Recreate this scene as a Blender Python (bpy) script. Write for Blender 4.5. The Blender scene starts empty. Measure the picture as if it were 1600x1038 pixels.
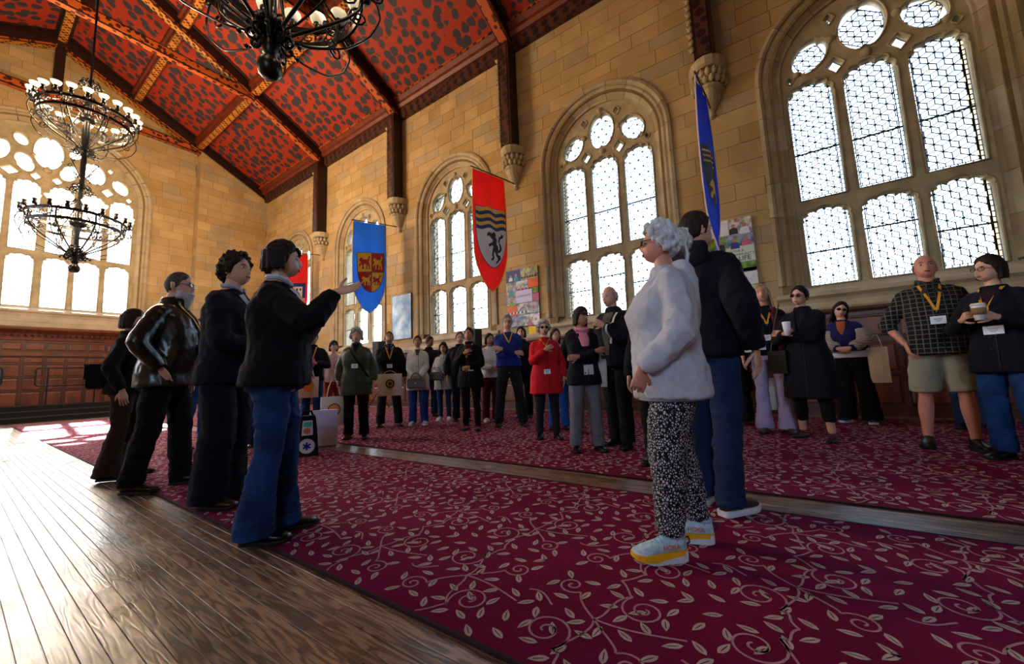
import bpy, bmesh, math, random
import numpy as np
from mathutils import Vector, Matrix, Quaternion, noise
from mathutils.bvhtree import BVHTree
from mathutils.geometry import tessellate_polygon
random.seed(7)
PI = math.pi
SC = bpy.context.scene
COL = SC.collection

# ---------------------------------------------------------------- camera, sky, sun, exposure
cam_d = bpy.data.cameras.new('camera')
cam = bpy.data.objects.new('camera', cam_d)
COL.objects.link(cam)
SC.camera = cam
YAW, PITCH, ROLL, FPX = -0.971352, 0.1111823, -0.0393897, 600.06
_f = Vector((0, math.cos(PITCH), math.sin(PITCH)))
_u = Vector((0, -math.sin(PITCH), math.cos(PITCH)))
_r = Vector((1, 0, 0))
_r2 = math.cos(ROLL) * _r + math.sin(ROLL) * _u
_u2 = -math.sin(ROLL) * _r + math.cos(ROLL) * _u
_m = Matrix((_r2, _u2, -_f)).transposed()
_m = Matrix.Rotation(YAW, 3, 'Z') @ _m
cam.matrix_world = Matrix.Translation((0, 0, 0.84)) @ _m.to_4x4()
cam_d.sensor_width = 36.0
cam_d.lens = FPX / 1600 * 36.0
cam_d.clip_start = 0.05
cam_d.clip_end = 300

world = bpy.data.worlds.new('sky')
SC.world = world
world.use_nodes = True
wn = world.node_tree
wn.nodes.clear()
w_out = wn.nodes.new('ShaderNodeOutputWorld')
w_bg = wn.nodes.new('ShaderNodeBackground')
w_sky = wn.nodes.new('ShaderNodeTexSky')
w_sky.sky_type = 'NISHITA'
w_sky.sun_disc = False
w_sky.sun_elevation = math.radians(41)
w_sky.sun_rotation = math.radians(0)
w_sky.air_density = 1.0
w_sky.dust_density = 2.0
w_sky.ozone_density = 1.0
w_mix = wn.nodes.new('ShaderNodeMixRGB')
w_mix.inputs[0].default_value = 0.5
w_mix.inputs[2].default_value = (0.44, 0.49, 0.57, 1)
wn.links.new(w_sky.outputs[0], w_mix.inputs[1])
wn.links.new(w_mix.outputs[0], w_bg.inputs[0])
wn.links.new(w_bg.outputs[0], w_out.inputs[0])
w_bg.inputs[1].default_value = 2.9
LAMP_A, LAMP_B = 1600.0, 130.0     # watts shared out over each chandelier's lamps

sun_d = bpy.data.lights.new('sun', 'SUN')
sun = bpy.data.objects.new('sun', sun_d)
COL.objects.link(sun)
sun.location = (2, 40, 30)
_sd = Vector((-0.06, -math.cos(math.radians(41)), -math.sin(math.radians(41))))
sun.rotation_euler = _sd.to_track_quat('-Z', 'Y').to_euler()
sun_d.energy = 90.0
sun_d.angle = math.radians(0.6)
sun_d.color = (1.0, 0.93, 0.84)

vs = SC.view_settings
vs.view_transform = 'Standard'
vs.look = 'None'
vs.gamma = 1
vs.exposure = 0.75
vs.use_curve_mapping = False
SC.cycles.use_denoising = True
SC.cycles.max_bounces = 7
SC.cycles.diffuse_bounces = 4
SC.cycles.glossy_bounces = 3
SC.cycles.transparent_max_bounces = 16
SC.cycles.sample_clamp_indirect = 8
SC.cycles.caustics_reflective = False
SC.cycles.caustics_refractive = False

# ---------------------------------------------------------------- room dimensions (metres)
XW, XL = 8.1, -5.3          # window wall, opposite wall
YE, YP, YB = 20.0, 19.55, -9.0   # end wall, corner pier front, back wall
XC = 1.4                    # middle of the hall
ZE, ZR = 9.53, 12.92        # cornice foot, underside of the ridge
SL = (ZR - ZE) / (XW - XC)
WIN_Y = [-1.70, 2.90, 7.52, 12.14, 16.80]
POST_Y = [0.59, 5.21, 9.83, 14.45]

# ---------------------------------------------------------------- helpers
def hx(h):
    h = h.lstrip('#')
    c = [int(h[i:i + 2], 16) / 255 for i in (0, 2, 4)]
    return tuple((v / 12.92 if v <= 0.04045 else ((v + 0.055) / 1.055) ** 2.4) for v in c)

MATS = {}
def mat(name, col, rough=0.7, metal=0.0, var=0.25, scale=6.0, bump=0.0, bscale=60.0, spec=0.4, stretch=(1, 1, 1), col2=None, coat=0.0, emit=None, world=False):
    """procedural surface: a colour broken up by noise, fine relief from a second noise"""
    if name in MATS:
        return MATS[name]
    m = bpy.data.materials.new(name)
    m.use_nodes = True
    nt = m.node_tree
    b = nt.nodes['Principled BSDF']
    if isinstance(col, str):
        col = hx(col)
    if isinstance(col2, str):
        col2 = hx(col2)
    if col2 is None:
        col2 = tuple(c * (1 - var) for c in col)
    tc = nt.nodes.new('ShaderNodeTexCoord')
    mp = nt.nodes.new('ShaderNodeMapping')
    mp.inputs['Scale'].default_value = stretch
    if world:
        geo = nt.nodes.new('ShaderNodeNewGeometry')
        nt.links.new(geo.outputs['Position'], mp.inputs[0])
    else:
        nt.links.new(tc.outputs['Object'], mp.inputs[0])
    nz = nt.nodes.new('ShaderNodeTexNoise')
    nz.inputs['Scale'].default_value = scale
    nz.inputs['Detail'].default_value = 4
    nt.links.new(mp.outputs[0], nz.inputs['Vector'])
    rp = nt.nodes.new('ShaderNodeValToRGB')
    rp.color_ramp.elements[0].position = 0.35
    rp.color_ramp.elements[1].position = 0.65
    rp.color_ramp.elements[0].color = (*col2, 1)
    rp.color_ramp.elements[1].color = (*col, 1)
    nt.links.new(nz.outputs[0], rp.inputs[0])
    nt.links.new(rp.outputs[0], b.inputs['Base Color'])
    b.inputs['Roughness'].default_value = rough
    b.inputs['Metallic'].default_value = metal
    b.inputs['Specular IOR Level'].default_value = spec
    b.inputs['Coat Weight'].default_value = coat
    if bump > 0:
        n2 = nt.nodes.new('ShaderNodeTexNoise')
        n2.inputs['Scale'].default_value = bscale
        n2.inputs['Detail'].default_value = 3
        nt.links.new(mp.outputs[0], n2.inputs['Vector'])
        bp = nt.nodes.new('ShaderNodeBump')
        bp.inputs['Strength'].default_value = bump
        bp.inputs['Distance'].default_value = 0.01
        nt.links.new(n2.outputs[0], bp.inputs['Height'])
        nt.links.new(bp.outputs[0], b.inputs['Normal'])
    if emit:
        b.inputs['Emission Color'].default_value = (*emit[0], 1)
        b.inputs['Emission Strength'].default_value = emit[1]
    MATS[name] = m
    return m

def nodes_of(name, rough=0.6, spec=0.4):
    m = bpy.data.materials.new(name)
    m.use_nodes = True
    MATS[name] = m
    b = m.node_tree.nodes['Principled BSDF']
    b.inputs['Roughness'].default_value = rough
    b.inputs['Specular IOR Level'].default_value = spec
    return m, m.node_tree, b

class MB:
    """collects plain geometry for one mesh"""
    def __init__(s):
        s.v, s.f, s.m = [], [], []
    def add(s, vs, fs, mi=0):
        o = len(s.v)
        s.v.extend([tuple(p) for p in vs])
        s.f.extend([tuple(i + o for i in f) for f in fs])
        s.m.extend([mi] * len(fs))
    def box(s, x0, x1, y0, y1, z0, z1, mi=0):
        vs = [(x, y, z) for z in (z0, z1) for y in (y0, y1) for x in (x0, x1)]
        s.add(vs, [(0, 2, 3, 1), (4, 5, 7, 6), (0, 1, 5, 4), (2, 6, 7, 3), (0, 4, 6, 2), (1, 3, 7, 5)], mi)
    def loft(s, rings, mi=0, cap=True, closed=True):
        n = len(rings[0])
        vs = [p for r in rings for p in r]
        fs = []
        for i in range(len(rings) - 1):
            for j in range(n if closed else n - 1):
                k = (j + 1) % n
                fs.append((i * n + j, i * n + k, (i + 1) * n + k, (i + 1) * n + j))
        if cap and closed:
            fs.append(tuple(range(n - 1, -1, -1)))
            fs.append(tuple((len(rings) - 1) * n + j for j in range(n)))
        s.add(vs, fs, mi)
    def tube(s, pts, rad, seg=8, mi=0, flat=1.0, up=None):
        pts = [Vector(p) for p in pts]
        n = len(pts)
        if not hasattr(rad, '__len__'):
            rad = [rad] * n
        rings = []
        prev = None
        for i, p in enumerate(pts):
            t = (pts[min(i + 1, n - 1)] - pts[max(i - 1, 0)])
            if t.length < 1e-9:
                t = Vector((0, 0, 1))
            t.normalize()
            if prev is None:
                a = Vector(up) if up is not None else (Vector((0, 0, 1)) if abs(t.z) < 0.9 else Vector((1, 0, 0)))
            else:
                a = prev
            a = a - t * a.dot(t)
            if a.length < 1e-6:
                a = t.orthogonal()
            a.normalize()
            prev = a
            b = t.cross(a)
            rings.append([p + (a * math.cos(q) * flat + b * math.sin(q)) * rad[i] for q in [2 * PI * k / seg for k in range(seg)]])
        s.loft(rings, mi)
    def lathe(s, prof, seg=20, c=(0, 0, 0), mi=0, cap=False):
        rings = [[(c[0] + r * math.cos(2 * PI * k / seg), c[1] + r * math.sin(2 * PI * k / seg), c[2] + z) for k in range(seg)] for r, z in prof]
        s.loft(rings, mi, cap=cap)
    def ell(s, c, r, seg=12, rings=8, mi=0, M=None):
        vs, fs = [], []
        for i in range(rings + 1):
            th = PI * i / rings
            for j in range(seg):
                ph = 2 * PI * j / seg
                d = Vector((r[0] * math.sin(th) * math.cos(ph), r[1] * math.sin(th) * math.sin(ph), r[2] * math.cos(th)))
                if M:
                    d = M @ d
                vs.append((c[0] + d[0], c[1] + d[1], c[2] + d[2]))
        for i in range(rings):
            for j in range(seg):
                k = (j + 1) % seg
                fs.append((i * seg + j, (i + 1) * seg + j, (i + 1) * seg + k, i * seg + k))
        s.add(vs, fs, mi)
    def prism(s, poly, fn, w0, w1, mi=0):
        """poly in (u,v), fn maps (u,v,w) to space"""
        n = len(poly)
        vs = [fn(u, v, w0) for u, v in poly] + [fn(u, v, w1) for u, v in poly]
        fs = [tuple(range(n)), tuple(range(2 * n - 1, n - 1, -1))]
        fs += [(i, (i + 1) % n, n + (i + 1) % n, n + i) for i in range(n)]
        s.add(vs, fs, mi)
    def mesh(s, name, mats, smooth=False, fix=False):
        me = bpy.data.meshes.new(name)
        me.from_pydata(s.v, [], s.f)
        for m in (mats if isinstance(mats, (list, tuple)) else [mats]):
            me.materials.append(m)
        if any(s.m):
            me.polygons.foreach_set('material_index', s.m)
        if smooth:
            me.polygons.foreach_set('use_smooth', [True] * len(me.polygons))
        if fix:
            bm = bmesh.new(); bm.from_mesh(me)
            bmesh.ops.recalc_face_normals(bm, faces=bm.faces)
            bm.to_mesh(me); bm.free()
        me.update()
        return me
    def obj(s, name, mats, parent=None, smooth=False, fix=True, loc=None, rot=None):
        return put(name, s.mesh(name, mats, smooth, fix), parent, loc, rot)

def put(name, me, parent=None, loc=None, rot=None):
    o = bpy.data.objects.new(name, me)
    COL.objects.link(o)
    if parent is not None:
        o.parent = parent
    if loc is not None:
        o.location = loc
    if rot is not None:
        o.rotation_euler = rot
    return o

def tag(o, label=None, cat=None, group=None, kind=None):
    if label: o['label'] = label
    if cat: o['category'] = cat
    if group: o['group'] = group
    if kind: o['kind'] = kind
    return o

def empty(name, label=None, cat=None, group=None, loc=(0, 0, 0), rz=0.0, kind=None):
    o = bpy.data.objects.new(name, None)
    COL.objects.link(o)
    o.location = loc
    o.rotation_euler = (0, 0, rz)
    o.empty_display_size = 0.1
    return tag(o, label, cat, group, kind)

# scratch scene for applying modifiers quickly
WORK = bpy.data.scenes.new('work')
def bake(me, mods):
    o = bpy.data.objects.new('tmp', me)
    WORK.collection.objects.link(o)
    for t, kw in mods:
        md = o.modifiers.new('m', t)
        for k, v in kw.items():
            setattr(md, k, v)
    vl = WORK.view_layers[0]
    vl.update()
    dg = vl.depsgraph
    r = bpy.data.meshes.new_from_object(o.evaluated_get(dg))
    bpy.data.objects.remove(o)
    return r

def plate(name, outer, holes, depth, bevel, mats, fn):
    """a flat stone plate with real openings; (u,v,w) placed by fn; thickness runs w = -depth/2 .. depth/2"""
    cu = bpy.data.curves.new(name, 'CURVE')
    cu.dimensions = '2D'
    cu.fill_mode = 'BOTH'
    cu.extrude = depth / 2 - bevel
    cu.bevel_depth = bevel
    cu.bevel_resolution = 1
    cu.offset = -bevel
    for poly in [outer] + holes:
        sp = cu.splines.new('POLY')
        sp.points.add(len(poly) - 1)
        for i, (u, v) in enumerate(poly):
            sp.points[i].co = (u, v, 0, 1)
        sp.use_cyclic_u = True
    o = bpy.data.objects.new('tmp', cu)
    WORK.collection.objects.link(o)
    vl = WORK.view_layers[0]
    vl.update()
    me = bpy.data.meshes.new_from_object(o.evaluated_get(vl.depsgraph))
    bpy.data.objects.remove(o)
    co = np.empty(len(me.vertices) * 3)
    me.vertices.foreach_get('co', co)
    co = co.reshape(-1, 3)
    out = np.array([fn(*c) for c in co])
    me.vertices.foreach_set('co', out.ravel())
    bm = bmesh.new(); bm.from_mesh(me)
    bmesh.ops.remove_doubles(bm, verts=bm.verts, dist=1e-5)
    bmesh.ops.recalc_face_normals(bm, faces=bm.faces)
    bm.to_mesh(me); bm.free()
    me.materials.clear()
    me.materials.append(mats)
    me.name = name
    me.update()
    return me

def clip_convex(poly, clip):
    """Sutherland-Hodgman; clip counter-clockwise"""
    out = poly
    n = len(clip)
    for i in range(n):
        a, b = clip[i], clip[(i + 1) % n]
        inp, out = out, []
        if not inp:
            return []
        def side(p):
            return (b[0] - a[0]) * (p[1] - a[1]) - (b[1] - a[1]) * (p[0] - a[0])
        for j in range(len(inp)):
            p, q = inp[j], inp[(j + 1) % len(inp)]
            sp, sq = side(p), side(q)
            if sp >= 0:
                out.append(p)
            if (sp > 0 and sq < 0) or (sp < 0 and sq > 0):
                t = sp / (sp - sq)
                out.append((p[0] + (q[0] - p[0]) * t, p[1] + (q[1] - p[1]) * t))
    return out

def area2(p):
    return abs(sum(p[i][0] * p[(i + 1) % len(p)][1] - p[(i + 1) % len(p)][0] * p[i][1] for i in range(len(p)))) / 2
def smooth_path(pts, n=5):
    """Catmull-Rom through joints"""
    P = [Vector(p) for p in pts]
    out = []
    for i in range(len(P) - 1):
        p0 = P[max(i - 1, 0)]; p1 = P[i]; p2 = P[i + 1]; p3 = P[min(i + 2, len(P) - 1)]
        for k in range(n):
            t = k / n
            a = 0.5 * ((2 * p1) + (p2 - p0) * t + (2 * p0 - 5 * p1 + 4 * p2 - p3) * t * t + (-p0 + 3 * p1 - 3 * p2 + p3) * t ** 3)
            b = p1.lerp(p2, t)
            out.append(a.lerp(b, 0.5))
    out.append(P[-1])
    return out
# ---------------------------------------------------------------- materials of the setting
STONES = [mat('limestone_%s' % n, c, rough=0.85, var=0.22, scale=1.3, bump=0.35, bscale=45, world=True)
          for n, c in (('tan', '#b09468'), ('sand', '#b79c6e'), ('ochre', '#aa8c5a'), ('grey', '#a59274'))]
M_mortar = mat('mortar', '#7d6a48', rough=0.95, bump=0.3, world=True)
M_trac = mat('carved_limestone', '#ac9f80', rough=0.8, var=0.3, scale=4, bump=0.25, bscale=40, world=True)
M_arch = mat('dressed_limestone', '#b0a286', rough=0.8, var=0.25, scale=3, bump=0.2, bscale=40, world=True)
M_dark_wood = mat('dark_truss_wood', '#2a100a', rough=0.5, var=0.5, scale=5, bump=0.2, stretch=(1, 1, 1))
M_red_wood = mat('red_brown_beam_wood', '#6b2a12', rough=0.5, var=0.45, scale=4, bump=0.2)
M_pane_wood = mat('oak_panelling', '#6a3720', rough=0.38, var=0.5, scale=5, bump=0.15, stretch=(1, 1, .25), spec=0.5)
M_pane_dark = mat('dark_oak_rail', '#4a2415', rough=0.4, var=0.45, scale=5, bump=0.15, spec=0.5)
M_black = mat('black_iron', '#0d0e12', rough=0.32, metal=0.6, var=0.2, spec=0.6)
M_lead = mat('lead_came', '#1b1c20', rough=0.5, metal=0.2)
M_stage = mat('stage_black_carpet', '#14100e', rough=0.9, bump=0.3)

def glass_mat():
    m, nt, b = nodes_of('window_glass', 0.08)
    nt.nodes.remove(b)
    out = nt.nodes['Material Output']
    tr = nt.nodes.new('ShaderNodeBsdfTransparent')
    tr.inputs[0].default_value = (0.93, 0.94, 0.92, 1)
    gl = nt.nodes.new('ShaderNodeBsdfGlossy')
    gl.inputs['Roughness'].default_value = 0.08
    nz = nt.nodes.new('ShaderNodeTexNoise'); nz.inputs['Scale'].default_value = 9
    bp = nt.nodes.new('ShaderNodeBump'); bp.inputs['Strength'].default_value = 0.1
    nt.links.new(nz.outputs[0], bp.inputs['Height']); nt.links.new(bp.outputs[0], gl.inputs['Normal'])
    mx = nt.nodes.new('ShaderNodeMixShader'); mx.inputs[0].default_value = 0.06
    nt.links.new(tr.outputs[0], mx.inputs[1]); nt.links.new(gl.outputs[0], mx.inputs[2])
    nt.links.new(mx.outputs[0], out.inputs[0])
    return m
M_glass = glass_mat()

def roof_mat():
    m, nt, b = nodes_of('painted_roof_boards', 0.65, 0.3)
    geo = nt.nodes.new('ShaderNodeTexCoord')
    vo = nt.nodes.new('ShaderNodeTexVoronoi'); vo.feature = 'F1'; vo.inputs['Scale'].default_value = 3.9
    vo.inputs['Randomness'].default_value = 0.62
    nz = nt.nodes.new('ShaderNodeTexNoise'); nz.inputs['Scale'].default_value = 5
    mx = nt.nodes.new('ShaderNodeMixRGB'); mx.inputs[0].default_value = 0.10
    nt.links.new(geo.outputs['Object'], mx.inputs[1]); nt.links.new(nz.outputs['Color'], mx.inputs[2])
    nt.links.new(geo.outputs['Object'], nz.inputs['Vector'])
    nt.links.new(mx.outputs[0], vo.inputs['Vector'])
    rp = nt.nodes.new('ShaderNodeValToRGB')
    e = rp.color_ramp.elements
    e[0].position = 0.44; e[0].color = (*hx('#2b2a32'), 1)
    e[1].position = 0.475; e[1].color = (*hx('#8c280d'), 1)
    nt.links.new(vo.outputs['Distance'], rp.inputs[0])
    nt.links.new(rp.outputs[0], b.inputs['Base Color'])
    return m
M_roof = roof_mat()

def lattice_mat(name, gold, dark, scale, th=0.16, rnd=0.0):
    m, nt, b = nodes_of(name, 0.5, 0.4)
    tc = nt.nodes.new('ShaderNodeTexCoord')
    vo = nt.nodes.new('ShaderNodeTexVoronoi'); vo.feature = 'F1'; vo.inputs['Scale'].default_value = scale
    vo.inputs['Randomness'].default_value = rnd
    mp = nt.nodes.new('ShaderNodeMapping'); mp.inputs['Rotation'].default_value = (0.3, 0.2, 0.785)
    nt.links.new(tc.outputs['Object'], mp.inputs[0]); nt.links.new(mp.outputs[0], vo.inputs['Vector'])
    rp = nt.nodes.new('ShaderNodeValToRGB')
    e = rp.color_ramp.elements
    e[0].position = th; e[0].color = (*hx(dark), 1)
    e[1].position = th + 0.06; e[1].color = (*hx(gold), 1)
    nt.links.new(vo.outputs['Distance'], rp.inputs[0])
    nt.links.new(rp.outputs[0], b.inputs['Base Color'])
    return m
M_gold = lattice_mat('gilt_lattice_band', '#b5772a', '#3a160c', 9, 0.4)
M_gold2 = lattice_mat('orange_scroll_band', '#a8501c', '#34120c', 7, 0.38, 0.8)
M_frieze = lattice_mat('dark_cross_frieze', '#4a2a20', '#1d1016', 5, 0.42)

def wood_floor():
    m, nt, b = nodes_of('worn_oak_floor', 0.3, 0.55)
    geo = nt.nodes.new('ShaderNodeNewGeometry')
    oi = nt.nodes.new('ShaderNodeObjectInfo')
    ad = nt.nodes.new('ShaderNodeVectorMath'); ad.operation = 'ADD'
    mul = nt.nodes.new('ShaderNodeVectorMath'); mul.operation = 'SCALE'; mul.inputs['Scale'].default_value = 37.0
    cb = nt.nodes.new('ShaderNodeCombineXYZ')
    for i in range(3): nt.links.new(oi.outputs['Random'], cb.inputs[i])
    nt.links.new(cb.outputs[0], mul.inputs[0])
    nt.links.new(geo.outputs['Position'], ad.inputs[0]); nt.links.new(mul.outputs[0], ad.inputs[1])
    mp = nt.nodes.new('ShaderNodeMapping'); mp.inputs['Scale'].default_value = (20, 2.0, 3)
    nt.links.new(ad.outputs[0], mp.inputs[0])
    nz = nt.nodes.new('ShaderNodeTexNoise'); nz.inputs['Scale'].default_value = 1.0; nz.inputs['Detail'].default_value = 2; nz.inputs['Distortion'].default_value = 0.0
    nt.links.new(mp.outputs[0], nz.inputs['Vector'])
    # rings: sine of the noise gives the cathedral grain
    mm = nt.nodes.new('ShaderNodeMath'); mm.operation = 'MULTIPLY'; mm.inputs[1].default_value = 48
    sn = nt.nodes.new('ShaderNodeMath'); sn.operation = 'SINE'
    nt.links.new(nz.outputs[0], mm.inputs[0]); nt.links.new(mm.outputs[0], sn.inputs[0])
    rp = nt.nodes.new('ShaderNodeValToRGB')
    e = rp.color_ramp.elements
    e[0].position = 0.1; e[0].color = (*hx('#4a3627'), 1)
    e[1].position = 0.9; e[1].color = (*hx('#8a6c50'), 1)
    ma = nt.nodes.new('ShaderNodeMath'); ma.operation = 'MULTIPLY_ADD'; ma.inputs[1].default_value = 0.5; ma.inputs[2].default_value = 0.5
    nt.links.new(sn.outputs[0], ma.inputs[0]); nt.links.new(ma.outputs[0], rp.inputs[0])
    # board to board tone
    hs = nt.nodes.new('ShaderNodeHueSaturation')
    mr = nt.nodes.new('ShaderNodeMapRange'); mr.inputs['To Min'].default_value = 0.6; mr.inputs['To Max'].default_value = 1.25
    nt.links.new(oi.outputs['Random'], mr.inputs[0]); nt.links.new(mr.outputs[0], hs.inputs['Value'])
    nt.links.new(rp.outputs[0], hs.inputs['Color'])
    nt.links.new(hs.outputs[0], b.inputs['Base Color'])
    # worn varnish
    n2 = nt.nodes.new('ShaderNodeTexNoise'); n2.inputs['Scale'].default_value = 3.0; n2.inputs['Detail'].default_value = 5
    nt.links.new(geo.outputs['Position'], n2.inputs['Vector'])
    r2 = nt.nodes.new('ShaderNodeMapRange'); r2.inputs['From Min'].default_value = 0.3; r2.inputs['From Max'].default_value = 0.7
    r2.inputs['To Min'].default_value = 0.26; r2.inputs['To Max'].default_value = 0.46
    nt.links.new(n2.outputs[0], r2.inputs[0]); nt.links.new(r2.outputs[0], b.inputs['Roughness'])
    bp = nt.nodes.new('ShaderNodeBump'); bp.inputs['Strength'].default_value = 0.22; bp.inputs['Distance'].default_value = 0.0012
    nt.links.new(ma.outputs[0], bp.inputs['Height']); nt.links.new(bp.outputs[0], b.inputs['Normal'])
    return m
M_floor = wood_floor()
M_carpet = mat('burgundy_carpet_pile', '#720e3a', rough=0.95, var=0.2, scale=3, bump=0.5, bscale=300, spec=0.1)
M_leaf = mat('cream_carpet_pile', '#b9a9a2', rough=0.95, var=0.2, scale=40, bump=0.4, bscale=300, spec=0.1)
M_vine = mat('rose_carpet_pile', '#b08490', rough=0.95, var=0.2, scale=40, spec=0.1)
# ================================================================ windows
def arch_pts(hw, spring, rise, sill, n=28):
    """outline from bottom right round the arch to bottom left"""
    p = [(hw, sill)]
    for i in range(n + 1):
        t = PI * i / n
        p.append((hw * math.cos(t), spring + rise * math.sin(t)))
    p.append((-hw, sill))
    return p
def light(u0, u1, v0, vs, vt, n=40):
    uc, hw, h = (u0 + u1) / 2, (u1 - u0) / 2, vt - vs
    p = [(u0, v0), (u1, v0)]
    for i in range(n + 1):
        t = PI * i / n
        k = 0.84 + 0.16 * abs(math.sin(5 * t)) ** 0.6
        sx = abs(math.cos(t)) ** 0.8 * (1 if math.cos(t) > 0 else -1)
        p.append((uc + hw * sx * (1 if i in (0, n) else k), vs + h * math.sin(t) ** 0.8 * k))
    return p
def oval(cu, cv, a, b, tilt=0, cusps=(), n=32):
    p = []
    for i in range(n):
        t = 2 * PI * i / n
        k = 1.0
        for c in cusps:
            d = (t - c + PI) % (2 * PI) - PI
            k -= 0.16 * math.exp(-(d / 0.16) ** 2)
        x, y = a * math.cos(t) * k, b * math.sin(t) * k
        p.append((cu + x * math.cos(tilt) - y * math.sin(tilt), cv + x * math.sin(tilt) + y * math.cos(tilt)))
    return p
def diamond(cu, cv, a, b):
    p = []
    for i in range(16):
        t = 2 * PI * i / 16
        k = 1 / (abs(math.cos(t)) + abs(math.sin(t))) ** 1.2
        p.append((cu + a * math.cos(t) * k, cv + b * math.sin(t) * k))
    return p

def bar(mb, p, q, w, fn, w0, w1):
    dx, dy = q[0] - p[0], q[1] - p[1]
    L = math.hypot(dx, dy)
    if L < 1e-4: return
    nx, ny = -dy / L * w / 2, dx / L * w / 2
    mb.prism([(p[0] + nx, p[1] + ny), (q[0] + nx, q[1] + ny), (q[0] - nx, q[1] - ny), (p[0] - nx, p[1] - ny)], fn, w0, w1)

def leaded(root, region, fn, wg, edge, single_panes, detail, border=0.045, saddle=()):
    """rhombic lattice of panes inside a convex region; returns a list of pane polygons"""
    us = [p[0] for p in region]; vsv = [p[1] for p in region]
    u0, u1, v0, v1 = min(us), max(us), min(vsv), max(vsv)
    panes = []
    s = edge
    # tumbling-block lattice: three rhombi around every node
    dx, dy = s * math.sqrt(3), 1.5 * s
    nx, ny = int((u1 - u0) / dx) + 3, int((v1 - v0) / dy) + 3
    dirs = [(math.cos(PI / 2 + k * 2 * PI / 3) * s, math.sin(PI / 2 + k * 2 * PI / 3) * s) for k in range(3)]
    uc, vc = (u0 + u1) / 2, v0
    for j in range(-1, ny):
        for i in range(-nx, nx):
            cx = uc + (i + 0.5 * (j % 2)) * dx; cy = vc + j * dy
            for k in range(3):
                a, b2 = dirs[k], dirs[(k + 1) % 3]
                poly = [(cx, cy), (cx + a[0], cy + a[1]), (cx + a[0] + b2[0], cy + a[1] + b2[1]), (cx + b2[0], cy + b2[1])]
                c = clip_convex(poly, region)
                if len(c) >= 3 and area2(c) > 2e-5:
                    panes.append(c)
    return panes

def inset(poly, d):
    cx = sum(p[0] for p in poly) / len(poly); cy = sum(p[1] for p in poly) / len(poly)
    out = []
    for x, y in poly:
        L = math.hypot(x - cx, y - cy)
        k = max(0.1, (L - d) / L)
        out.append((cx + (x - cx) * k, cy + (y - cy) * k))
    return out

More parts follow.
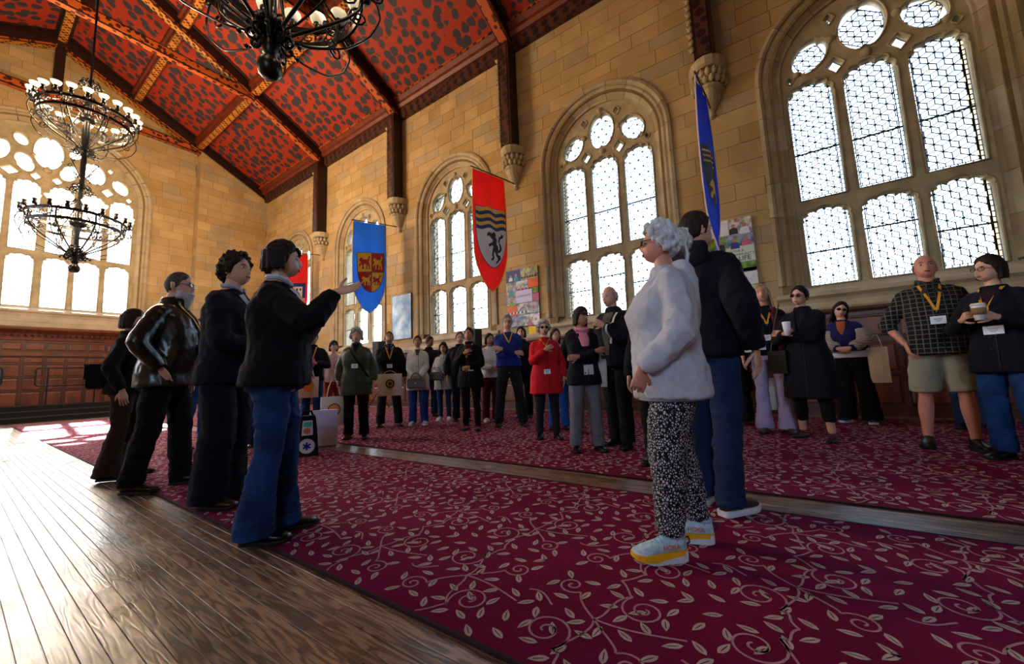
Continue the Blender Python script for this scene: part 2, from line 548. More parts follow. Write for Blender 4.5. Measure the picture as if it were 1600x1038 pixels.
def window(idx, fn, hw, spring, rise, sill, lights, holes, wall_w, glass_w, edge, pane_limit, bosses, mid_bar):
    """fn(u,v,w): w=0 on the wall face, growing into the wall"""
    root = empty('window_%d' % idx, kind='structure')
    outline = arch_pts(hw + 0.12, spring, rise + 0.12, sill - 0.12)
    cen = glass_w
    openings = [light(*l) for l in lights] + holes
    me = plate('tracery', outline, openings, 0.17, 0.045, M_trac, lambda u, v, w: fn(u, v, cen + w - 0.02))
    put('tracery', me, root)
    # thin roll mouldings standing proud round the openings
    mb = MB()
    for op in openings:
        c = op + [op[0], op[1]]
        o2 = inset(op, -0.03)
        o2 = o2 + [o2[0], o2[1]]
        pts = [Vector(fn(u, v, cen - 0.11)) for u, v in o2]
        mb.tube(pts[:-1], 0.017, 5)
    mb.obj('roll_moulding', M_trac, root, smooth=True, fix=False)
    for (bu, bv, br) in bosses:
        m2 = MB(); m2.ell(fn(bu, bv, cen - 0.1), (br, br, br), 10, 7)
        m2.obj('carved_boss', M_arch, root, smooth=True, fix=False)
    # jamb and arch stones: a moulded profile swept in short lengths
    prof = [(0.46, 0.04), (0.46, -0.055), (0.40, -0.075), (0.36, -0.05), (0.345, -0.005), (0.30, -0.02), (0.22, 0.015), (0.16, 0.07), (0.12, 0.115),
            (0.08, 0.12), (0.07, 0.17), (0.03, 0.19), (0.0, glass_w), (0.0, glass_w + 0.25), (0.46, glass_w + 0.25)]
    def path(t):   # t in 0..1 over the whole path, right foot -> crown -> left foot
        pass
    segs = []
    L = spring - sill
    nj = max(4, int(round(L / 0.62)))
    for side in (1, -1):
        for k in range(nj):
            a, b2 = sill + L * k / nj, sill + L * (k + 1) / nj
            segs.append(('jamb_stone', [((side * hw, z), (side, 0)) for z in (a + 0.004, b2 - 0.004)]))
    nv = 9 if hw < 1.5 else 15
    for k in range(nv):
        row = []
        for q in range(6):
            t = PI * (k + q / 5) / nv
            t = min(max(t, PI * k / nv + 0.004), PI * (k + 1) / nv - 0.004)
            nx_, ny_ = math.cos(t) / hw, math.sin(t) / rise
            nl = math.hypot(nx_, ny_)
            row.append(((hw * math.cos(t), spring + rise * math.sin(t)), (nx_ / nl, ny_ / nl)))
        segs.append(('voussoir', row))
    for nm, row in segs:
        m3 = MB()
        m3.loft([[fn(p[0] + n_[0] * o, p[1] + n_[1] * o, w) for o, w in prof] for p, n_ in row])
        m3.obj(nm, STONES[3] if random.random() < 0.35 else M_arch, root)
    # sloping sill and string courses below it
    m4 = MB()
    prof_s = [(sill + 0.0, glass_w + 0.1), (sill, glass_w - 0.06), (sill - 0.14, 0.02), (sill - 0.16, -0.07), (sill - 0.23, -0.09), (sill - 0.28, -0.03), (sill - 0.34, 0.0), (sill - 0.34, glass_w + 0.1)]
    e = hw + 0.5
    m4.loft([[fn(u, v, w) for v, w in prof_s] for u in (-e, -e * 0.34, e * 0.34, e)])
    m4.obj('sill', M_arch, root)
    # glass and leading
    npane = 0
    rest = MB(); lead = MB()
    gw = cen
    cells = []
    for (a, b2, v0, vs_, vt) in lights:
        cells.append(([(a, v0), (b2, v0), (b2, vt), (a, vt)], True))
    for h in holes:
        cells.append((h, False))
    for poly, rect in cells:
        # orient counter-clockwise
        s2 = sum(poly[i][0] * poly[(i + 1) % len(poly)][1] - poly[(i + 1) % len(poly)][0] * poly[i][1] for i in range(len(poly)))
        if s2 < 0: poly = poly[::-1]
        if edge is None:
            m5 = MB(); m5.prism(poly, fn, gw - 0.003, gw + 0.003)
            m5.obj('pane', M_glass, root, fix=False)
            continue
        big = area2(poly) > 0.05
        if rect:
            us = [p[0] for p in poly]; vv = [p[1] for p in poly]
            u0, u1, v0, v1 = min(us), max(us), min(vv), max(vv)
            bd = 0.04
            reg = [(u0 + bd, v0 + bd), (u1 - bd, v0 + bd), (u1 - bd, v1), (u0 + bd, v1)]
            panes = leaded(root, reg, fn, gw, edge, 0, 0)
            nb = int((v1 - v0) / (edge * 0.8))
            strips = []
            for k in range(nb):
                z0, z1 = v0 + (v1 - v0) * k / nb, v0 + (v1 - v0) * (k + 1) / nb
                strips += [[(u0, z0), (u0 + bd, z0), (u0 + bd, z1), (u0, z1)], [(u1 - bd, z0), (u1, z0), (u1, z1), (u1 - bd, z1)]]
            nb = int((u1 - u0) / (edge * 0.8))
            for k in range(nb):
                a, b2 = u0 + bd + (u1 - u0 - 2 * bd) * k / nb, u0 + bd + (u1 - u0 - 2 * bd) * (k + 1) / nb
                strips.append([(a, v0), (b2, v0), (b2, v0 + bd), (a, v0 + bd)])
        elif big:
            panes = leaded(root, clip_convex([(-9, -9), (9, -9), (9, 99), (-9, 99)], poly), fn, gw, edge, 0, 0)
            strips = []
        else:
            panes, strips = [poly], []
        panes.sort(key=lambda p: -area2(p))
        for p in panes:
            full = area2(p) > 0.8 * edge * edge * math.sin(PI / 3)
            if npane < pane_limit and full:
                m6 = MB(); m6.prism(p, fn, gw - 0.003, gw + 0.003)
                m6.obj('pane', M_glass, root, fix=False)
                npane += 1
            else:
                rest.prism(p, fn, gw - 0.003, gw + 0.003)
        for p in strips:
            rest.prism(p, fn, gw - 0.003, gw + 0.003)
        seen = set()
        for p in panes + strips:
            for i in range(len(p)):
                q, r = p[i], p[(i + 1) % len(p)]
                key = tuple(sorted(((round(q[0], 3), round(q[1], 3)), (round(r[0], 3), round(r[1], 3)))))
                if key in seen: continue
                seen.add(key)
                bar(lead, q, r, 0.012 if edge < 0.12 else 0.014, fn, gw - 0.006, gw + 0.006)
        # solder knots at the nodes of the lattice
        cnt = {}
        for p in panes:
            for q in p:
                k2 = (round(q[0], 3), round(q[1], 3))
                cnt[k2] = cnt.get(k2, 0) + 1
        for k2, c in cnt.items():
            if c >= 6:
                lead.prism([(k2[0] + 0.017 * math.cos(t * PI / 3), k2[1] + 0.017 * math.sin(t * PI / 3)) for t in range(6)], fn, gw - 0.008, gw + 0.008)
    # saddle bars
    for (a, b2, z) in mid_bar:
        bar(lead, (a, z), (b2, z), 0.022, fn, gw - 0.014, gw + 0.014)
    if rest.v:
        tag(rest.obj('small_panes', M_glass, root, fix=False), kind='stuff')
    if lead.v:
        tag(lead.obj('leading', M_lead, root, fix=False), kind='stuff')
    return root

GW = 0.27
S_LIGHTS = [(-1.09, -0.47, 2.17, 3.28, 3.50), (-0.315, 0.315, 2.17, 3.28, 3.50), (0.47, 1.09, 2.17, 3.28, 3.50),
            (-1.09, -0.47, 3.69, 5.50, 5.80), (-0.315, 0.315, 3.69, 5.52, 5.82), (0.47, 1.09, 3.69, 5.50, 5.80)]
def s_holes():
    c4 = (PI / 4, 3 * PI / 4, 5 * PI / 4, 7 * PI / 4)
    h = [oval(0, 6.47, 0.29, 0.42, 0, (PI / 2, 3 * PI / 2))]
    for s in (1, -1):
        h.append(oval(s * 0.72, 6.27, 0.22, 0.31, s * 0.55, (PI / 2, 3 * PI / 2)))
        h.append(diamond(s * 0.40, 5.93, 0.11, 0.13))
        h.append(diamond(s * 0.40, 6.80, 0.055, 0.08))
        h.append(diamond(s * 1.03, 5.93, 0.035, 0.05))
    return h
S_BOSS = [(0, 5.94, 0.085), (0, 6.96, 0.075), (0.42, 6.42, 0.07), (-0.42, 6.42, 0.07), (0.93, 6.0, 0.06), (-0.93, 6.0, 0.06)]

for i, yc in enumerate(WIN_Y):
    fn = (lambda yc: (lambda u, v, w: (XW + w, yc + u, v)))(yc)
    bars = [(-1.09, 1.09, 4.45)] if i else []
    bars = [(l[0], l[1], z) for l in S_LIGHTS for z in ((2.75, 3.0)[l[0] > -0.4 and l[0] < 0] if l[2] < 3 else 4.55,)]
    window(i + 1, fn, 1.10, 5.90, 1.14, 2.17, S_LIGHTS, s_holes(), 0, GW, [0.098, 0.11, 0.14, None, None][i], 300 if i == 0 else (150 if i == 1 else 0), S_BOSS, bars)

E_L = []
for s in (1, -1):
    for a, b2 in ((0.10, 0.67), (0.83, 1.42), (1.58, 2.20)):
        u0, u1 = sorted((s * a, s * b2))
        E_L += [(u0, u1, 3.74, 5.22, 5.46), (u0, u1, 5.64, 7.75, 8.02)]
E_H = [oval(0, 9.16, 0.33, 0.58, 0, (PI / 2, 3 * PI / 2))]
E_B = [(0, 8.5, 0.11), (0, 9.82, 0.09)]
for s in (1, -1):
    E_H += [oval(s * 0.50, 8.62, 0.19, 0.31, -s * 0.35, (0.0, PI)), oval(s * 1.10, 8.85, 0.27, 0.40, s * 0.25, (PI / 2, 3 * PI / 2)),
            oval(s * 1.80, 8.58, 0.18, 0.28, s * 0.55, (PI / 2,)), diamond(s * 0.78, 8.22, 0.20, 0.14), diamond(s * 1.47, 8.26, 0.16, 0.16),
            diamond(s * 0.24, 8.22, 0.12, 0.12), oval(s * 0.62, 9.38, 0.13, 0.20, -s * 0.5), diamond(s * 2.06, 8.16, 0.08, 0.09), diamond(s * 1.5, 9.12, 0.07, 0.09)]
    E_B += [(s * 1.10, 8.38, 0.09), (s * 1.12, 9.33, 0.07), (s * 0.33, 8.95, 0.06), (s * 1.80, 8.24, 0.06), (s * 0.78, 9.05, 0.05)]
fnE = lambda u, v, w: (XC + u, YE + w, v)
window(6, fnE, 2.24, 7.95, 2.02, 3.74, E_L, E_H, 0, GW, None, 0, E_B,
       [(a, b2, z) for a, b2, z0, z1, z2 in E_L for z in ((4.5,) if z0 < 5 else (6.7,))])

# ================================================================ walls
def wall_plate(name, outer, holes, th, fn):
    me = plate(name, outer, holes, th, 0.001, M_mortar, lambda u, v, w: fn(u, v, th / 2 + w))
    o = put(name, me)
    return tag(o, kind='structure')
fnR = lambda u, v, w: (XW + w, u, v)
holes = [[(yc + u, v) for u, v in arch_pts(1.30, 5.90, 1.34, 2.0)] for yc in WIN_Y]
wall_r = wall_plate('wall_right', [(YB, -0.1), (YE + 0.7, -0.1), (YE + 0.7, ZE + 0.6), (YB, ZE + 0.6)], holes, 0.7, fnR)
fnEnd = lambda u, v, w: (u, YE + w, v)
gable = [(XL - 0.1, -0.1), (XW + 0.1, -0.1), (XW + 0.1, ZE + 0.5), (XC, ZR + 0.6), (XL - 0.1, ZE + 0.5)]
wall_e = wall_plate('wall_end', gable, [[(XC + u, v) for u, v in arch_pts(2.44, 7.95, 2.22, 3.6)]], 0.7, fnEnd)
# opposite wall and the wall behind the camera (outside the frame): plain stone; arched openings added in the opposite wall to let daylight in
fnL = lambda u, v, w: (XL - w, u, v)
tag(put('wall_left', plate('wall_left', [(YB, -0.1), (YE + 0.7, -0.1), (YE + 0.7, ZE + 0.6), (YB, ZE + 0.6)], [[(yc + u, v) for u, v in arch_pts(1.10, 5.90, 1.14, 2.17)] for yc in (WIN_Y[0], WIN_Y[3], WIN_Y[4])], 0.6, 0.001, STONES[0], lambda u, v, w: fnL(u, v, 0.3 + w))), kind='structure')
fnB = lambda u, v, w: (u, YB - w, v)
wall_b = tag(put('wall_back', plate('wall_back', gable, [], 0.5, 0.001, STONES[1], lambda u, v, w: fnB(u, v, 0.25 + w))), kind='structure')

# ashlar: every stone a block of its own, proud of the joints
def ashlar(parent, fn, u0, u1, z0, z1, circles, rects, near, limit=300, top=None):
    """circles: (uc, spring, hw, rise, sill) arched areas kept free"""
    blocks = []
    z = z0
    while z < z1 - 0.05:
        h = random.choice((0.29, 0.33, 0.37))
        h = min(h, z1 - z)
        if z1 - (z + h) < 0.12: h = z1 - z
        u = u0 - random.uniform(0, 0.5)
        while u < u1:
            L = random.uniform(0.45, 0.95)
            a, b2 = max(u, u0), min(u + L, u1)
            u += L
            if b2 - a < 0.06: continue
            spans = [(a, b2)]
            for (uc, sp, hw, rise, sill) in circles:
                if z + h <= sill: continue
                if z < sp:
                    ns = []
                    for (p, q) in spans:
                        if q <= uc - hw or p >= uc + hw: ns.append((p, q)); continue
                        if p < uc - hw: ns.append((p, uc - hw))
                        if q > uc + hw: ns.append((uc + hw, q))
                    spans = ns
            for (p, q) in spans:
                if q - p < 0.05: continue
                g = 0.005
                pts = []
                N = 6
                pu0, pu1, pz0, pz1 = p + g, q - g, z + g, z + h - g
                for k in range(N): pts.append((pu0 + (pu1 - pu0) * k / N, pz0))
                for k in range(3): pts.append((pu1, pz0 + (pz1 - pz0) * k / 3))
                for k in range(N): pts.append((pu1 - (pu1 - pu0) * k / N, pz1))
                for k in range(3): pts.append((pu0, pz1 - (pz1 - pz0) * k / 3))
                touched = False; inside = 0
                for (uc, sp, hw, rise, sill) in circles:
                    if z + h <= sp: continue
                    np_ = []
                    for (x, y) in pts:
                        if y >= sp or True:
                            dx, dy = (x - uc) / hw, (y - sp) / rise
                            r = math.hypot(dx, dy)
                            if r < 1 and y > sp - 0.001:
                                touched = True; inside += 1
                                x, y = uc + dx / r * hw, sp + dy / r * rise
                        np_.append((x, y))
                    pts = np_
                if inside >= len(pts) - 1: continue
                if not touched:
                    pts = [(pu0, pz0), (pu1, pz0), (pu1, pz1), (pu0, pz1)]
                if top is not None:
                    cl = clip_convex(pts, top)
                    if len(cl) < 3 or area2(cl) < 0.004: continue
                    pts = cl
                if area2(pts) < 0.006: continue
                blocks.append((pts, ((p + q) / 2, z + h / 2)))
        z += h
    blocks.sort(key=lambda b: near(b[1]))
    rest = [MB() for _ in STONES]
    for k, (pts, c) in enumerate(blocks):
        pr = random.uniform(0.004, 0.013)
        mi = random.choices(range(4), (4, 3, 2, 2))[0]
        if k < limit:
            m = MB(); m.prism(pts, fn, 0.01, -pr)
            m.obj('stone_block', STONES[mi], parent, fix=False)
        else:
            rest[mi].prism(pts, fn, 0.01, -pr, 0)
    allm = MB()
    for mi, r in enumerate(rest):
        o = len(allm.v); allm.v += r.v; allm.f += [tuple(i + o for i in f) for f in r.f]; allm.m += [mi] * len(r.f)
    if allm.v:
        tag(allm.obj('far_stone_blocks', STONES, parent, fix=False), kind='stuff')

circR = [(yc, 5.90, 1.5, 1.54, 1.85) for yc in WIN_Y]
ashlar(wall_r, fnR, -5.0, YP, 1.72, ZE, circR, [], lambda c: math.hypot(c[0] - 0, (c[1] - 4) * 0.8) + (8 if c[0] < -3.2 else 0))
RIDGE_CLIP = [(XC - 7, 1.0), (XW, 1.0), (XW, ZE), (XC, ZR), (XL, ZE), (XL, 1.0)]
RIDGE_CLIP = [(XL, 1.0), (XW, 1.0), (XW, ZE + 0.1), (XC, ZR + 0.1), (XL, ZE + 0.1)]
ashlar(wall_e, fnEnd, -2.5, 5.45, 3.0, ZR, [(XC, 7.95, 2.64, 2.42, 3.4)], [], lambda c: -c[0], top=RIDGE_CLIP)
# corner pier that stands forward of the end wall
mbp = MB(); mbp.prism([(5.45, -0.1), (XW, -0.1), (XW, ZE + 0.1), (5.45, ZE + 0.1 + SL * (XW - 5.45))], lambda u, v, w: (u, w, v), YP, YE)
pier = tag(mbp.obj('wall_corner', M_mortar), kind='structure')
ashlar(pier, lambda u, v, w: (u, YP + w, v), 5.45, XW, 0.0, 11.2, [], [], lambda c: 0, limit=300, top=[(5.45, 0), (XW, 0), (XW, ZE + 0.05), (5.45, ZE + 0.05 + SL * (XW - 5.45))])
ashlar(pier, lambda u, v, w: (5.45 + w, u, v), YP, YE, 3.0, 10.8, [], [], lambda c: 0, limit=300)

# stone base course band under the windows of the right wall
mb = MB()
mb.loft([[(XW + w, y, z) for z, w in ((1.83, 0.02), (1.83, -0.03), (1.74, -0.05), (1.68, -0.02), (1.68, 0.02))] for y in (YB, YP)])
tag(mb.obj('trim_1', M_arch), kind='structure')

# ================================================================ floor
mb = MB(); mb.box(XL, XW, YB, YE, -0.1, -0.004)
floor_o = tag(mb.obj('floor', M_floor), kind='structure')
def planks(x0, x1, w, y0, y1, lmin, lmax):
    n = int(round((x1 - x0) / w))
    for i in range(n):
        xa = x0 + (x1 - x0) * i / n; xb = x0 + (x1 - x0) * (i + 1) / n
        y = y0 - random.uniform(0, lmin)
        while y < y1:
            L = random.uniform(lmin, lmax)
            a, b2 = max(y, y0), min(y + L, y1)
            y += L
            if b2 - a < 0.1: continue
            g = 0.0011
            dz = random.uniform(-0.0006, 0.0006)
            m = MB()
            c = 0.0012
            vs_ = []
            for (yy, zz) in ((a + g, -0.0025), (a + g + c, dz), (b2 - g - c, dz), (b2 - g, -0.0025)):
                tl = random.uniform(-0.0005, 0.0005)
                pass
            t1, t2 = random.uniform(-4e-4, 4e-4), random.uniform(-4e-4, 4e-4)
            ring = lambda yy, t: [(xa + g, yy, -0.012), (xa + g, yy, -0.002), (xa + g + c, yy, dz - t), (xb - g - c, yy, dz + t), (xb - g, yy, -0.002), (xb - g, yy, -0.012)]
            m.loft([ring(a + g, t1), ring(b2 - g, t2)])
            m.obj('plank', M_floor, floor_o, fix=False)
planks(-0.16, 1.02, 0.0562, 0.4, 19.0, 2.4, 4.2)
planks(2.66, 3.10, 0.0562, -2.6, 17.0, 3.0, 5.0)
planks(7.5, 8.05, 0.0562 * 2, -3, 17, 3.5, 5.0)

# ================================================================ carpets
def leaf_shape(cx, cy, ang, L, W):
    n = 7
    top, bot = [], []
    for i in range(n):
        t = i / (n - 1)
        w = W * math.sin(PI * t ** 0.8) ** 0.9 * (1 if i not in (0, n - 1) else 0)
        x = (t - 0.5) * L
        top.append((x, w / 2)); bot.append((x, -w / 2))
    def R(p): return (cx + p[0] * math.cos(ang) - p[1] * math.sin(ang), cy + p[0] * math.sin(ang) + p[1] * math.cos(ang))
    fs = []
    vs_ = [R(p) for p in top] + [R(p) for p in bot]
    slit = [R(((i / (n - 1) - 0.5) * L, W * 0.07 * (1 if 1 < i < n - 2 else 0))) for i in range(n)]
    slit2 = [R(((i / (n - 1) - 0.5) * L, -W * 0.07 * (1 if 1 < i < n - 2 else 0))) for i in range(n)]
    v = vs_ + slit + slit2
    for i in range(n - 1):
        fs.append((2 * n + i, 2 * n + i + 1, i + 1, i))
        fs.append((n + i, n + i + 1, 3 * n + i + 1, 3 * n + i))
    return v, fs
def strip_shape(pts, w):
    v, f = [], []
    for i, p in enumerate(pts):
        a, b2 = pts[max(i - 1, 0)], pts[min(i + 1, len(pts) - 1)]
        dx, dy = b2[0] - a[0], b2[1] - a[1]
        L = math.hypot(dx, dy) or 1
        v += [(p[0] - dy / L * w / 2, p[1] + dx / L * w / 2), (p[0] + dy / L * w / 2, p[1] - dx / L * w / 2)]
    for i in range(len(pts) - 1):
        f.append((2 * i, 2 * i + 1, 2 * i + 3, 2 * i + 2))
    return v, f
def spiral(cx, cy, r0, r1, a0, turns, n=26):
    return [(cx + (r0 + (r1 - r0) * (i / (n - 1)) ** 0.8) * math.cos(a0 + turns * 2 * PI * i / (n - 1)), cy + (r0 + (r1 - r0) * (i / (n - 1)) ** 0.8) * math.sin(a0 + turns * 2 * PI * i / (n - 1))) for i in range(n)]
def make_tile():
    V, F, Mi = [], [], []
    def ad(vf, mi):
        o = len(V); V.extend(vf[0]); F.extend([tuple(i + o for i in f) for f in vf[1]]); Mi.extend([mi] * len(vf[1]))
    lines = []
    lines.append(spiral(0.27, 0.27, 0.150, 0.016, 2.4, -1.85, 34))       # large curl
    lines.append(spiral(0.73, 0.70, 0.165, 0.018, -0.7, -1.8, 34))        # large curl
    lines.append(spiral(0.77, 0.21, 0.105, 0.012, 2.2, 1.6, 26))      # small curl
    lines.append(spiral(0.22, 0.77, 0.105, 0.012, -1.0, 1.6, 26))     # small curl
    def bez(p0, p1, p2, p3, n=14):
        return [tuple(((1 - t) ** 3 * p0[k] + 3 * (1 - t) ** 2 * t * p1[k] + 3 * (1 - t) * t * t * p2[k] + t ** 3 * p3[k]) for k in (0, 1)) for t in [i / (n - 1) for i in range(n)]]
    s = []
    a = lines[0][0]; b2 = lines[1][0]
    s.append(bez((0.0, 0.5), (0.06, 0.42), (0.16, 0.40), a))
    s.append(bez(a, (0.24, 0.50), (0.42, 0.42), (0.5, 0.5)))
    s.append(bez((0.5, 0.5), (0.60, 0.46), (0.70, 0.52), b2))
    s.append(bez((0.5, 0.5), (0.60, 0.40), (0.66, 0.30), lines[2][0]))
    s.append(bez((0.5, 0.5), (0.42, 0.60), (0.36, 0.66), lines[3][0]))
    s.append(bez(b2, (0.85, 0.50), (0.92, 0.58), (1.0, 0.5)))
    s.append(bez((0.42, 0.0), (0.46, 0.14), (0.52, 0.3), (0.5, 0.5)))
    s.append(bez((0.42, 1.0), (0.36, 0.9), (0.46, 0.84), (0.50, 0.78)))
    for l in lines + s:
        ad(strip_shape(l, 0.014), 1)
    lv = [(0.08, 0.36, 2.3), (0.10, 0.52, 0.6), (0.18, 0.47, 1.9), (0.12, 0.22, 1.2), (0.20, 0.12, 0.4), (0.31, 0.30, 0.9), (0.34, 0.13, -0.3), (0.43, 0.22, 2.4), (0.42, 0.37, 0.5), (0.33, 0.47, 1.2),
          (0.55, 0.30, 2.1), (0.58, 0.58, 0.9), (0.52, 0.65, 2.2), (0.60, 0.44, 0.1), (0.66, 0.50, 1.7), (0.62, 0.83, -0.4), (0.75, 0.83, 0.3), (0.86, 0.74, 1.4), (0.70, 0.67, 2.6), (0.84, 0.56, 0.4),
          (0.92, 0.46, 2.2), (0.95, 0.62, 1.0), (0.66, 0.14, 0.7), (0.76, 0.34, 2.9), (0.90, 0.28, 1.6), (0.86, 0.10, -0.5), (0.97, 0.14, 2.4), (0.30, 0.64, 0.2), (0.13, 0.66, 1.4), (0.10, 0.84, -0.6),
          (0.26, 0.90, 0.5), (0.38, 0.78, 1.6), (0.46, 0.90, 2.5), (0.56, 0.94, 0.8), (0.90, 0.92, 2.0), (0.50, 0.06, 1.0), (0.03, 0.08, 0.9), (0.74, 0.97, 2.7)]
    for x, y, a in lv:
        ad(leaf_shape(x, y, a, 0.118, 0.046), 0)
    return np.array(V), F, Mi
TV, TF, TM = make_tile()
def carpet(name, label, x0, x1, y0, y1, size, cx):
    root = empty(name, label, 'carpet', 'leaf-patterned carpets', ((x0 + x1) / 2, (y0 + y1) / 2, 0))
    mb = MB()
    c = 0.004
    zt = 0.011
    ring = lambda y, z0, z1, i: [(x0 + i, y, z0), (x1 - i, y, z0), (x1 - i, y, z1), (x0 + i, y, z1)]
    mb.box(x0, x1, y0, y1, 0.0, zt)
    o = mb.obj('pile', M_carpet, root); o.matrix_parent_inverse = root.matrix_basis.inverted()
    # bound edges
    for nm, bx in (('bound_edge', (x0 - 0.006, x0 + 0.006, y0, y1)), ('bound_edge', (x1 - 0.006, x1 + 0.006, y0, y1))):
        m = MB(); m.box(*bx, 0.0, 0.0135)
        e = m.obj(nm, mat('dark_carpet_binding', '#2a0714', rough=0.9), root); e.matrix_parent_inverse = root.matrix_basis.inverted()
    nx = int(round((x1 - x0 - 0.03) / size)); ny = int(round((y1 - y0) / size))
    sx = (x1 - x0 - 0.03) / nx; sy = (y1 - y0) / ny
    nv = len(TV); faces = []; co = []; mi = []
    quad = np.array([f for f in TF])
    for i in range(nx):
        for j in range(ny):
            v = TV.copy()
            if (i + j) % 2:
                v = np.stack([1 - v[:, 0], v[:, 1]], 1)
            P = np.zeros((nv, 3))
            P[:, 0] = x0 + 0.015 + (i + v[:, 0]) * sx
            P[:, 1] = y0 + (j + v[:, 1]) * sy
            P[:, 2] = zt + 0.0012
            P[:, 0] = np.clip(P[:, 0], x0 + 0.008, x1 - 0.008)
            co.append(P); faces.append(quad + nv * (i * ny + j)); mi += TM
    co = np.concatenate(co); faces = np.concatenate(faces)
    me = bpy.data.meshes.new('leaf_and_vine_pattern')
    me.vertices.add(len(co)); me.vertices.foreach_set('co', co.ravel())
    me.loops.add(faces.size); me.loops.foreach_set('vertex_index', faces.ravel())
    me.polygons.add(len(faces)); me.polygons.foreach_set('loop_start', np.arange(0, faces.size, 4)); me.polygons.foreach_set('loop_total', np.full(len(faces), 4))
    me.polygons.foreach_set('material_index', mi)
    me.materials.append(M_leaf); me.materials.append(M_vine)
    me.update(calc_edges=True)
    p = put('leaf_and_vine_pattern', me, root); p.matrix_parent_inverse = root.matrix_basis.inverted()
    tag(p, 'cream leaves on rose vines', kind='stuff')
    return root
carpet('carpet', 'burgundy leaf-patterned carpet beside the bare wood floor, under the sweatshirt woman', 0.99, 2.70, -1.4, 16.8, 0.56, 0)
carpet('carpet', 'burgundy leaf-patterned carpet along the window wall under the ring of visitors', 3.06, 7.56, -4.2, 16.8, 0.60, 0)

# ================================================================ roof
def roof_z(x, off=0.0): return ZR + off - SL * abs(x - XC)
ceil = empty('ceiling', kind='structure', loc=(XC, 5, ZR))
mb = MB()
mb.loft([[(XL - 0.6, y, roof_z(XL - 0.6, 0.52)), (XC, y, ZR + 0.52), (XW + 0.7, y, roof_z(XW + 0.7, 0.52)), (XW + 0.7, y, roof_z(XW + 0.7, 0.72)), (XC, y, ZR + 0.72), (XL - 0.6, y, roof_z(XL - 0.6, 0.72))] for y in (YB - 0.6, YE + 0.8)])
o = mb.obj('roof_deck', M_dark_wood, ceil); o.matrix_parent_inverse = Matrix.Translation((-XC, -5, -ZR))
TRUSS_Y = [-8.65, -4.03] + POST_Y + [YE - 0.35]
PX = [0.0, 2.0, 4.0, 6.5]   # purlin offsets from the ridge
for k in range(len(TRUSS_Y) - 1):
    ya, yb = TRUSS_Y[k] + 0.16, TRUSS_Y[k + 1] - 0.16
    for s in (1, -1):
        for q in range(3):
            xa, xb = XC + s * (PX[q] + 0.1), XC + s * (PX[q + 1] - 0.1)
            L = math.hypot(xb - xa, SL * (xb - xa))
            m = MB()
            # built in local coordinates so the painted pattern lies on the slope
            m.box(0, L, 0, yb - ya, -0.02, 0.02)
            m.box(0, L, 0, 0.09, -0.045, 0.0, 1); m.box(0, L, yb - ya - 0.09, yb - ya, -0.045, 0.0, 1)
            o = m.obj('painted_panel', [M_roof, M_dark_wood], ceil)
            za = roof_z(xa, 0.49)
            ang = math.atan2(-SL, s)
            Mx = Matrix.Translation((xa, ya, za)) @ Matrix.Rotation(-math.atan(SL) * -1 if s > 0 else -math.atan(SL), 4, 'Y')
            if s < 0:
                Mx = Matrix.Translation((xa, yb, za)) @ Matrix.Rotation(PI, 4, 'Z') @ Matrix.Rotation(math.atan(SL), 4, 'Y')
            o.matrix_basis = Matrix.Translation((-XC, -5, -ZR)) @ Mx
# purlins with gilt lattice underneath
def purlin(xo, s, w, d, band):
    x = XC + s * xo
    z1 = roof_z(x, 0.50)
    r = empty('roof_purlin', kind='structure', loc=(x, 0, z1))
    m = MB(); m.box(-w / 2, w / 2, YB, YE, -d, 0)
    m.box(-w / 2 - 0.07, w / 2 + 0.07, YB, YE, -d * 0.45, 0.0)
    m.obj('beam', M_red_wood if xo else M_dark_wood, r)
    m = MB(); m.box(-w / 2 + 0.03, w / 2 - 0.03, YB, YE, -d - 0.012, -d)
    m.obj('lattice_band', band, r)
purlin(0, 1, 0.26, 0.30, M_gold)
for s in (1, -1):
    purlin(2.0, s, 0.24, 0.30, M_gold)
    purlin(4.0, s, 0.26, 0.34, M_gold)
# cornice along the walls
for nm, s in (('trim_2', 1), ('trim_3', -1)):
    xw = XC + s * (XW - XC)
    r = empty(nm, kind='structure', loc=(xw, 0, ZE))
    m = MB(); m.box(*sorted((-s * 0.14, s * 0.3)), YB, YP if s > 0 else YE, 0.0, 0.34)
    m.obj('frieze', M_frieze, r)
    m = MB()
    pr = [(0.3, 0.34), (-0.20, 0.34), (-0.26, 0.42), (-0.26, 0.52), (-0.36, 0.60), (-0.36, 0.68), (-0.30, 0.74), (0.3, 0.74)]
    m.loft([[(s * a, y, b2) for a, b2 in pr] for y in (YB, YP if s > 0 else YE)])
    m.obj('moulded_beam', M_red_wood, r)
    m = MB(); m.box(*sorted((-s * 0.365, -s * 0.39)), YB, YP if s > 0 else YE, 0.60, 0.66)
    m.obj('dentil_strip', M_gold2, r)
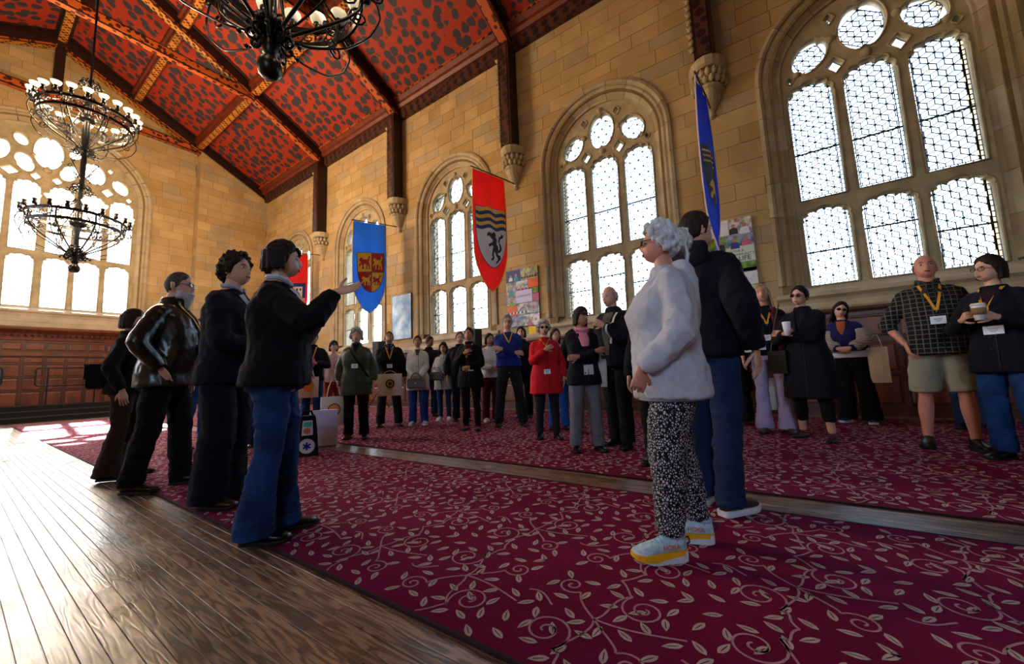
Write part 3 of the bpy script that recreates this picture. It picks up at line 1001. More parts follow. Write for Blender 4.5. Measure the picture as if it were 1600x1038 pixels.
# trusses
def oblong(m, p, q, y0, y1, dep, mi=0):
    (xa, za), (xb, zb) = p, q
    m.prism([(xa, za), (xb, zb), (xb, zb + dep), (xa, za + dep)], lambda u, v, w: (u, w, v), y0, y1, mi)
CZ = roof_z(XC + 4.0)   # collar height
def truss(y, posts=True, hw=0.15, king=False):
    r = empty('roof_truss', kind='structure', loc=(XC, y, CZ))
    P = Matrix.Translation((-XC, -y, -CZ))
    def ob(m, nm, mt, lab=None):
        o = m.obj(nm, mt, r); o.matrix_parent_inverse = P
        return o
    for s in (1, -1):
        m = MB(); oblong(m, (XC + s * 6.55, roof_z(XC + s * 6.55)), (XC, ZR), y - hw, y + hw, 0.5)
        ob(m, 'rafter', M_dark_wood)
        for (qa, qb, mt_) in ((6.5, 4.05, M_gold2), (4.0, 0.1, M_gold)):  # brighter gold above the collar: lit look of the underside put into colour
            m = MB(); oblong(m, (XC + s * qa, roof_z(XC + s * qa) - 0.012), (XC + s * qb, roof_z(XC + s * qb) - 0.012), y - hw + 0.035, y + hw - 0.035, 0.012)
            ob(m, 'painted_band', mt_)
        for e in (-1, 1):
            m = MB(); oblong(m, (XC + s * 6.5, roof_z(XC + s * 6.5) + 0.02), (XC + s * 0.1, roof_z(XC + s * 0.1) + 0.02), y + e * hw, y + e * (hw + 0.008), 0.06)
            ob(m, 'gilt_edge', M_gold2)
        if posts:
            px = XC + s * (XW - XC)
            m = MB(); m.box(*sorted((px - s * 0.06, px - s * 0.40)), y - 0.17, y + 0.17, 6.72, roof_z(px - s * 0.2))
            ob(m, 'post', M_dark_wood)
            m = MB(); m.box(*sorted((px - s * 0.40, px - s * 0.412)), y - 0.11, y + 0.11, 6.75, ZE)
            ob(m, 'painted_band', M_frieze)
            # carved crockets up the side of the post
            m = MB()
            for k in range(16):
                zz = 6.95 + k * 0.15
                m.ell((px - s * 0.38, y + 0.20, zz), (0.05, 0.055, 0.055), 8, 5)
                m.ell((px - s * 0.38, y + 0.245, zz + 0.045), (0.03, 0.03, 0.025), 6, 4)
            o = ob(m, 'crocket_strip', M_trac); o['kind'] = 'stuff'
            # knee brace
            if king is False:
                pts = []
                for i in range(9):
                    t = i / 8
                    pts.append((px - s * (0.42 + 0.9 * t ** 1.6), y, 8.9 + 1.0 * t ** 0.8))
        
    m = MB(); m.box(XC - 4.05, XC + 4.05, y - hw * 0.7, y + hw * 0.7, CZ - 0.02, CZ + 0.26)
    ob(m, 'collar_beam', M_dark_wood)
    m = MB(); m.box(XC - 4.05, XC + 4.05, y - hw * 0.55, y + hw * 0.55, CZ - 0.032, CZ - 0.02)
    ob(m, 'painted_band', M_gold2)
    m = MB()
    m.box(XC - 4.0, XC + 4.0, y - hw * 0.7 - 0.008, y - hw * 0.7, CZ + 0.02, CZ + 0.22)
    ob(m, 'painted_face', M_gold2)
    m = MB(); m.box(XC - 0.12, XC + 0.12, y - 0.1, y + 0.1, CZ, ZR)
    ob(m, 'king_post', M_dark_wood)
    return r
for y in TRUSS_Y[:-1]:
    truss(y)
truss(TRUSS_Y[-1] + 0.12, posts=False, king=True)

# corbels under the posts
def corbel(y, wall):
    r = empty('corbel', kind='structure', loc=(XW, y, 6.2))
    def ring(z, dx, dy):
        return [(-dx * math.sin(PI * k / 8), dy * math.cos(PI * k / 8), z) for k in range(9)] + [(0.05, -dy, z), (0.05, dy, z)]
    m = MB()
    prof = [(-0.56, 0.03, 0.03), (-0.53, 0.09, 0.07), (-0.49, 0.10, 0.08), (-0.46, 0.06, 0.05), (-0.42, 0.08, 0.07), (-0.30, 0.20, 0.15), (-0.16, 0.29, 0.21), (-0.08, 0.31, 0.23), (-0.05, 0.35, 0.26), (0.0, 0.35, 0.26)]
    m.loft([ring(*p) for p in prof])
    m.obj('bracket', M_arch, r)
    m = MB()
    m.loft([ring(*p) for p in [(0.0, 0.31, 0.23), (0.10, 0.33, 0.25), (0.20, 0.36, 0.27)]])
    for k in range(9):
        for row in range(2):
            a = PI * (k + 0.5 * row) / 8.5
            m.ell((-0.36 * math.sin(a), 0.28 * math.cos(a), 0.07 + row * 0.15), (0.06, 0.06, 0.07), 8, 6)
            m.ell((-0.40 * math.sin(a), 0.31 * math.cos(a), 0.11 + row * 0.15), (0.03, 0.03, 0.03), 6, 4)
    m.obj('carved_foliage', M_trac, r, smooth=True)
    m = MB()
    m.loft([ring(*p) for p in [(0.32, 0.40, 0.30), (0.36, 0.44, 0.33), (0.42, 0.45, 0.34), (0.50, 0.45, 0.34)]])
    m.obj('abacus', M_arch, r)
for y in [-4.03] + POST_Y:
    corbel(y, wall_r)

# ================================================================ panelling
def panelling(root, fn, u0, u1, rows, cw, z_top, crest=False):
    """rows: (z0, z1) of panels; fn(u,v,w) w<0 towards the room"""
    m = MB(); m.prism([(u0, 0.0), (u1, 0.0), (u1, z_top), (u0, z_top)], fn, 0.0, -0.03)
    m.obj('backing', M_pane_dark, root)
    n = int(round((u1 - u0) / cw)); cw = (u1 - u0) / n
    for (z0, z1) in rows:
        m = MB(); m.prism([(u0, z1 + 0.0), (u1, z1), (u1, z1 + 0.06), (u0, z1 + 0.06)], fn, -0.03, -0.058)
        m.obj('rail', M_pane_dark, root, fix=False)
    sm = None
    for i in range(n + 1):
        u = u0 + i * cw
        m = MB(); m.prism([(u - 0.03, 0), (u + 0.03, 0), (u + 0.03, rows[-1][1]), (u - 0.03, rows[-1][1])], fn, -0.03, -0.055)
        m.obj('stile', M_pane_dark, root, fix=False)
    for i in range(n):
        for (z0, z1) in rows:
            a, b2 = u0 + i * cw + 0.045, u0 + (i + 1) * cw - 0.045
            m = MB()
            q = 0.03
            r1 = [(a, z0 + 0.02), (b2, z0 + 0.02), (b2, z1 - 0.02), (a, z1 - 0.02)]
            r2 = [(a + q, z0 + 0.02 + q), (b2 - q, z0 + 0.02 + q), (b2 - q, z1 - 0.02 - q), (a + q, z1 - 0.02 - q)]
            m.loft([[fn(u, v, -0.028) for u, v in r1], [fn(u, v, -0.036) for u, v in r1], [fn(u, v, -0.05) for u, v in r2]])
            m.obj('panel', M_pane_wood, root, fix=False)
dado = empty('wainscot_right', kind='structure', loc=(XW, 6, 0))
def inv(o, root):
    for c in root.children:
        c.matrix_parent_inverse = root.matrix_basis.inverted()
panelling(dado, lambda u, v, w: (XW - 0.01 + w, u, v), -3.4, YP, [(0.16, 0.62), (0.66, 1.12), (1.2, 1.56)], 0.62, 1.62)
m = MB(); m.loft([[(XW + w, y, z) for z, w in ((1.62, 0.0), (1.62, -0.09), (1.66, -0.11), (1.70, -0.10), (1.71, 0.0))] for y in (-3.4, YP)])
m.obj('cap_moulding', M_pane_dark, dado)
m = MB(); m.box(XW - 0.1, XW, -3.4, YP, 0, 0.14)
m.obj('skirting', M_pane_dark, dado)
inv(dado, dado)
dend = empty('wainscot_end', kind='structure', loc=(XC, YE, 0))
panelling(dend, lambda u, v, w: (u, YE - 0.02 + w, v), -2.0, 5.45, [(0.16, 0.9), (0.94, 1.34), (1.38, 1.78), (1.82, 2.02), (2.24, 2.50)], 0.46, 2.70)
m = MB(); m.loft([[(x, YE + w, z) for z, w in ((2.55, -0.05), (2.58, -0.09), (2.64, -0.10), (2.78, -0.15), (2.90, -0.30), (2.95, -0.32), (3.0, -0.30), (3.0, 0.0), (2.55, 0))] for x in (-2.0, 5.45)])
m.obj('crest_moulding', M_pane_wood, dend)
m = MB(); m.box(-2.0, 5.45, YE - 0.13, YE - 0.05, 2.06, 2.18)
m.obj('middle_rail', M_pane_wood, dend)
m = MB()
for k in range(54):
    x = -1.95 + k * 0.137
    m.tube([(x, YE - 0.14, 2.80), (x + 0.05, YE - 0.20, 2.73), (x + 0.10, YE - 0.15, 2.69)], [0.02, 0.035, 0.015], 6)
tag(m.obj('carved_leaf_crest', M_pane_dark, dend), kind='stuff')
inv(dend, dend)
m = MB(); m.loft([[(x, YE + w, z) for z, w in ((3.0, 0.0), (3.0, -0.16), (3.14, -0.16), (3.2, -0.08), (3.36, -0.06), (3.4, 0.0))] for x in (-2.0, 5.45)])
tag(m.obj('trim_4', M_arch), kind='structure')
# ================================================================ chandeliers
M_shade = mat('frosted_lamp_bowl', '#e8dcc4', rough=0.35, var=0.1, emit=((1.0, 0.80, 0.55), 0.9))
M_shade_dim = mat('dim_glow_frosted_bowl', '#d8d6c4', rough=0.35, var=0.1, emit=((0.95, 0.92, 0.75), 0.12))  # weak emission gives these bowls a dim glow
def spiral3(c, ax, r0, r1, a0, turns, n=14):
    """spiral in the vertical plane holding the unit vector ax"""
    out = []
    for i in range(n):
        t = i / (n - 1)
        r = r0 + (r1 - r0) * t
        a = a0 + turns * 2 * PI * t
        out.append(Vector(c) + Vector(ax) * (r * math.cos(a)) + Vector((0, 0, r * math.sin(a))))
    return out
def chandelier(x, y, ztop, label, shade_m, watts):
    r = empty('chandelier', label, 'chandelier', 'two-tier iron chandeliers', (x, y, 0))
    m = MB()
    m.lathe([(0.0, 3.50), (0.05, 3.505), (0.085, 3.54), (0.10, 3.60), (0.085, 3.66), (0.05, 3.70), (0.03, 3.72)], 18)
    m.obj('finial_ball', M_black, r, smooth=True)
    m = MB()
    m.lathe([(0.03, 3.70), (0.06, 3.74), (0.07, 3.80), (0.045, 3.88), (0.05, 4.0), (0.04, 4.4), (0.07, 4.62), (0.07, 4.9), (0.045, 5.0), (0.04, 5.4), (0.05, 6.1), (0.045, 6.4), (0.06, 6.5), (0.07, 7.1), (0.05, 7.5), (0.04, 7.9), (0.05, 8.1), (0.02, 8.2)], 12)
    m.obj('stem', M_black, r, smooth=True)
    m = MB(); m.tube([(0, 0, 8.15), (0, 0, ztop)], 0.022, 8)
    m.obj('suspension_rod', M_black, r)
    # leafy scroll clusters
    for zc, n, R in ((3.86, 9, 0.17), (3.98, 7, 0.11), (5.42, 9, 0.17), (6.34, 9, 0.16), (8.02, 9, 0.18)):
        m = MB()
        for k in range(n):
            a = 2 * PI * k / n
            ax = (math.cos(a), math.sin(a), 0)
            c = (ax[0] * R * 0.75, ax[1] * R * 0.75, zc)
            m.tube(spiral3(c, ax, 0.075, 0.018, PI, -1.4), [0.014] * 13 + [0.02], 5)
            m.tube(spiral3((ax[0] * R * 0.6, ax[1] * R * 0.6, zc + 0.1), ax, 0.06, 0.015, -PI / 2, 1.2), 0.011, 5)
            m.ell((ax[0] * R * 1.35, ax[1] * R * 1.35, zc - 0.02), (0.022, 0.022, 0.022), 6, 5)
        m.obj('scroll_cluster', M_black, r, smooth=True)
    m = MB()
    for k in range(4):
        a = PI / 4 + PI / 2 * k
        ax = (math.cos(a), math.sin(a), 0)
        m.tube([(ax[0] * q, ax[1] * q, 5.92 + z) for q, z in ((0.04, -0.22), (0.12, -0.1), (0.2, 0.0), (0.27, 0.09))], 0.012, 5)
        m.tube(spiral3((ax[0] * 0.25, ax[1] * 0.25, 6.05), ax, 0.055, 0.015, -PI / 2, 1.2), 0.01, 5)
        m.tube(spiral3((ax[0] * 0.17, ax[1] * 0.17, 5.76), ax, 0.06, 0.015, PI / 2, -1.2), 0.01, 5)
    m.obj('middle_scrolls', M_black, r, smooth=True)
    for zr, R, n in ((4.72, 0.78, 20), (7.26, 0.80, 22)):
        for dz, rr in ((0.0, R), (-0.20, R - 0.03), ):
            m = MB()
            m.lathe([(rr - 0.012, zr + dz - 0.03), (rr + 0.012, zr + dz - 0.03), (rr + 0.012, zr + dz + 0.03), (rr - 0.012, zr + dz + 0.03), (rr - 0.012, zr + dz - 0.03)], 48)
            m.obj('hoop', M_black, r, smooth=False)
        m = MB(); m.lathe([(0.07, zr - 0.16), (0.13, zr - 0.12), (0.15, zr - 0.04), (0.09, zr + 0.02), (0.07, zr + 0.06)], 14)
        m.obj('hub', M_black, r, smooth=True)
        for k in range(8):
            a = 2 * PI * (k + 0.3) / 8
            ax = Vector((math.cos(a), math.sin(a), 0))
            def P(q, z): return (ax.x * q, ax.y * q, zr + z)
            m = MB()
            m.tube(smooth_path([P(0.05, -0.86), P(0.18, -0.74), P(0.40, -0.58), P(0.60, -0.42), P(0.72, -0.28), P(0.745, -0.16), P(0.74, 0.0)], 3), 0.017, 6)
            m.tube(smooth_path([P(0.06, -0.80), P(0.32, -0.82), P(0.62, -0.72), P(0.83, -0.52), P(0.92, -0.30), P(0.88, -0.14), P(0.78, -0.10)], 4), 0.010, 5)
            m.tube([P(0.07, 0.5), P(0.16, 0.36), P(0.40, 0.18), P(0.60, 0.06), P(R, 0.0)], 0.012, 5)
            m.tube([P(0.1, -0.06), P(0.4, -0.04), P(R, -0.02)], 0.011, 5)
            m.tube(spiral3(P(0.72, -0.36), ax, 0.10, 0.02, PI / 2, 1.5), 0.012, 5)
            m.tube(spiral3(P(0.62, -0.16), ax, 0.08, 0.02, 0, -1.5), 0.011, 5)
            m.tube(spiral3(P(0.9, -0.08), ax, 0.06, 0.015, PI, 1.3), 0.010, 5)
            m.obj('scroll_arm', M_black, r, smooth=True)
        # scrolls between the two hoops
        m = MB()
        for k in range(n):
            a = 2 * PI * (k + 0.5) / n
            for q in (-1, 1):
                pts = []
                for i in range(12):
                    t = i / 11
                    rr = 0.075 * (1 - 0.8 * t)
                    aa = q * (PI + 2.4 * PI * t)
                    pts.append(((R - 0.015) * math.cos(a + q * 0.085 + rr * math.cos(aa) / R), (R - 0.015) * math.sin(a + q * 0.085 + rr * math.cos(aa) / R), zr - 0.1 + rr * math.sin(aa)))
                m.tube(pts, 0.008, 4)
        tag(m.obj('hoop_scrollwork', M_black, r), kind='stuff')
        for k in range(n):
            a = 2 * PI * k / n
            c = ((R + 0.05) * math.cos(a), (R + 0.05) * math.sin(a), zr + 0.06)
            m = MB(); m.lathe([(0.0, -0.05), (0.035, -0.04), (0.045, 0.0), (0.03, 0.03), (0.035, 0.06), (0.045, 0.075), (0.0, 0.075)], 10, c)
            m.tube([((R - 0.0) * math.cos(a), (R - 0.0) * math.sin(a), zr), (c[0], c[1], c[2] - 0.03)], 0.012, 5)
            cup = m.obj('lamp_cup', M_black, r, smooth=True)
            m = MB(); m.lathe([(0.0, 0.07), (0.03, 0.075), (0.055, 0.095), (0.075, 0.13), (0.085, 0.165), (0.07, 0.16), (0.05, 0.12), (0.0, 0.09)], 14, c)
            m.obj('lamp_bowl', shade_m, cup, smooth=True)
        for k in range(4):
            a = PI / 2 * k + 0.4
            ld = bpy.data.lights.new('lamp_light', 'POINT')
            ld.energy = watts / 8
            ld.color = (1.0, 0.72, 0.42)
            ld.shadow_soft_size = 0.12
            lo = bpy.data.objects.new('lamp_light', ld)
            COL.objects.link(lo); lo.parent = r
            lo.location = ((R + 0.05) * math.cos(a), (R + 0.05) * math.sin(a), zr + 0.36)
    return r
chandelier(1.40, 12.8, ZR + 0.2, 'tall two-tier black iron chandelier with lit bowls in front of the end window', M_shade, LAMP_A)
chandelier(1.40, 3.42, ZR + 0.2, 'black iron chandelier overhead whose round finial hangs nearest the viewer', M_shade_dim, LAMP_B)

# ================================================================ banners
M_red = mat('red_banner_cloth', '#f03c38', rough=0.7, var=0.12, scale=2)
M_blue = mat('azure_banner_cloth', '#52a2f4', rough=0.7, var=0.12, scale=2)
M_blue2 = mat('deep_blue_banner_cloth', '#1450d8', rough=0.6, var=0.15, scale=2)
def translucent(m, amt):
    nt = m.node_tree; b = nt.nodes['Principled BSDF']; out = nt.nodes['Material Output']
    tl = nt.nodes.new('ShaderNodeBsdfTranslucent')
    src = b.inputs['Base Color'].links[0].from_socket
    nt.links.new(src, tl.inputs[0])
    mx = nt.nodes.new('ShaderNodeMixShader'); mx.inputs[0].default_value = amt
    nt.links.new(b.outputs[0], mx.inputs[1]); nt.links.new(tl.outputs[0], mx.inputs[2]); nt.links.new(mx.outputs[0], out.inputs[0])
for q in (M_red, M_blue, M_blue2): translucent(q, 0.62)
def cm(n, c): 
    if n in MATS: return MATS[n]
    m = mat(n, c, rough=0.7, var=0.1); translucent(m, 0.25); return m
C_gold, C_navy, C_white, C_black, C_dred, C_orange = cm('gold_cloth', '#e8b42c'), cm('navy_cloth', '#1c3272'), cm('pale_cloth', '#e6d6da'), cm('black_cloth', '#141418'), cm('crimson_cloth', '#b01c1c'), cm('orange_cloth', '#f0a050')
M_pole = mat('banner_pole_wood', '#4a3020', rough=0.5)

RAMP = [(0.18, 0.98), (0.24, 0.93), (0.27, 0.99), (0.31, 0.92), (0.40, 0.99), (0.50, 0.98), (0.56, 0.90), (0.52, 0.84), (0.58, 0.80), (0.60, 0.72), (0.58, 0.62), (0.66, 0.56), (0.68, 0.46), (0.64, 0.38), (0.66, 0.30), (0.78, 0.26), (0.80, 0.16), (0.72, 0.10), (0.62, 0.02), (0.52, 0.0), (0.54, 0.06), (0.62, 0.10), (0.66, 0.18), (0.56, 0.24), (0.50, 0.34), (0.42, 0.38), (0.40, 0.28), (0.44, 0.18), (0.36, 0.10), (0.22, 0.08), (0.24, 0.14), (0.32, 0.18), (0.28, 0.28), (0.32, 0.42), (0.38, 0.54), (0.30, 0.56), (0.16, 0.50), (0.12, 0.58), (0.18, 0.60), (0.32, 0.66), (0.36, 0.72), (0.28, 0.78), (0.16, 0.86), (0.10, 0.82), (0.08, 0.90)]
TAIL = [(0.64, 0.34), (0.78, 0.38), (0.86, 0.48), (0.82, 0.60), (0.74, 0.68), (0.78, 0.80), (0.90, 0.84), (0.98, 0.96), (0.90, 0.92), (0.84, 0.98), (0.82, 0.90), (0.72, 0.86), (0.66, 0.72), (0.74, 0.58), (0.76, 0.48), (0.66, 0.42)]
LION = [(0.02, 0.66), (0.10, 0.78), (0.16, 0.84), (0.24, 0.86), (0.30, 0.78), (0.44, 0.72), (0.62, 0.72), (0.74, 0.74), (0.82, 0.84), (0.80, 0.96), (0.90, 0.98), (0.98, 0.92), (0.92, 0.84), (0.88, 0.70), (0.82, 0.60), (0.86, 0.44), (0.92, 0.30), (0.90, 0.12), (0.98, 0.06), (0.82, 0.04), (0.80, 0.24), (0.72, 0.34), (0.68, 0.24), (0.72, 0.06), (0.56, 0.04), (0.60, 0.26), (0.58, 0.40), (0.44, 0.40), (0.36, 0.26), (0.40, 0.06), (0.24, 0.04), (0.28, 0.22), (0.24, 0.38), (0.14, 0.34), (0.08, 0.20), (0.0, 0.24), (0.04, 0.40), (0.16, 0.50), (0.14, 0.58)]

def banner(ypos, x0, x1, z0, z1, zbot, fabric, label, emblem, yaw=0.0, ripple=0.03):
    """hangs in a plane square to the wall from a pole; x0 outer, x1 at the wall side"""
    r = empty('banner', label, 'banner', 'heraldic banners on poles along the window wall', (x1, ypos, z1))
    W = x1 - x0
    H = (z0 + z1) / 2 - zbot
    cy, sy = math.cos(yaw), math.sin(yaw)
    def pt(u, v, off=0.0):
        """u 0..1 across from the outer edge, v 0..1 down"""
        top = z0 + (z1 - z0) * u
        z = top - v * H
        rip = ripple * math.sin(u * 9 + v * 2.0) * (0.3 + v) * (1 - 0.4 * v) + 0.02 * math.sin(v * 5 + u * 3)
        dx = -(1 - u) * W
        return (dx * cy - (rip + off) * sy, (rip + off) * cy + dx * sy, z - z1)
    def edge(v):
        """half-width as a share of the width"""
        if v < 0.68: return 0.5
        t = (v - 0.68) / 0.32
        return 0.5 * math.sqrt(max(0.0, 1 - t ** 1.7)) * (1 - 0.12 * t)
    m = MB()
    rows = []
    for i in range(31):
        v = i / 30
        e = max(edge(v), 0.004)
        rows.append([pt(0.5 + e * (2 * k / 12 - 1), v, 0.003) for k in range(13)] + [pt(0.5 + e * (1 - 2 * k / 12), v, -0.003) for k in range(13)])
    m.loft(rows)
    m.obj('cloth', fabric, r, smooth=False)
    # gilt hem
    m = MB()
    for s in (-1, 1):
        m.tube([pt(0.5 + s * max(edge(v / 20), 0.004), v / 20, 0) for v in range(21)], 0.012, 5)
    m.obj('hem', C_gold if fabric is not M_blue2 else C_white, r)
    m = MB(); m.tube([pt(-0.06, -0.008), pt(1.0, -0.008), (0.50, 0.0, 0.09)], 0.016, 8)
    m.obj('pole', M_pole, r)
    def patch(nm, poly, mt, off, tess=1):
        """flat cloth shape sewn on both faces"""
        mb = MB()
        # split long edges so the patch follows the cloth
        pl = []
        for i in range(len(poly)):
            a, b2 = poly[i], poly[(i + 1) % len(poly)]
            n = max(1, int(math.hypot(a[0] - b2[0], a[1] - b2[1]) / 0.08))
            for k in range(n): pl.append((a[0] + (b2[0] - a[0]) * k / n, a[1] + (b2[1] - a[1]) * k / n))
        tri = [tuple(pl[i] for i in t) for t in tessellate_polygon([[Vector((u, v, 0)) for u, v in pl]])]
        idx, pl2, fs_ = {}, [], []
        while tri:
            a, b2, c = tri.pop()
            ls = [math.dist(a, b2), math.dist(b2, c), math.dist(c, a)]
            k = ls.index(max(ls))
            if ls[k] > 0.07:
                a, b2, c = ((a, b2, c), (b2, c, a), (c, a, b2))[k]
                md = ((a[0] + b2[0]) / 2, (a[1] + b2[1]) / 2)
                tri += [(a, md, c), (md, b2, c)]
                continue
            f = []
            for q in (a, b2, c):
                kk = (round(q[0], 5), round(q[1], 5))
                if kk not in idx: idx[kk] = len(pl2); pl2.append(q)
                f.append(idx[kk])
            fs_.append(tuple(f))
        pl, tri = pl2, fs_
        for sgn in (1, -1):
            mb.add([pt(u, v, sgn * off) for u, v in pl], tri)
        me = mb.mesh(nm, mt)
        return put(nm, me, r)
    emblem(patch)
    return r
def shield(u0, u1, v0, v1, n=18, g=0.0):
    """outline: flat top, curved point"""
    p = [(u0 - g, v0 - g * 0.4), (u1 + g, v0 - g * 0.4)]
    uc, hw = (u0 + u1) / 2, (u1 - u0) / 2 + g
    vm = v0 + (v1 - v0) * 0.38
    for i in range(n + 1):
        t = i / n
        a = PI / 2 * t
        p.append((uc + hw * math.cos(a) ** 0.85, vm + (v1 + g * 0.5 - vm) * math.sin(a)))
    for i in range(n, -1, -1):
        a = PI / 2 * i / n
        if i < n: p.append((uc - hw * math.cos(a) ** 0.85, vm + (v1 + g * 0.5 - vm) * math.sin(a)))
    return p
def place(poly, u0, u1, v0, v1, flip=False):
    return [((u1 - (u1 - u0) * x) if flip else (u0 + (u1 - u0) * x), v1 - (v1 - v0) * y) for x, y in poly]
def cut(poly, u0, u1, v0, v1):
    c = clip_convex(poly[::1], [(u0, v0), (u1, v0), (u1, v1), (u0, v1)])
    if len(c) < 3: c = clip_convex(poly, [(u0, v0), (u0, v1), (u1, v1), (u1, v0)][::-1])
    return c
def emb_lions(patch):
    S = shield(0.14, 0.93, 0.34, 0.77)
    patch('shield_border', shield(0.14, 0.93, 0.34, 0.77, g=0.012), C_black, 0.005)
    for (a, b2, c, d, bg, fg) in ((0.14, 0.53, 0.34, 0.55, C_gold, C_dred), (0.54, 0.93, 0.34, 0.55, C_dred, C_gold), (0.14, 0.53, 0.555, 0.78, C_dred, C_gold), (0.54, 0.93, 0.555, 0.78, C_gold, C_dred)):
        q = cut(S, a, b2, c, d)
        if len(q) > 2: patch('shield_quarter', q, bg, 0.008)
        k = 0.0 if c < 0.5 else 0.03
        a2, b3 = (a + 0.03, b2 - 0.03) if c < 0.5 else ((a + 0.09, b2 - 0.02) if a < 0.3 else (a + 0.02, b2 - 0.09))
        patch('lion', place(LION, a2, b3, c + 0.03, c + (0.19 if c < 0.5 else 0.15)), fg, 0.012)
def emb_wave(patch):
    S = shield(0.08, 0.97, 0.30, 0.80)
    patch('shield_border', shield(0.08, 0.97, 0.30, 0.80, g=0.012), C_black, 0.005)
    patch('shield_field', S, C_white, 0.008)
    for k in range(6):
        t, b2 = 0.302 + k * 0.030, 0.302 + (k + 1) * 0.030
        f = lambda u, v: v + 0.010 * math.sin((u - 0.08) * 2 * PI / 0.45) + (0.0)
        us = [0.085 + 0.88 * i / 16 for i in range(17)]
        patch('wavy_bar', [(u, f(u, t)) for u in us] + [(u, f(u, b2)) for u in us[::-1]], C_gold if k % 2 == 0 else C_navy, 0.011)
    patch('rampant_lion', place(RAMP, 0.28, 0.92, 0.50, 0.77), C_black, 0.012)
    patch('rampant_lion', place(TAIL, 0.28, 0.92, 0.50, 0.77), C_black, 0.012)
def emb_checks(patch):
    S = shield(0.16, 0.92, 0.42, 0.86)
    patch('shield_field', S, C_orange, 0.006)
    n = 16
    O = shield(0.16, 0.92, 0.42, 0.86); I = shield(0.27, 0.81, 0.47, 0.80)
    L = len(O)
    for k in range(0, L - 1, 4):
        if (k // 4) % 2 == 0:
            a = O[k:k + 5]; b2 = I[k:k + 5]
            if len(a) > 2: patch('navy_check', a + b2[::-1], C_navy, 0.009)
    for (a, b2, c, d, bg) in ((0.27, 0.54, 0.47, 0.63, C_orange), (0.54, 0.81, 0.47, 0.63, C_white), (0.27, 0.54, 0.63, 0.81, C_white), (0.54, 0.81, 0.63, 0.81, C_orange)):
        q = cut(I, a, b2, c, d)
        if len(q) > 2: patch('shield_quarter', q, bg, 0.011)
    for cu, cv in ((0.61, 0.51), (0.74, 0.51), (0.68, 0.57), (0.33, 0.67), (0.46, 0.67), (0.42, 0.73)):
        patch('black_bird', [(cu + 0.045 * math.cos(t * PI / 4) * (1 if t % 2 else 0.7), cv + 0.02 * math.sin(t * PI / 4) * (1 if t % 2 else 0.7)) for t in range(8)], C_black, 0.014)
def emb_edge(patch):
    patch('shield_field', shield(0.12, 0.90, 0.36, 0.74), C_black, 0.007)
    patch('yellow_charge', place(LION, 0.2, 0.85, 0.54, 0.70), C_gold, 0.012)
    for v in (0.39, 0.42, 0.45):
        patch('yellow_bar', [(0.15, v), (0.88, v), (0.88, v + 0.012), (0.15, v + 0.012)], C_gold, 0.012)
banner(14.66, 6.55, 7.57, 5.62, 5.82, 3.0, M_red, 'red banner behind the pointing woman, with checked shield border and small black birds', emb_checks)
banner(9.95, 6.45, 7.59, 5.57, 5.78, 2.86, M_blue, 'light blue banner with a shield of four red and gold lion quarters', emb_lions)
banner(5.22, 6.32, 7.54, 5.50, 5.72, 2.76, M_red, 'red banner with blue and yellow waves above a black rampant lion', emb_wave)
banner(0.60, 6.40, 7.45, 5.48, 5.72, 2.55, M_blue2, 'deep blue banner seen edge-on beside the large nearest window', emb_edge, yaw=-0.045, ripple=0.05)

# ================================================================ posters
def photo_mats():
    out = []
    for i, (a, b2) in enumerate((('#b8b4c0', '#2a2228'), ('#6a84b0', '#181a24'), ('#d0c8c4', '#4a3a40'), ('#9aa860', '#28301c'), ('#c86a34', '#3a2a28'), ('#8a8c94', '#20242c'), ('#7a5a6a', '#1c1820'), ('#b4bcc8', '#3a4454'))):
        m, nt, b = nodes_of('photo_print_%s' % 'abcdefgh'[i], 0.35)
        tc = nt.nodes.new('ShaderNodeTexCoord')
        vo = nt.nodes.new('ShaderNodeTexVoronoi'); vo.inputs['Scale'].default_value = 16
        nz = nt.nodes.new('ShaderNodeTexNoise'); nz.inputs['Scale'].default_value = 9
        nt.links.new(tc.outputs['Object'], vo.inputs[0]); nt.links.new(tc.outputs['Object'], nz.inputs[0])
        rp = nt.nodes.new('ShaderNodeValToRGB'); rp.color_ramp.interpolation = 'LINEAR'
        e = rp.color_ramp.elements
        e[0].position = 0.40; e[0].color = (*hx(b2), 1); e[1].position = 0.58; e[1].color = (*hx(a), 1)
        nt.links.new(nz.outputs[0], rp.inputs[0])
        mx = nt.nodes.new('ShaderNodeMixRGB'); mx.inputs[0].default_value = 0.22
        nt.links.new(rp.outputs[0], mx.inputs[1]); nt.links.new(vo.outputs['Color'], mx.inputs[2])
        nt.links.new(mx.outputs[0], b.inputs['Base Color'])
        out.append(m)
    return out
PH = photo_mats()
def text_mesh(s, size, mt, parent, M, name='lettering', bold=0.0, align='CENTER'):
    cu = bpy.data.curves.new('t', 'FONT'); cu.body = s; cu.size = size; cu.align_x = align; cu.extrude = 0.0008; cu.offset = bold
    o = bpy.data.objects.new('t', cu); WORK.collection.objects.link(o)
    vl = WORK.view_layers[0]; vl.update()
    me = bpy.data.meshes.new_from_object(o.evaluated_get(vl.depsgraph)); bpy.data.objects.remove(o)
    me.materials.clear(); me.materials.append(mt)
    q = put(name, me, parent); q.matrix_basis = M
    return q
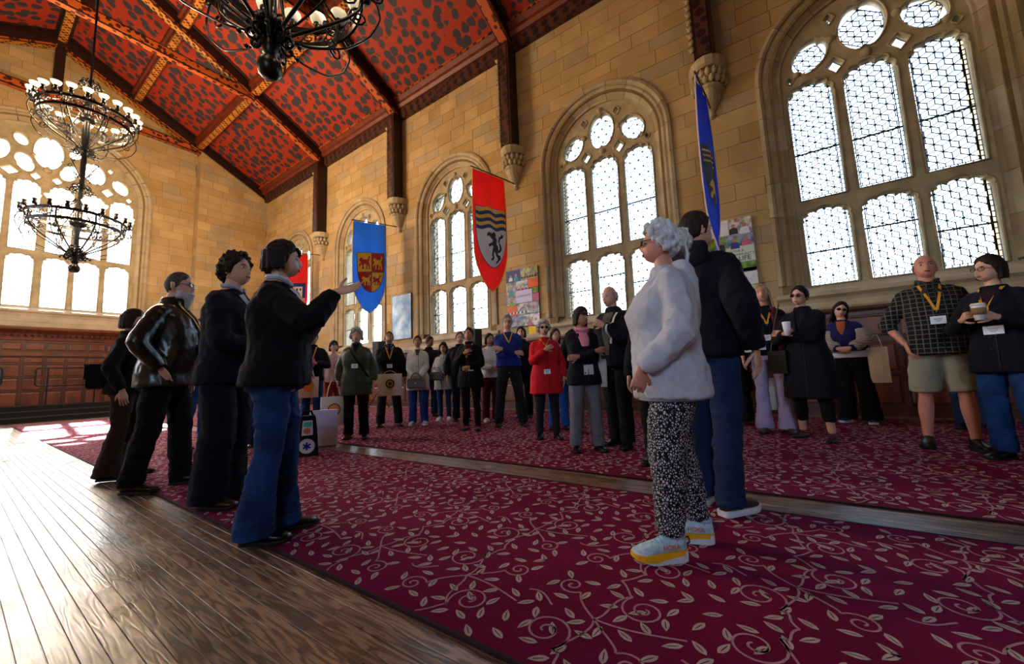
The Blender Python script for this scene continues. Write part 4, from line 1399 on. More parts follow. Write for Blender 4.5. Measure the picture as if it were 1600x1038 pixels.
def poster(y0, y1, z0, z1, label, tiles, board):
    """board on the window wall; u runs to the right as seen from the room"""
    r = empty('poster', label, 'poster', 'photo boards between the windows', (XW - 0.032, (y0 + y1) / 2, (z0 + z1) / 2))
    W, H = abs(y0 - y1), z1 - z0
    f = lambda u, v, w: (-w, W / 2 - u * W, H / 2 - v * H)      # u left to right, v down
    m = MB(); m.prism([(0, 0), (1, 0), (1, 1), (0, 1)], f, -0.01, 0.02)
    m.obj('board', board, r)
    for (a, b2, c, d, mt) in tiles:
        mm = MB(); mm.prism([(a, c), (b2, c), (b2, d), (a, d)], f, 0.02, 0.0225)
        mm.obj('printed_photo', mt, r)
    return r, f, W, H
def person_print(r, f, u, v, s, c1, skin, W, H):
    """a tiny flat printed figure"""
    m = MB(); m.prism([(u + s * 0.30 * math.cos(t * PI / 5), v - s * 0.42 * W / H + s * 0.33 * W / H * math.sin(t * PI / 5)) for t in range(10)], f, 0.0225, 0.0238)
    m.obj('printed_head', skin, r)
    m = MB(); m.prism([(u - s * 0.62, v + s * 0.9 * W / H), (u - s * 0.52, v + s * 0.1 * W / H), (u - s * 0.2, v - s * 0.12 * W / H), (u + s * 0.2, v - s * 0.12 * W / H), (u + s * 0.52, v + s * 0.1 * W / H), (u + s * 0.62, v + s * 0.9 * W / H)], f, 0.0225, 0.0235)
    m.obj('printed_figure', c1, r)
K_sage = mat('sage_print_panel', '#b9c9bd', rough=0.4, var=0.04)
K_lil = mat('lilac_print_panel', '#b8b4dc', rough=0.4, var=0.04)
K_ink = mat('dark_ink', '#2c3434', rough=0.5)
K_skin = mat('printed_skin', '#a87860', rough=0.5); K_dk = mat('printed_black', '#15151a', rough=0.5); K_wh = mat('printed_white', '#d8dae4', rough=0.5)
K_gr = mat('printed_green', '#78a838', rough=0.5, col2='#1e3010', scale=9, var=0.5); K_or = mat('printed_orange', '#e0602c', rough=0.5); K_nv = mat('printed_navy', '#20287c', rough=0.5); K_ye = mat('printed_yellow', '#e8c020', rough=0.5); K_pk = mat('printed_pink', '#c06080', rough=0.5)
r, f, W, H = poster(1.13, 0.14, 2.02, 3.56, 'photo collage board with green text panel reading STUDENT LIFE, beside the edge-on blue banner',
    [(0, .33, 0, .19, PH[0]), (.34, .62, 0, .19, K_wh), (.63, 1, 0, .19, PH[2]), (0, .26, .20, .36, PH[1]), (.27, .55, .20, .36, K_gr), (.56, 1, .19, .34, PH[1]), (0, 1, .35, .54, K_sage), (0, 1, .55, .66, K_gr), (0, 1, .62, .66, K_dk),
     (0, .3, .67, .82, PH[5]), (.31, .6, .67, .82, PH[2]), (.61, 1, .67, .82, K_wh), (0, .45, .83, 1, PH[7]), (.46, 1, .83, 1, PH[0])], mat('board_edge', '#8a8a84'))
TM_ = lambda u, v, W, H: Matrix.Translation((-0.0240, W / 2 - u * W, H / 2 - v * H)) @ Matrix.Rotation(-PI / 2, 4, 'Z') @ Matrix.Rotation(PI / 2, 4, 'X')
text_mesh('INNOVATIVE &', 0.062, K_ink, r, TM_(.62, .415, W, H)); text_mesh('WELCOMING COMMUNITY', 0.062, K_ink, r, TM_(.60, .462, W, H)); text_mesh('STUDENT LIFE', 0.115, K_ink, r, TM_(.56, .522, W, H), bold=0.001)
for a in ((.46, .30, .13, K_dk), (.70, .30, .12, K_nv), (.88, .28, .12, K_pk), (.70, .12, .12, K_dk), (.88, .13, .13, K_wh), (.80, .79, .14, K_dk), (.46, .79, .12, K_pk), (.2, .15, .12, K_nv), (.68, .95, .12, K_nv), (.88, .97, .12, K_dk), (.10, .32, .1, K_dk)):
    person_print(r, f, a[0], a[1], a[2], a[3], K_skin, W, H)
r, f, W, H = poster(5.62, 4.66, 2.05, 3.52, 'photo collage board with lilac centre panel, right of the waved red banner',
    [(0, .46, 0, .20, K_nv), (.47, 1, 0, .20, PH[3]), (0, .30, .21, .62, PH[5]), (.31, .68, .21, .38, PH[7]), (.69, 1, .20, .36, K_or), (.30, .80, .38, .60, K_lil), (.81, 1, .37, .46, K_gr), (.81, 1, .47, .6, K_pk), (0, .32, .63, .80, K_or), (.33, .66, .61, .80, PH[0]), (.67, 1, .61, .80, PH[5]), (0, .5, .81, 1, PH[1]), (.51, 1, .81, 1, PH[2])], K_dk)
text_mesh('COMMUNITY', 0.07, K_ink, r, TM_(.55, .50, W, H))
for i in range(6): person_print(r, f, .05 + .052 * i, .75, .045, K_wh if i % 2 else K_dk, K_skin, W, H); person_print(r, f, .36 + .06 * i, .75, .05, K_wh if i % 2 else K_nv, K_skin, W, H); person_print(r, f, .52 + .08 * i, .15, .06, K_dk, K_skin, W, H); person_print(r, f, .34 + .06 * i, .35, .05, K_nv if i % 2 else K_pk, K_skin, W, H)
person_print(r, f, .15, .13, .10, K_wh, K_skin, W, H); person_print(r, f, .32, .13, .12, mat('printed_teal', '#3a9aa0'), K_skin, W, H); person_print(r, f, .15, .36, .14, mat('printed_teal', '#3a9aa0'), K_skin, W, H); person_print(r, f, .15, .56, .13, K_gr, K_skin, W, H); person_print(r, f, .7, .94, .12, K_pk, K_skin, W, H); person_print(r, f, .88, .94, .12, K_wh, K_skin, W, H)
r, f, W, H = poster(10.23, 9.29, 2.10, 3.55, 'pale blue cloudy print board right of the blue lion banner', [(.02, .98, .01, .99, mat('pale_blue_print', '#b8cfe4', rough=0.3, col2='#5a88b8', scale=3.0))], K_dk)
# yellow sheet under the collage board
m = MB(); m.box(XW - 0.02, XW - 0.006, 4.80, 5.02, 1.72, 2.03)
tag(m.obj('sheet', mat('yellow_sheet', '#f0c018', rough=0.6)), 'yellow sheet fixed to the wall under the lilac-centred collage board', 'sheet')

# ================================================================ loudspeakers on the sill line
M_spk = mat('black_speaker_cabinet', '#121216', rough=0.6)
def speaker(x, y, z, label):
    r = empty('loudspeaker', label, 'loudspeaker', 'black loudspeakers on stands', (x, y, 0))
    m = MB(); m.box(-0.13, 0.13, -0.14, 0.14, z - 0.24, z + 0.24); m.obj('cabinet', M_spk, r)
    m = MB(); m.box(-0.135, -0.13, -0.12, 0.12, z - 0.21, z + 0.21); m.obj('grille', mat('speaker_grille', '#1e1e22', bump=0.5, bscale=200), r)
    m = MB(); m.tube([(0, 0, 0.3), (0, 0, z - 0.22)], 0.018, 8); m.obj('stand_pole', M_black, r)
    for k in range(3):
        a = 2 * PI * k / 3
        m = MB(); m.tube([(0, 0, 0.55), (0.35 * math.cos(a), 0.35 * math.sin(a), 0.02)], 0.012, 6); m.obj('leg', M_black, r)
speaker(7.2, 6.05, 1.75, 'black loudspeaker behind the dark-coated woman')
speaker(7.2, 9.75, 1.75, 'black loudspeaker under the pale blue print board')

# ================================================================ staging and guard rails at the end wall
st = empty('stage', 'low black carpeted staging along the panelled end wall', 'stage', None, (1.6, 18.9, 0))
for k, (y, z) in enumerate(((18.1, 0.16), (18.6, 0.32), (19.1, 0.48))):
    m = MB(); m.box(-3.6, 3.7, y - 18.9, 0.95, z - 0.16, z - 0.03); m.obj('step', M_stage, st)
    m = MB(); m.box(-3.6, 3.7, y - 18.9 - 0.02, 0.95, z - 0.03, z); m.obj('tread', mat('stage_tread', '#2a201c', rough=0.6), st)
def rail(x0, x1, z0, z1, label):
    r = empty('guard_rail', label, 'rail', 'black tubular guard rails on the staging', ((x0 + x1) / 2, 19.2, 0.48))
    q = 0.08
    hw = (x1 - x0) / 2
    a, b2 = z0 - 0.48, z1 - 0.48
    pts = []
    for (cx, cz, s) in ((hw - q, b2 - q, 0), (-hw + q, b2 - q, 1), (-hw + q, a + q, 2), (hw - q, a + q, 3)):
        for i in range(5):
            t = PI / 2 * (s + i / 4)
            pts.append((cx + q * math.cos(t), 0, cz + q * math.sin(t)))
    pts.append(pts[0])
    m = MB(); m.tube(pts, 0.022, 8, up=(0, 1, 0)); m.obj('loop', M_black, r)
    for s in (-1, 1):
        m = MB(); m.tube([(s * (hw - 0.25), 0, 0.0), (s * (hw - 0.25), 0, b2)], 0.02, 8); m.obj('upright', M_black, r)
rail(-0.75, 0.86, 1.12, 1.66, 'black tubular guard rail cut by the left edge of the view')
rail(1.50, 3.05, 1.08, 1.64, 'black tubular guard rail behind the bearded man in leather')
# ================================================================ people
def lerp(a, b, t): return a + (b - a) * t
def interp(tab, z):
    """table of rows (z, ...) sorted upward"""
    if z <= tab[0][0]: return tab[0][1:]
    for i in range(len(tab) - 1):
        if z <= tab[i + 1][0]:
            t = (z - tab[i][0]) / (tab[i + 1][0] - tab[i][0])
            t = t * t * (3 - 2 * t) * 0.5 + t * 0.5
            return tuple(lerp(a, b, t) for a, b in zip(tab[i][1:], tab[i + 1][1:]))
    return tab[-1][1:]
# z, half-width, half-depth, y (front is -y); for a 1.75 m figure
BODY_M = [(0.80, .150, .105, .01), (0.92, .168, .118, .012), (1.04, .150, .110, .0), (1.15, .150, .112, -.004), (1.26, .170, .122, -.006), (1.34, .176, .114, .002), (1.40, .156, .094, .010), (1.44, .108, .074, .016), (1.475, .066, .060, .018), (1.52, .058, .058, .014)]
BODY_F = [(0.80, .155, .105, .012), (0.92, .172, .120, .014), (1.04, .138, .100, .0), (1.12, .128, .098, -.002), (1.24, .150, .122, -.012), (1.32, .154, .108, .0), (1.39, .132, .086, .010), (1.435, .088, .066, .016), (1.47, .056, .053, .018), (1.52, .050, .052, .014)]
def sect(cx, cy, z, hw, hd, n=20, p=2.5):
    out = []
    for k in range(n):
        a = 2 * PI * k / n
        c, s = math.cos(a), math.sin(a)
        out.append((cx + hw * abs(c) ** (2 / p) * (1 if c > 0 else -1), cy + hd * abs(s) ** (2 / p) * (1 if s > 0 else -1), z))
    return out
def ik(sh, wr, l1, l2, pole):
    sh, wr, pole = Vector(sh), Vector(wr), Vector(pole)
    d = wr - sh
    L = d.length
    if L > (l1 + l2) * 0.995:
        wr = sh + d * ((l1 + l2) * 0.995 / L); d = wr - sh; L = d.length
    L = max(L, abs(l1 - l2) + 0.02)
    a = (l1 * l1 - l2 * l2 + L * L) / (2 * L)
    h = math.sqrt(max(0.0, l1 * l1 - a * a))
    dn = d.normalized()
    q = pole - dn * pole.dot(dn)
    q.normalize()
    return sh + dn * a + q * h, wr

SKIN = {}
def skin(k):
    cols = {'light': '#c99a84', 'pale': '#d3a894', 'tan': '#a8745a', 'brown': '#7a4e3a', 'dark': '#4a3028', 'ruddy': '#c08470'}
    return mat('skin_' + k, cols[k], rough=0.5, var=0.12, scale=14, spec=0.35)

HN, HM = 40, 30
def head_point(phi, th, feat=True, off=0.0, fem=False):
    """phi 0 = face front (-y); returns point for a 1.75 m figure, head centre at 0"""
    sx, sy, cz = math.sin(phi) * math.sin(th), -math.cos(phi) * math.sin(th), math.cos(th)
    a, b, c = 0.074, 0.094, 0.118
    x, y, z = a * sx, b * sy, c * cz
    if z < 0:
        t = min(1, -z / c)
        x *= 1 - 0.16 * t ** 1.3
        if y > 0: y *= 1 - 0.30 * t
        else: y *= 1 + 0.02 * t
    if z < -0.02 and y < 0:
        t = (-z - 0.02) / 0.098
        # square the jaw a little: push the lower front out
        y -= 0.012 * math.sin(PI * min(1, t)) * (1 if abs(sx) < 0.7 else 0.5)
        x *= 1 + 0.06 * math.sin(PI * min(1, t))
    if y < 0 and z > -0.06: y *= 0.96
    if feat and y < 0:
        G = lambda x0, z0, sx_, sz_: math.exp(-((x - x0) / sx_) ** 2 - ((z - z0) / sz_) ** 2)
        nz = 0.0
        if -0.045 < z < 0.03:
            prof = max(0.0, 1 - abs((z + 0.030) / (0.055 if z > -0.030 else 0.014)))
            nz = 0.024 * prof * math.exp(-(x / 0.012) ** 2) + 0.007 * G(0.012, -0.032, 0.008, 0.01) + 0.007 * G(-0.012, -0.032, 0.008, 0.01)
        y -= nz
        y += 0.010 * (G(0.031, 0.006, 0.014, 0.012) + G(-0.031, 0.006, 0.014, 0.012))
        y -= 0.004 * (G(0.028, 0.026, 0.02, 0.008) + G(-0.028, 0.026, 0.02, 0.008))
        y -= 0.006 * G(0, -0.056, 0.020, 0.005) + 0.006 * G(0, -0.067, 0.017, 0.005)
        y += 0.004 * G(0, -0.0615, 0.022, 0.0025)
        y -= 0.008 * G(0, -0.094, 0.018, 0.014)
        y -= 0.003 * (G(0.045, -0.025, 0.02, 0.02) + G(-0.045, -0.025, 0.02, 0.02))
    p = Vector((x, y, z))
    if off: p += Vector((sx, sy, cz)).normalized() * off
    return p
def head_mesh(mb, T, s):
    rings = []
    for i in range(HM + 1):
        th = PI * i / HM
        th = th if 0 < i < HM else (0.002 if i == 0 else PI - 0.002)
        row = []
        for j in range(HN):
            q = 2 * PI * j / HN
            phi = q - 0.55 * math.sin(q)     # finer mesh over the face
            row.append(T @ (head_point(phi, th) * s))
        rings.append(row)
    mb.loft(rings)
    for sd in (-1, 1):
        M3 = (T.to_3x3() @ Matrix.Rotation(sd * 0.35, 3, 'Z'))
        mb.ell(T @ (Vector((sd * 0.076, 0.010, -0.012)) * s), (0.008 * s, 0.019 * s, 0.031 * s), 10, 8, M=M3)
        mb.ell(T @ (Vector((sd * 0.080, 0.016, 0.0)) * s), (0.006 * s, 0.012 * s, 0.020 * s), 8, 6, M=M3)

def hairline(phi, low, back):
    """z above which hair grows, by direction around the head (0 = forehead)"""
    d = abs((phi + PI) % (2 * PI) - PI)
    tab = [(0, .084), (0.35, .070), (0.85, .040), (1.15, .02), (1.35, -.03), (1.6, -.03 + low), (1.9, -.05), (PI, back)]
    return interp(tab, d)[0]
def hair_shell(mb, T, s, thick, rough=0.004, low=0.0, back=-0.085, recede=0.0, seed=0, lump=18, crown_bald=False):
    rings = []
    for i in range(HM + 1):
        th = PI * i / HM
        th = th if 0 < i < HM else (0.002 if i == 0 else PI - 0.002)
        row = []
        for j in range(HN):
            phi = 2 * PI * j / HN
            p = head_point(phi, th, feat=False)
            zl = hairline(phi, low, back) + 0.014 * noise.noise(Vector((math.sin(phi) * 4, math.cos(phi) * 4, seed))) + recede * max(0, math.cos(phi))
            m = (p.z - zl) / 0.022
            if crown_bald:
                top = (0.045 - p.z) / 0.02
                fr = (abs((phi + PI) % (2 * PI) - PI) - 1.25) / 0.2
                m = min(m, top, fr)
            m = max(-0.6, min(1.0, m))
            nn = noise.noise(p * lump * 4 + Vector((seed, 0, 0))) * rough * 2
            off = (thick + nn) * m if m > 0 else m * 0.012
            row.append(T @ (head_point(phi, th, feat=False, off=off) * s))
        rings.append(row)
    mb.loft(rings)
def curtain(mb, T, s, length, spread=1.95, thick=0.022, flare=0.0, zt=0.05, wav=0.006, fwd=0.0, seed=0):
    """hair falling round the back and sides"""
    outer, n, mrows = [], 26, 14
    rows = []
    for i in range(mrows + 1):
        t = i / mrows
        z = zt - (zt + length) * t
        row = []
        for side in (1, 0):
            for j in range(n + 1):
                jj = j if side else n - j
                a = -spread + 2 * spread * jj / n       # 0 = back
                env = 1 - 0.35 * max(0, abs(a) - 1.2) * t
                r = (thick if side else -0.004)
                ax, by = 0.074 + 0.002, 0.094 + 0.002
                k = math.sqrt(max(0.2, 1 - (min(0, z) * 2.2) ** 2)) if z > -0.12 else 0.965
                rx = ax * k + r + flare * t; ry = by * k + r + flare * t * 0.7
                w = wav * math.sin(jj * 2.3 + seed) * (0.4 + t) if side else 0
                row.append(T @ (Vector(((rx + w) * math.sin(a), (ry + w) * math.cos(a) * (1 if math.cos(a) > 0 else 0.75) - fwd * t, z + 0.01 * math.sin(jj * 1.7 + seed) * t)) * s))
        rows.append(row)
    mb.loft(rows)
def blobs(mb, T, s, n, r0, r1, thick, low=0.0, back=-0.085, zmax=1, seed=1, zmin=-1):
    rnd = random.Random(seed)
    k = 0
    while k < n:
        phi = rnd.uniform(0, 2 * PI); th = math.acos(rnd.uniform(-0.8, 1))
        p = head_point(phi, th, feat=False)
        if p.z < hairline(phi, low, back) or p.z > zmax or p.z < zmin: continue
        r = rnd.uniform(r0, r1)
        q = head_point(phi, th, feat=False, off=thick * rnd.uniform(0.5, 1.1))
        mb.ell(T @ (q * s), (r * s, r * s, r * s), 7, 5)
        k += 1

def finger_chain(mb, base, d, n, L, r, curl, s):
    """three joints bending towards the palm normal n"""
    pts = [base - d * 0.012 * s, base]
    dd = d.copy()
    ax = dd.cross(n)
    if ax.length < 1e-6: ax = dd.orthogonal()
    ax.normalize()
    p = base.copy()
    for k, f in enumerate((0.45, 0.32, 0.23)):
        dd = Matrix.Rotation(curl * (0.7, 1.0, 0.7)[k], 3, ax) @ dd
        p = p + dd * L * f
        pts.append(p.copy())
    pts.append(p + dd * r * 0.5)
    mb.tube(pts, [r * 1.02, r, r * 0.95, r * 0.88, r * 0.74, r * 0.35], 8)
def hand(mb, w, d, n, s, curl=0.25, side=1, spread=0.085, thumb=0.5):
    """wrist w, pointing d, palm facing n; side=+1 left hand"""
    d = d.normalized(); n = (n - d * n.dot(d)).normalized()
    a = d.cross(n) * side     # towards the thumb
    rings = []
    for t, hw, hd in ((-0.02, .026, .019), (0.0, .027, .018), (0.03, .036, .016), (0.06, .041, .014), (0.085, .040, .012), (0.092, .034, .009)):
        c = w + d * t * s
        rings.append([c + a * (hw * s * math.cos(q)) + n * (hd * s * math.sin(q)) for q in [2 * PI * k / 12 for k in range(12)]])
    mb.loft(rings)
    for k, (o, L, r) in enumerate(((0.030, .070, .0085), (0.0105, .079, .009), (-0.0105, .073, .0085), (-0.029, .058, .0075))):
        dd = (d + a * (o * spread * 20)).normalized()
        finger_chain(mb, w + d * 0.085 * s + a * o * s, dd, n, L * s, r * s, curl * (0.9 + 0.12 * k), s)
    td = (d * 0.55 + a * (0.85 * thumb + 0.25) + n * 0.35).normalized()
    b0 = w + d * 0.025 * s + a * 0.026 * s + n * 0.004 * s
    tc = [b0, b0 + td * 0.035 * s, b0 + td * 0.035 * s + (td + d * 0.5 + n * curl * 0.8).normalized() * 0.030 * s]
    tc.append(tc[-1] + (td * 0.5 + d * 0.7 + n * curl).normalized() * 0.022 * s)
    mb.tube([b0 - td * 0.015 * s] + tc, [0.012 * s, 0.0125 * s, 0.0105 * s, 0.009 * s, 0.006 * s], 8)

def solid(mb, voxel, it=4, fac=0.5):
    me = mb.mesh('m', [])
    return bake(me, [('REMESH', dict(mode='VOXEL', voxel_size=voxel, use_smooth_shade=True)), ('SMOOTH', dict(factor=fac, iterations=it))])
def wrinkle(me, amp, seed=0.0, f=(9, 9, 5), amp2=0.0):
    if amp <= 0: return
    n = len(me.vertices)
    co = np.empty(n * 3); no = np.empty(n * 3)
    me.vertices.foreach_get('co', co); me.vertices.foreach_get('normal', no)
    co = co.reshape(-1, 3); no = no.reshape(-1, 3)
    sv = Vector((seed, seed * 0.7, 0))
    d = np.empty(n)
    for i in range(n):
        c = co[i]
        q = Vector((c[0] * f[0] + c[2] * 3, c[1] * f[1], c[2] * f[2])) + sv
        w = noise.noise(q)
        r = 1 - abs(noise.noise(q * 1.9 + Vector((5, 1, 2)))) * 2.2
        d[i] = amp * (w * 0.9 + 0.6 * r + 0.35 * noise.noise(q * 3.7))
    co += no * d[:, None]
    me.vertices.foreach_set('co', co.ravel())
    me.update()
def join_mesh(a, mb):
    """append the geometry of mb to baked mesh a"""
    b = mb.mesh('x', [])
    bm = bmesh.new(); bm.from_mesh(a); bm.from_mesh(b)
    bmesh.ops.recalc_face_normals(bm, faces=bm.faces)
    for f in bm.faces: f.smooth = True
    bm.to_mesh(a); bm.free()
    bpy.data.meshes.remove(b)
    return a
def chan(me, name, mats):
    me.name = name
    me.materials.clear()
    for m in (mats if isinstance(mats, list) else [mats]): me.materials.append(m)
    return me

ARMS = {  # wrist (for the left arm, +x), elbow pole, hand direction, palm normal, curl
    'down': ((.265, -.03, .885), (.5, .8, 0), (0, -.15, -1), (-1, 0, 0), .25),
    'down_back': ((.25, .06, .90), (.5, .8, 0), (0, -.1, -1), (-1, 0, 0), .3),
    'pocket': ((.205, -.06, .93), (.9, .6, 0), (-.2, -.3, -1), (-1, 0, 0), .5),
    'clasp': ((.055, -.235, .93), (.8, .5, -.4), (-.8, -.1, -.5), (0, 1, .2), .55),
    'clasp_mid': ((.06, -.25, 1.06), (.8, .5, -.6), (-.9, -.1, -.2), (0, 1, .2), .6),
    'cross_a': ((-.12, -.215, 1.20), (.9, .25, -.9), (-1, -.05, .15), (0, 1, 0), .35),
    'cross_b': ((-.10, -.175, 1.14), (.9, .25, -.9), (-1, .15, -.1), (0, 1, 0), .5),
    'hold': ((.06, -.27, 1.16), (.9, .2, -.9), (-.7, -.55, .25), (-.5, .6, -.2), .8),
    'cup': ((.10, -.27, 1.20), (.8, .3, -1), (-.55, -.7, .35), (-.8, .45, 0), .9),
    'chin': ((.03, -.20, 1.33), (.7, 0, -1), (-.3, -.1, 1), (-.4, .9, 0), .8),
    'chest': ((.02, -.22, 1.30), (.9, .2, -1), (-.8, -.2, .4), (0, .9, 0), .6),
    'carry': ((.27, -.02, .90), (.5, .8, 0), (0, -.05, -1), (-1, 0, 0), 1.1),
    'offer': ((.22, -.44, 1.28), (.5, .1, -1), (-.1, -1, .12), (-.35, .1, 1), .18),
    'front': ((.16, -.25, 1.02), (.8, .5, -.7), (-.4, -.7, -.1), (-.6, 0, .6), .6),
}
TOPS = {  # hem z, ease w, ease d, flare, sleeve radii extra, collar z, wrinkle
    'tee': (0.90, .020, .018, .01, .012, 1.475, .004),
    'sweater': (0.87, .034, .032, .012, .022, 1.485, .010),
    'sweatshirt': (0.80, .042, .044, -.005, .034, 1.50, .013),
    'jacket': (0.86, .034, .034, .012, .022, 1.515, .011),
    'blazer': (0.80, .034, .028, .03, .020, 1.49, .006),
    'shirt': (0.84, .030, .030, .02, .020, 1.495, .009),
    'coat': (0.62, .040, .036, .05, .022, 1.50, .007),
    'longcoat': (0.50, .042, .036, .055, .024, 1.51, .007),
    'puffer': (0.68, .055, .060, .02, .032, 1.53, .003),
    'robe': (0.16, .030, .030, .02, .024, 1.50, .010),
    'leather': (0.80, .034, .036, .012, .022, 1.535, .005),
}
LEGS = {  # radii: top, thigh, knee, calf, hem ; hem z
    'slim': (.094, .084, .062, .056, .050, .07), 'straight': (.098, .090, .076, .074, .074, .055), 'flare': (.094, .082, .064, .072, .098, .04),
    'wide': (.102, .098, .098, .105, .115, .05), 'shorts': (.108, .112, .108, .0, .0, .50), 'crop': (.098, .086, .066, .060, .055, .20), 'loose': (.104, .098, .086, .074, .056, .125),
}
def shoe(root, T, s, kind, mats, label=None):
    """T places the ankle foot on the floor: heel at +y, toe at -y"""
    up, sole = mats[0], mats[1]
    L = 0.135 * s
    thick = {'flat': .008, 'boot': .02, 'dress': .015, 'trainer': .028, 'runner': .042}[kind] * s
    def r(y, hw, z0, z1, n=14):
        out = []
        for k in range(n):
            a = 2 * PI * k / n
            c, q = math.cos(a), math.sin(a)
            out.append(T @ Vector((hw * s * abs(c) ** .8 * (1 if c > 0 else -1), y * s, lerp(z0, z1, (q * (1 if q < 0 else 1) + 1) / 2))))
        return out
    ht = {'flat': .045, 'boot': .11, 'dress': .075, 'trainer': .085, 'runner': .09}[kind] * s
    m = MB()
    pf = [(0.075, .018, .55), (0.068, .030, .95), (0.045, .036, 1.0), (0.01, .037, .98), (-.03, .038, .86), (-.07, .043, .66), (-.11, .047, .52), (-.145, .044, .44), (-.172, .032, .34), (-.186, .012, .22)]
    if kind == 'flat': pf = [(y, w, min(h, .62)) for y, w, h in pf]
    rings = [r(y, w, thick * .8, thick + ht * h) for y, w, h in pf]
    m.loft(rings)
    u = m.obj('shoe', up, root, smooth=True)
    if label: u['label'] = label
    m = MB()
    rings = []
    for y, w, h in pf:
        hw = (w + .004) * s
        lift = max(0, (-y - (.10 if kind == 'runner' else .13))) * (.34 if kind == 'runner' else .22) * s + max(0, (y - .05)) * .3 * s * (1 if kind == 'runner' else 0)
        yy = y * 1.03 * s
        rings.append([T @ Vector(q) for q in ((-hw, yy, lift), (hw, yy, lift), (hw * 1.04, yy, lift + thick * .6), (hw, yy, thick + lift * .5 + .004), (-hw, yy, thick + lift * .5 + .004), (-hw * 1.04, yy, lift + thick * .6))])
    m.loft(rings)
    so = m.obj('sole', sole, u)
    if kind == 'boot':
        m = MB(); rings = [[T @ Vector((.046 * s * math.cos(a), (.045 * math.sin(a) + .02) * s, z * s)) for a in [2 * PI * k / 12 for k in range(12)]] for z in (.07, .12, .17, .20)]
        m.loft(rings); m.obj('boot_shaft', up, u, smooth=True)
    return u

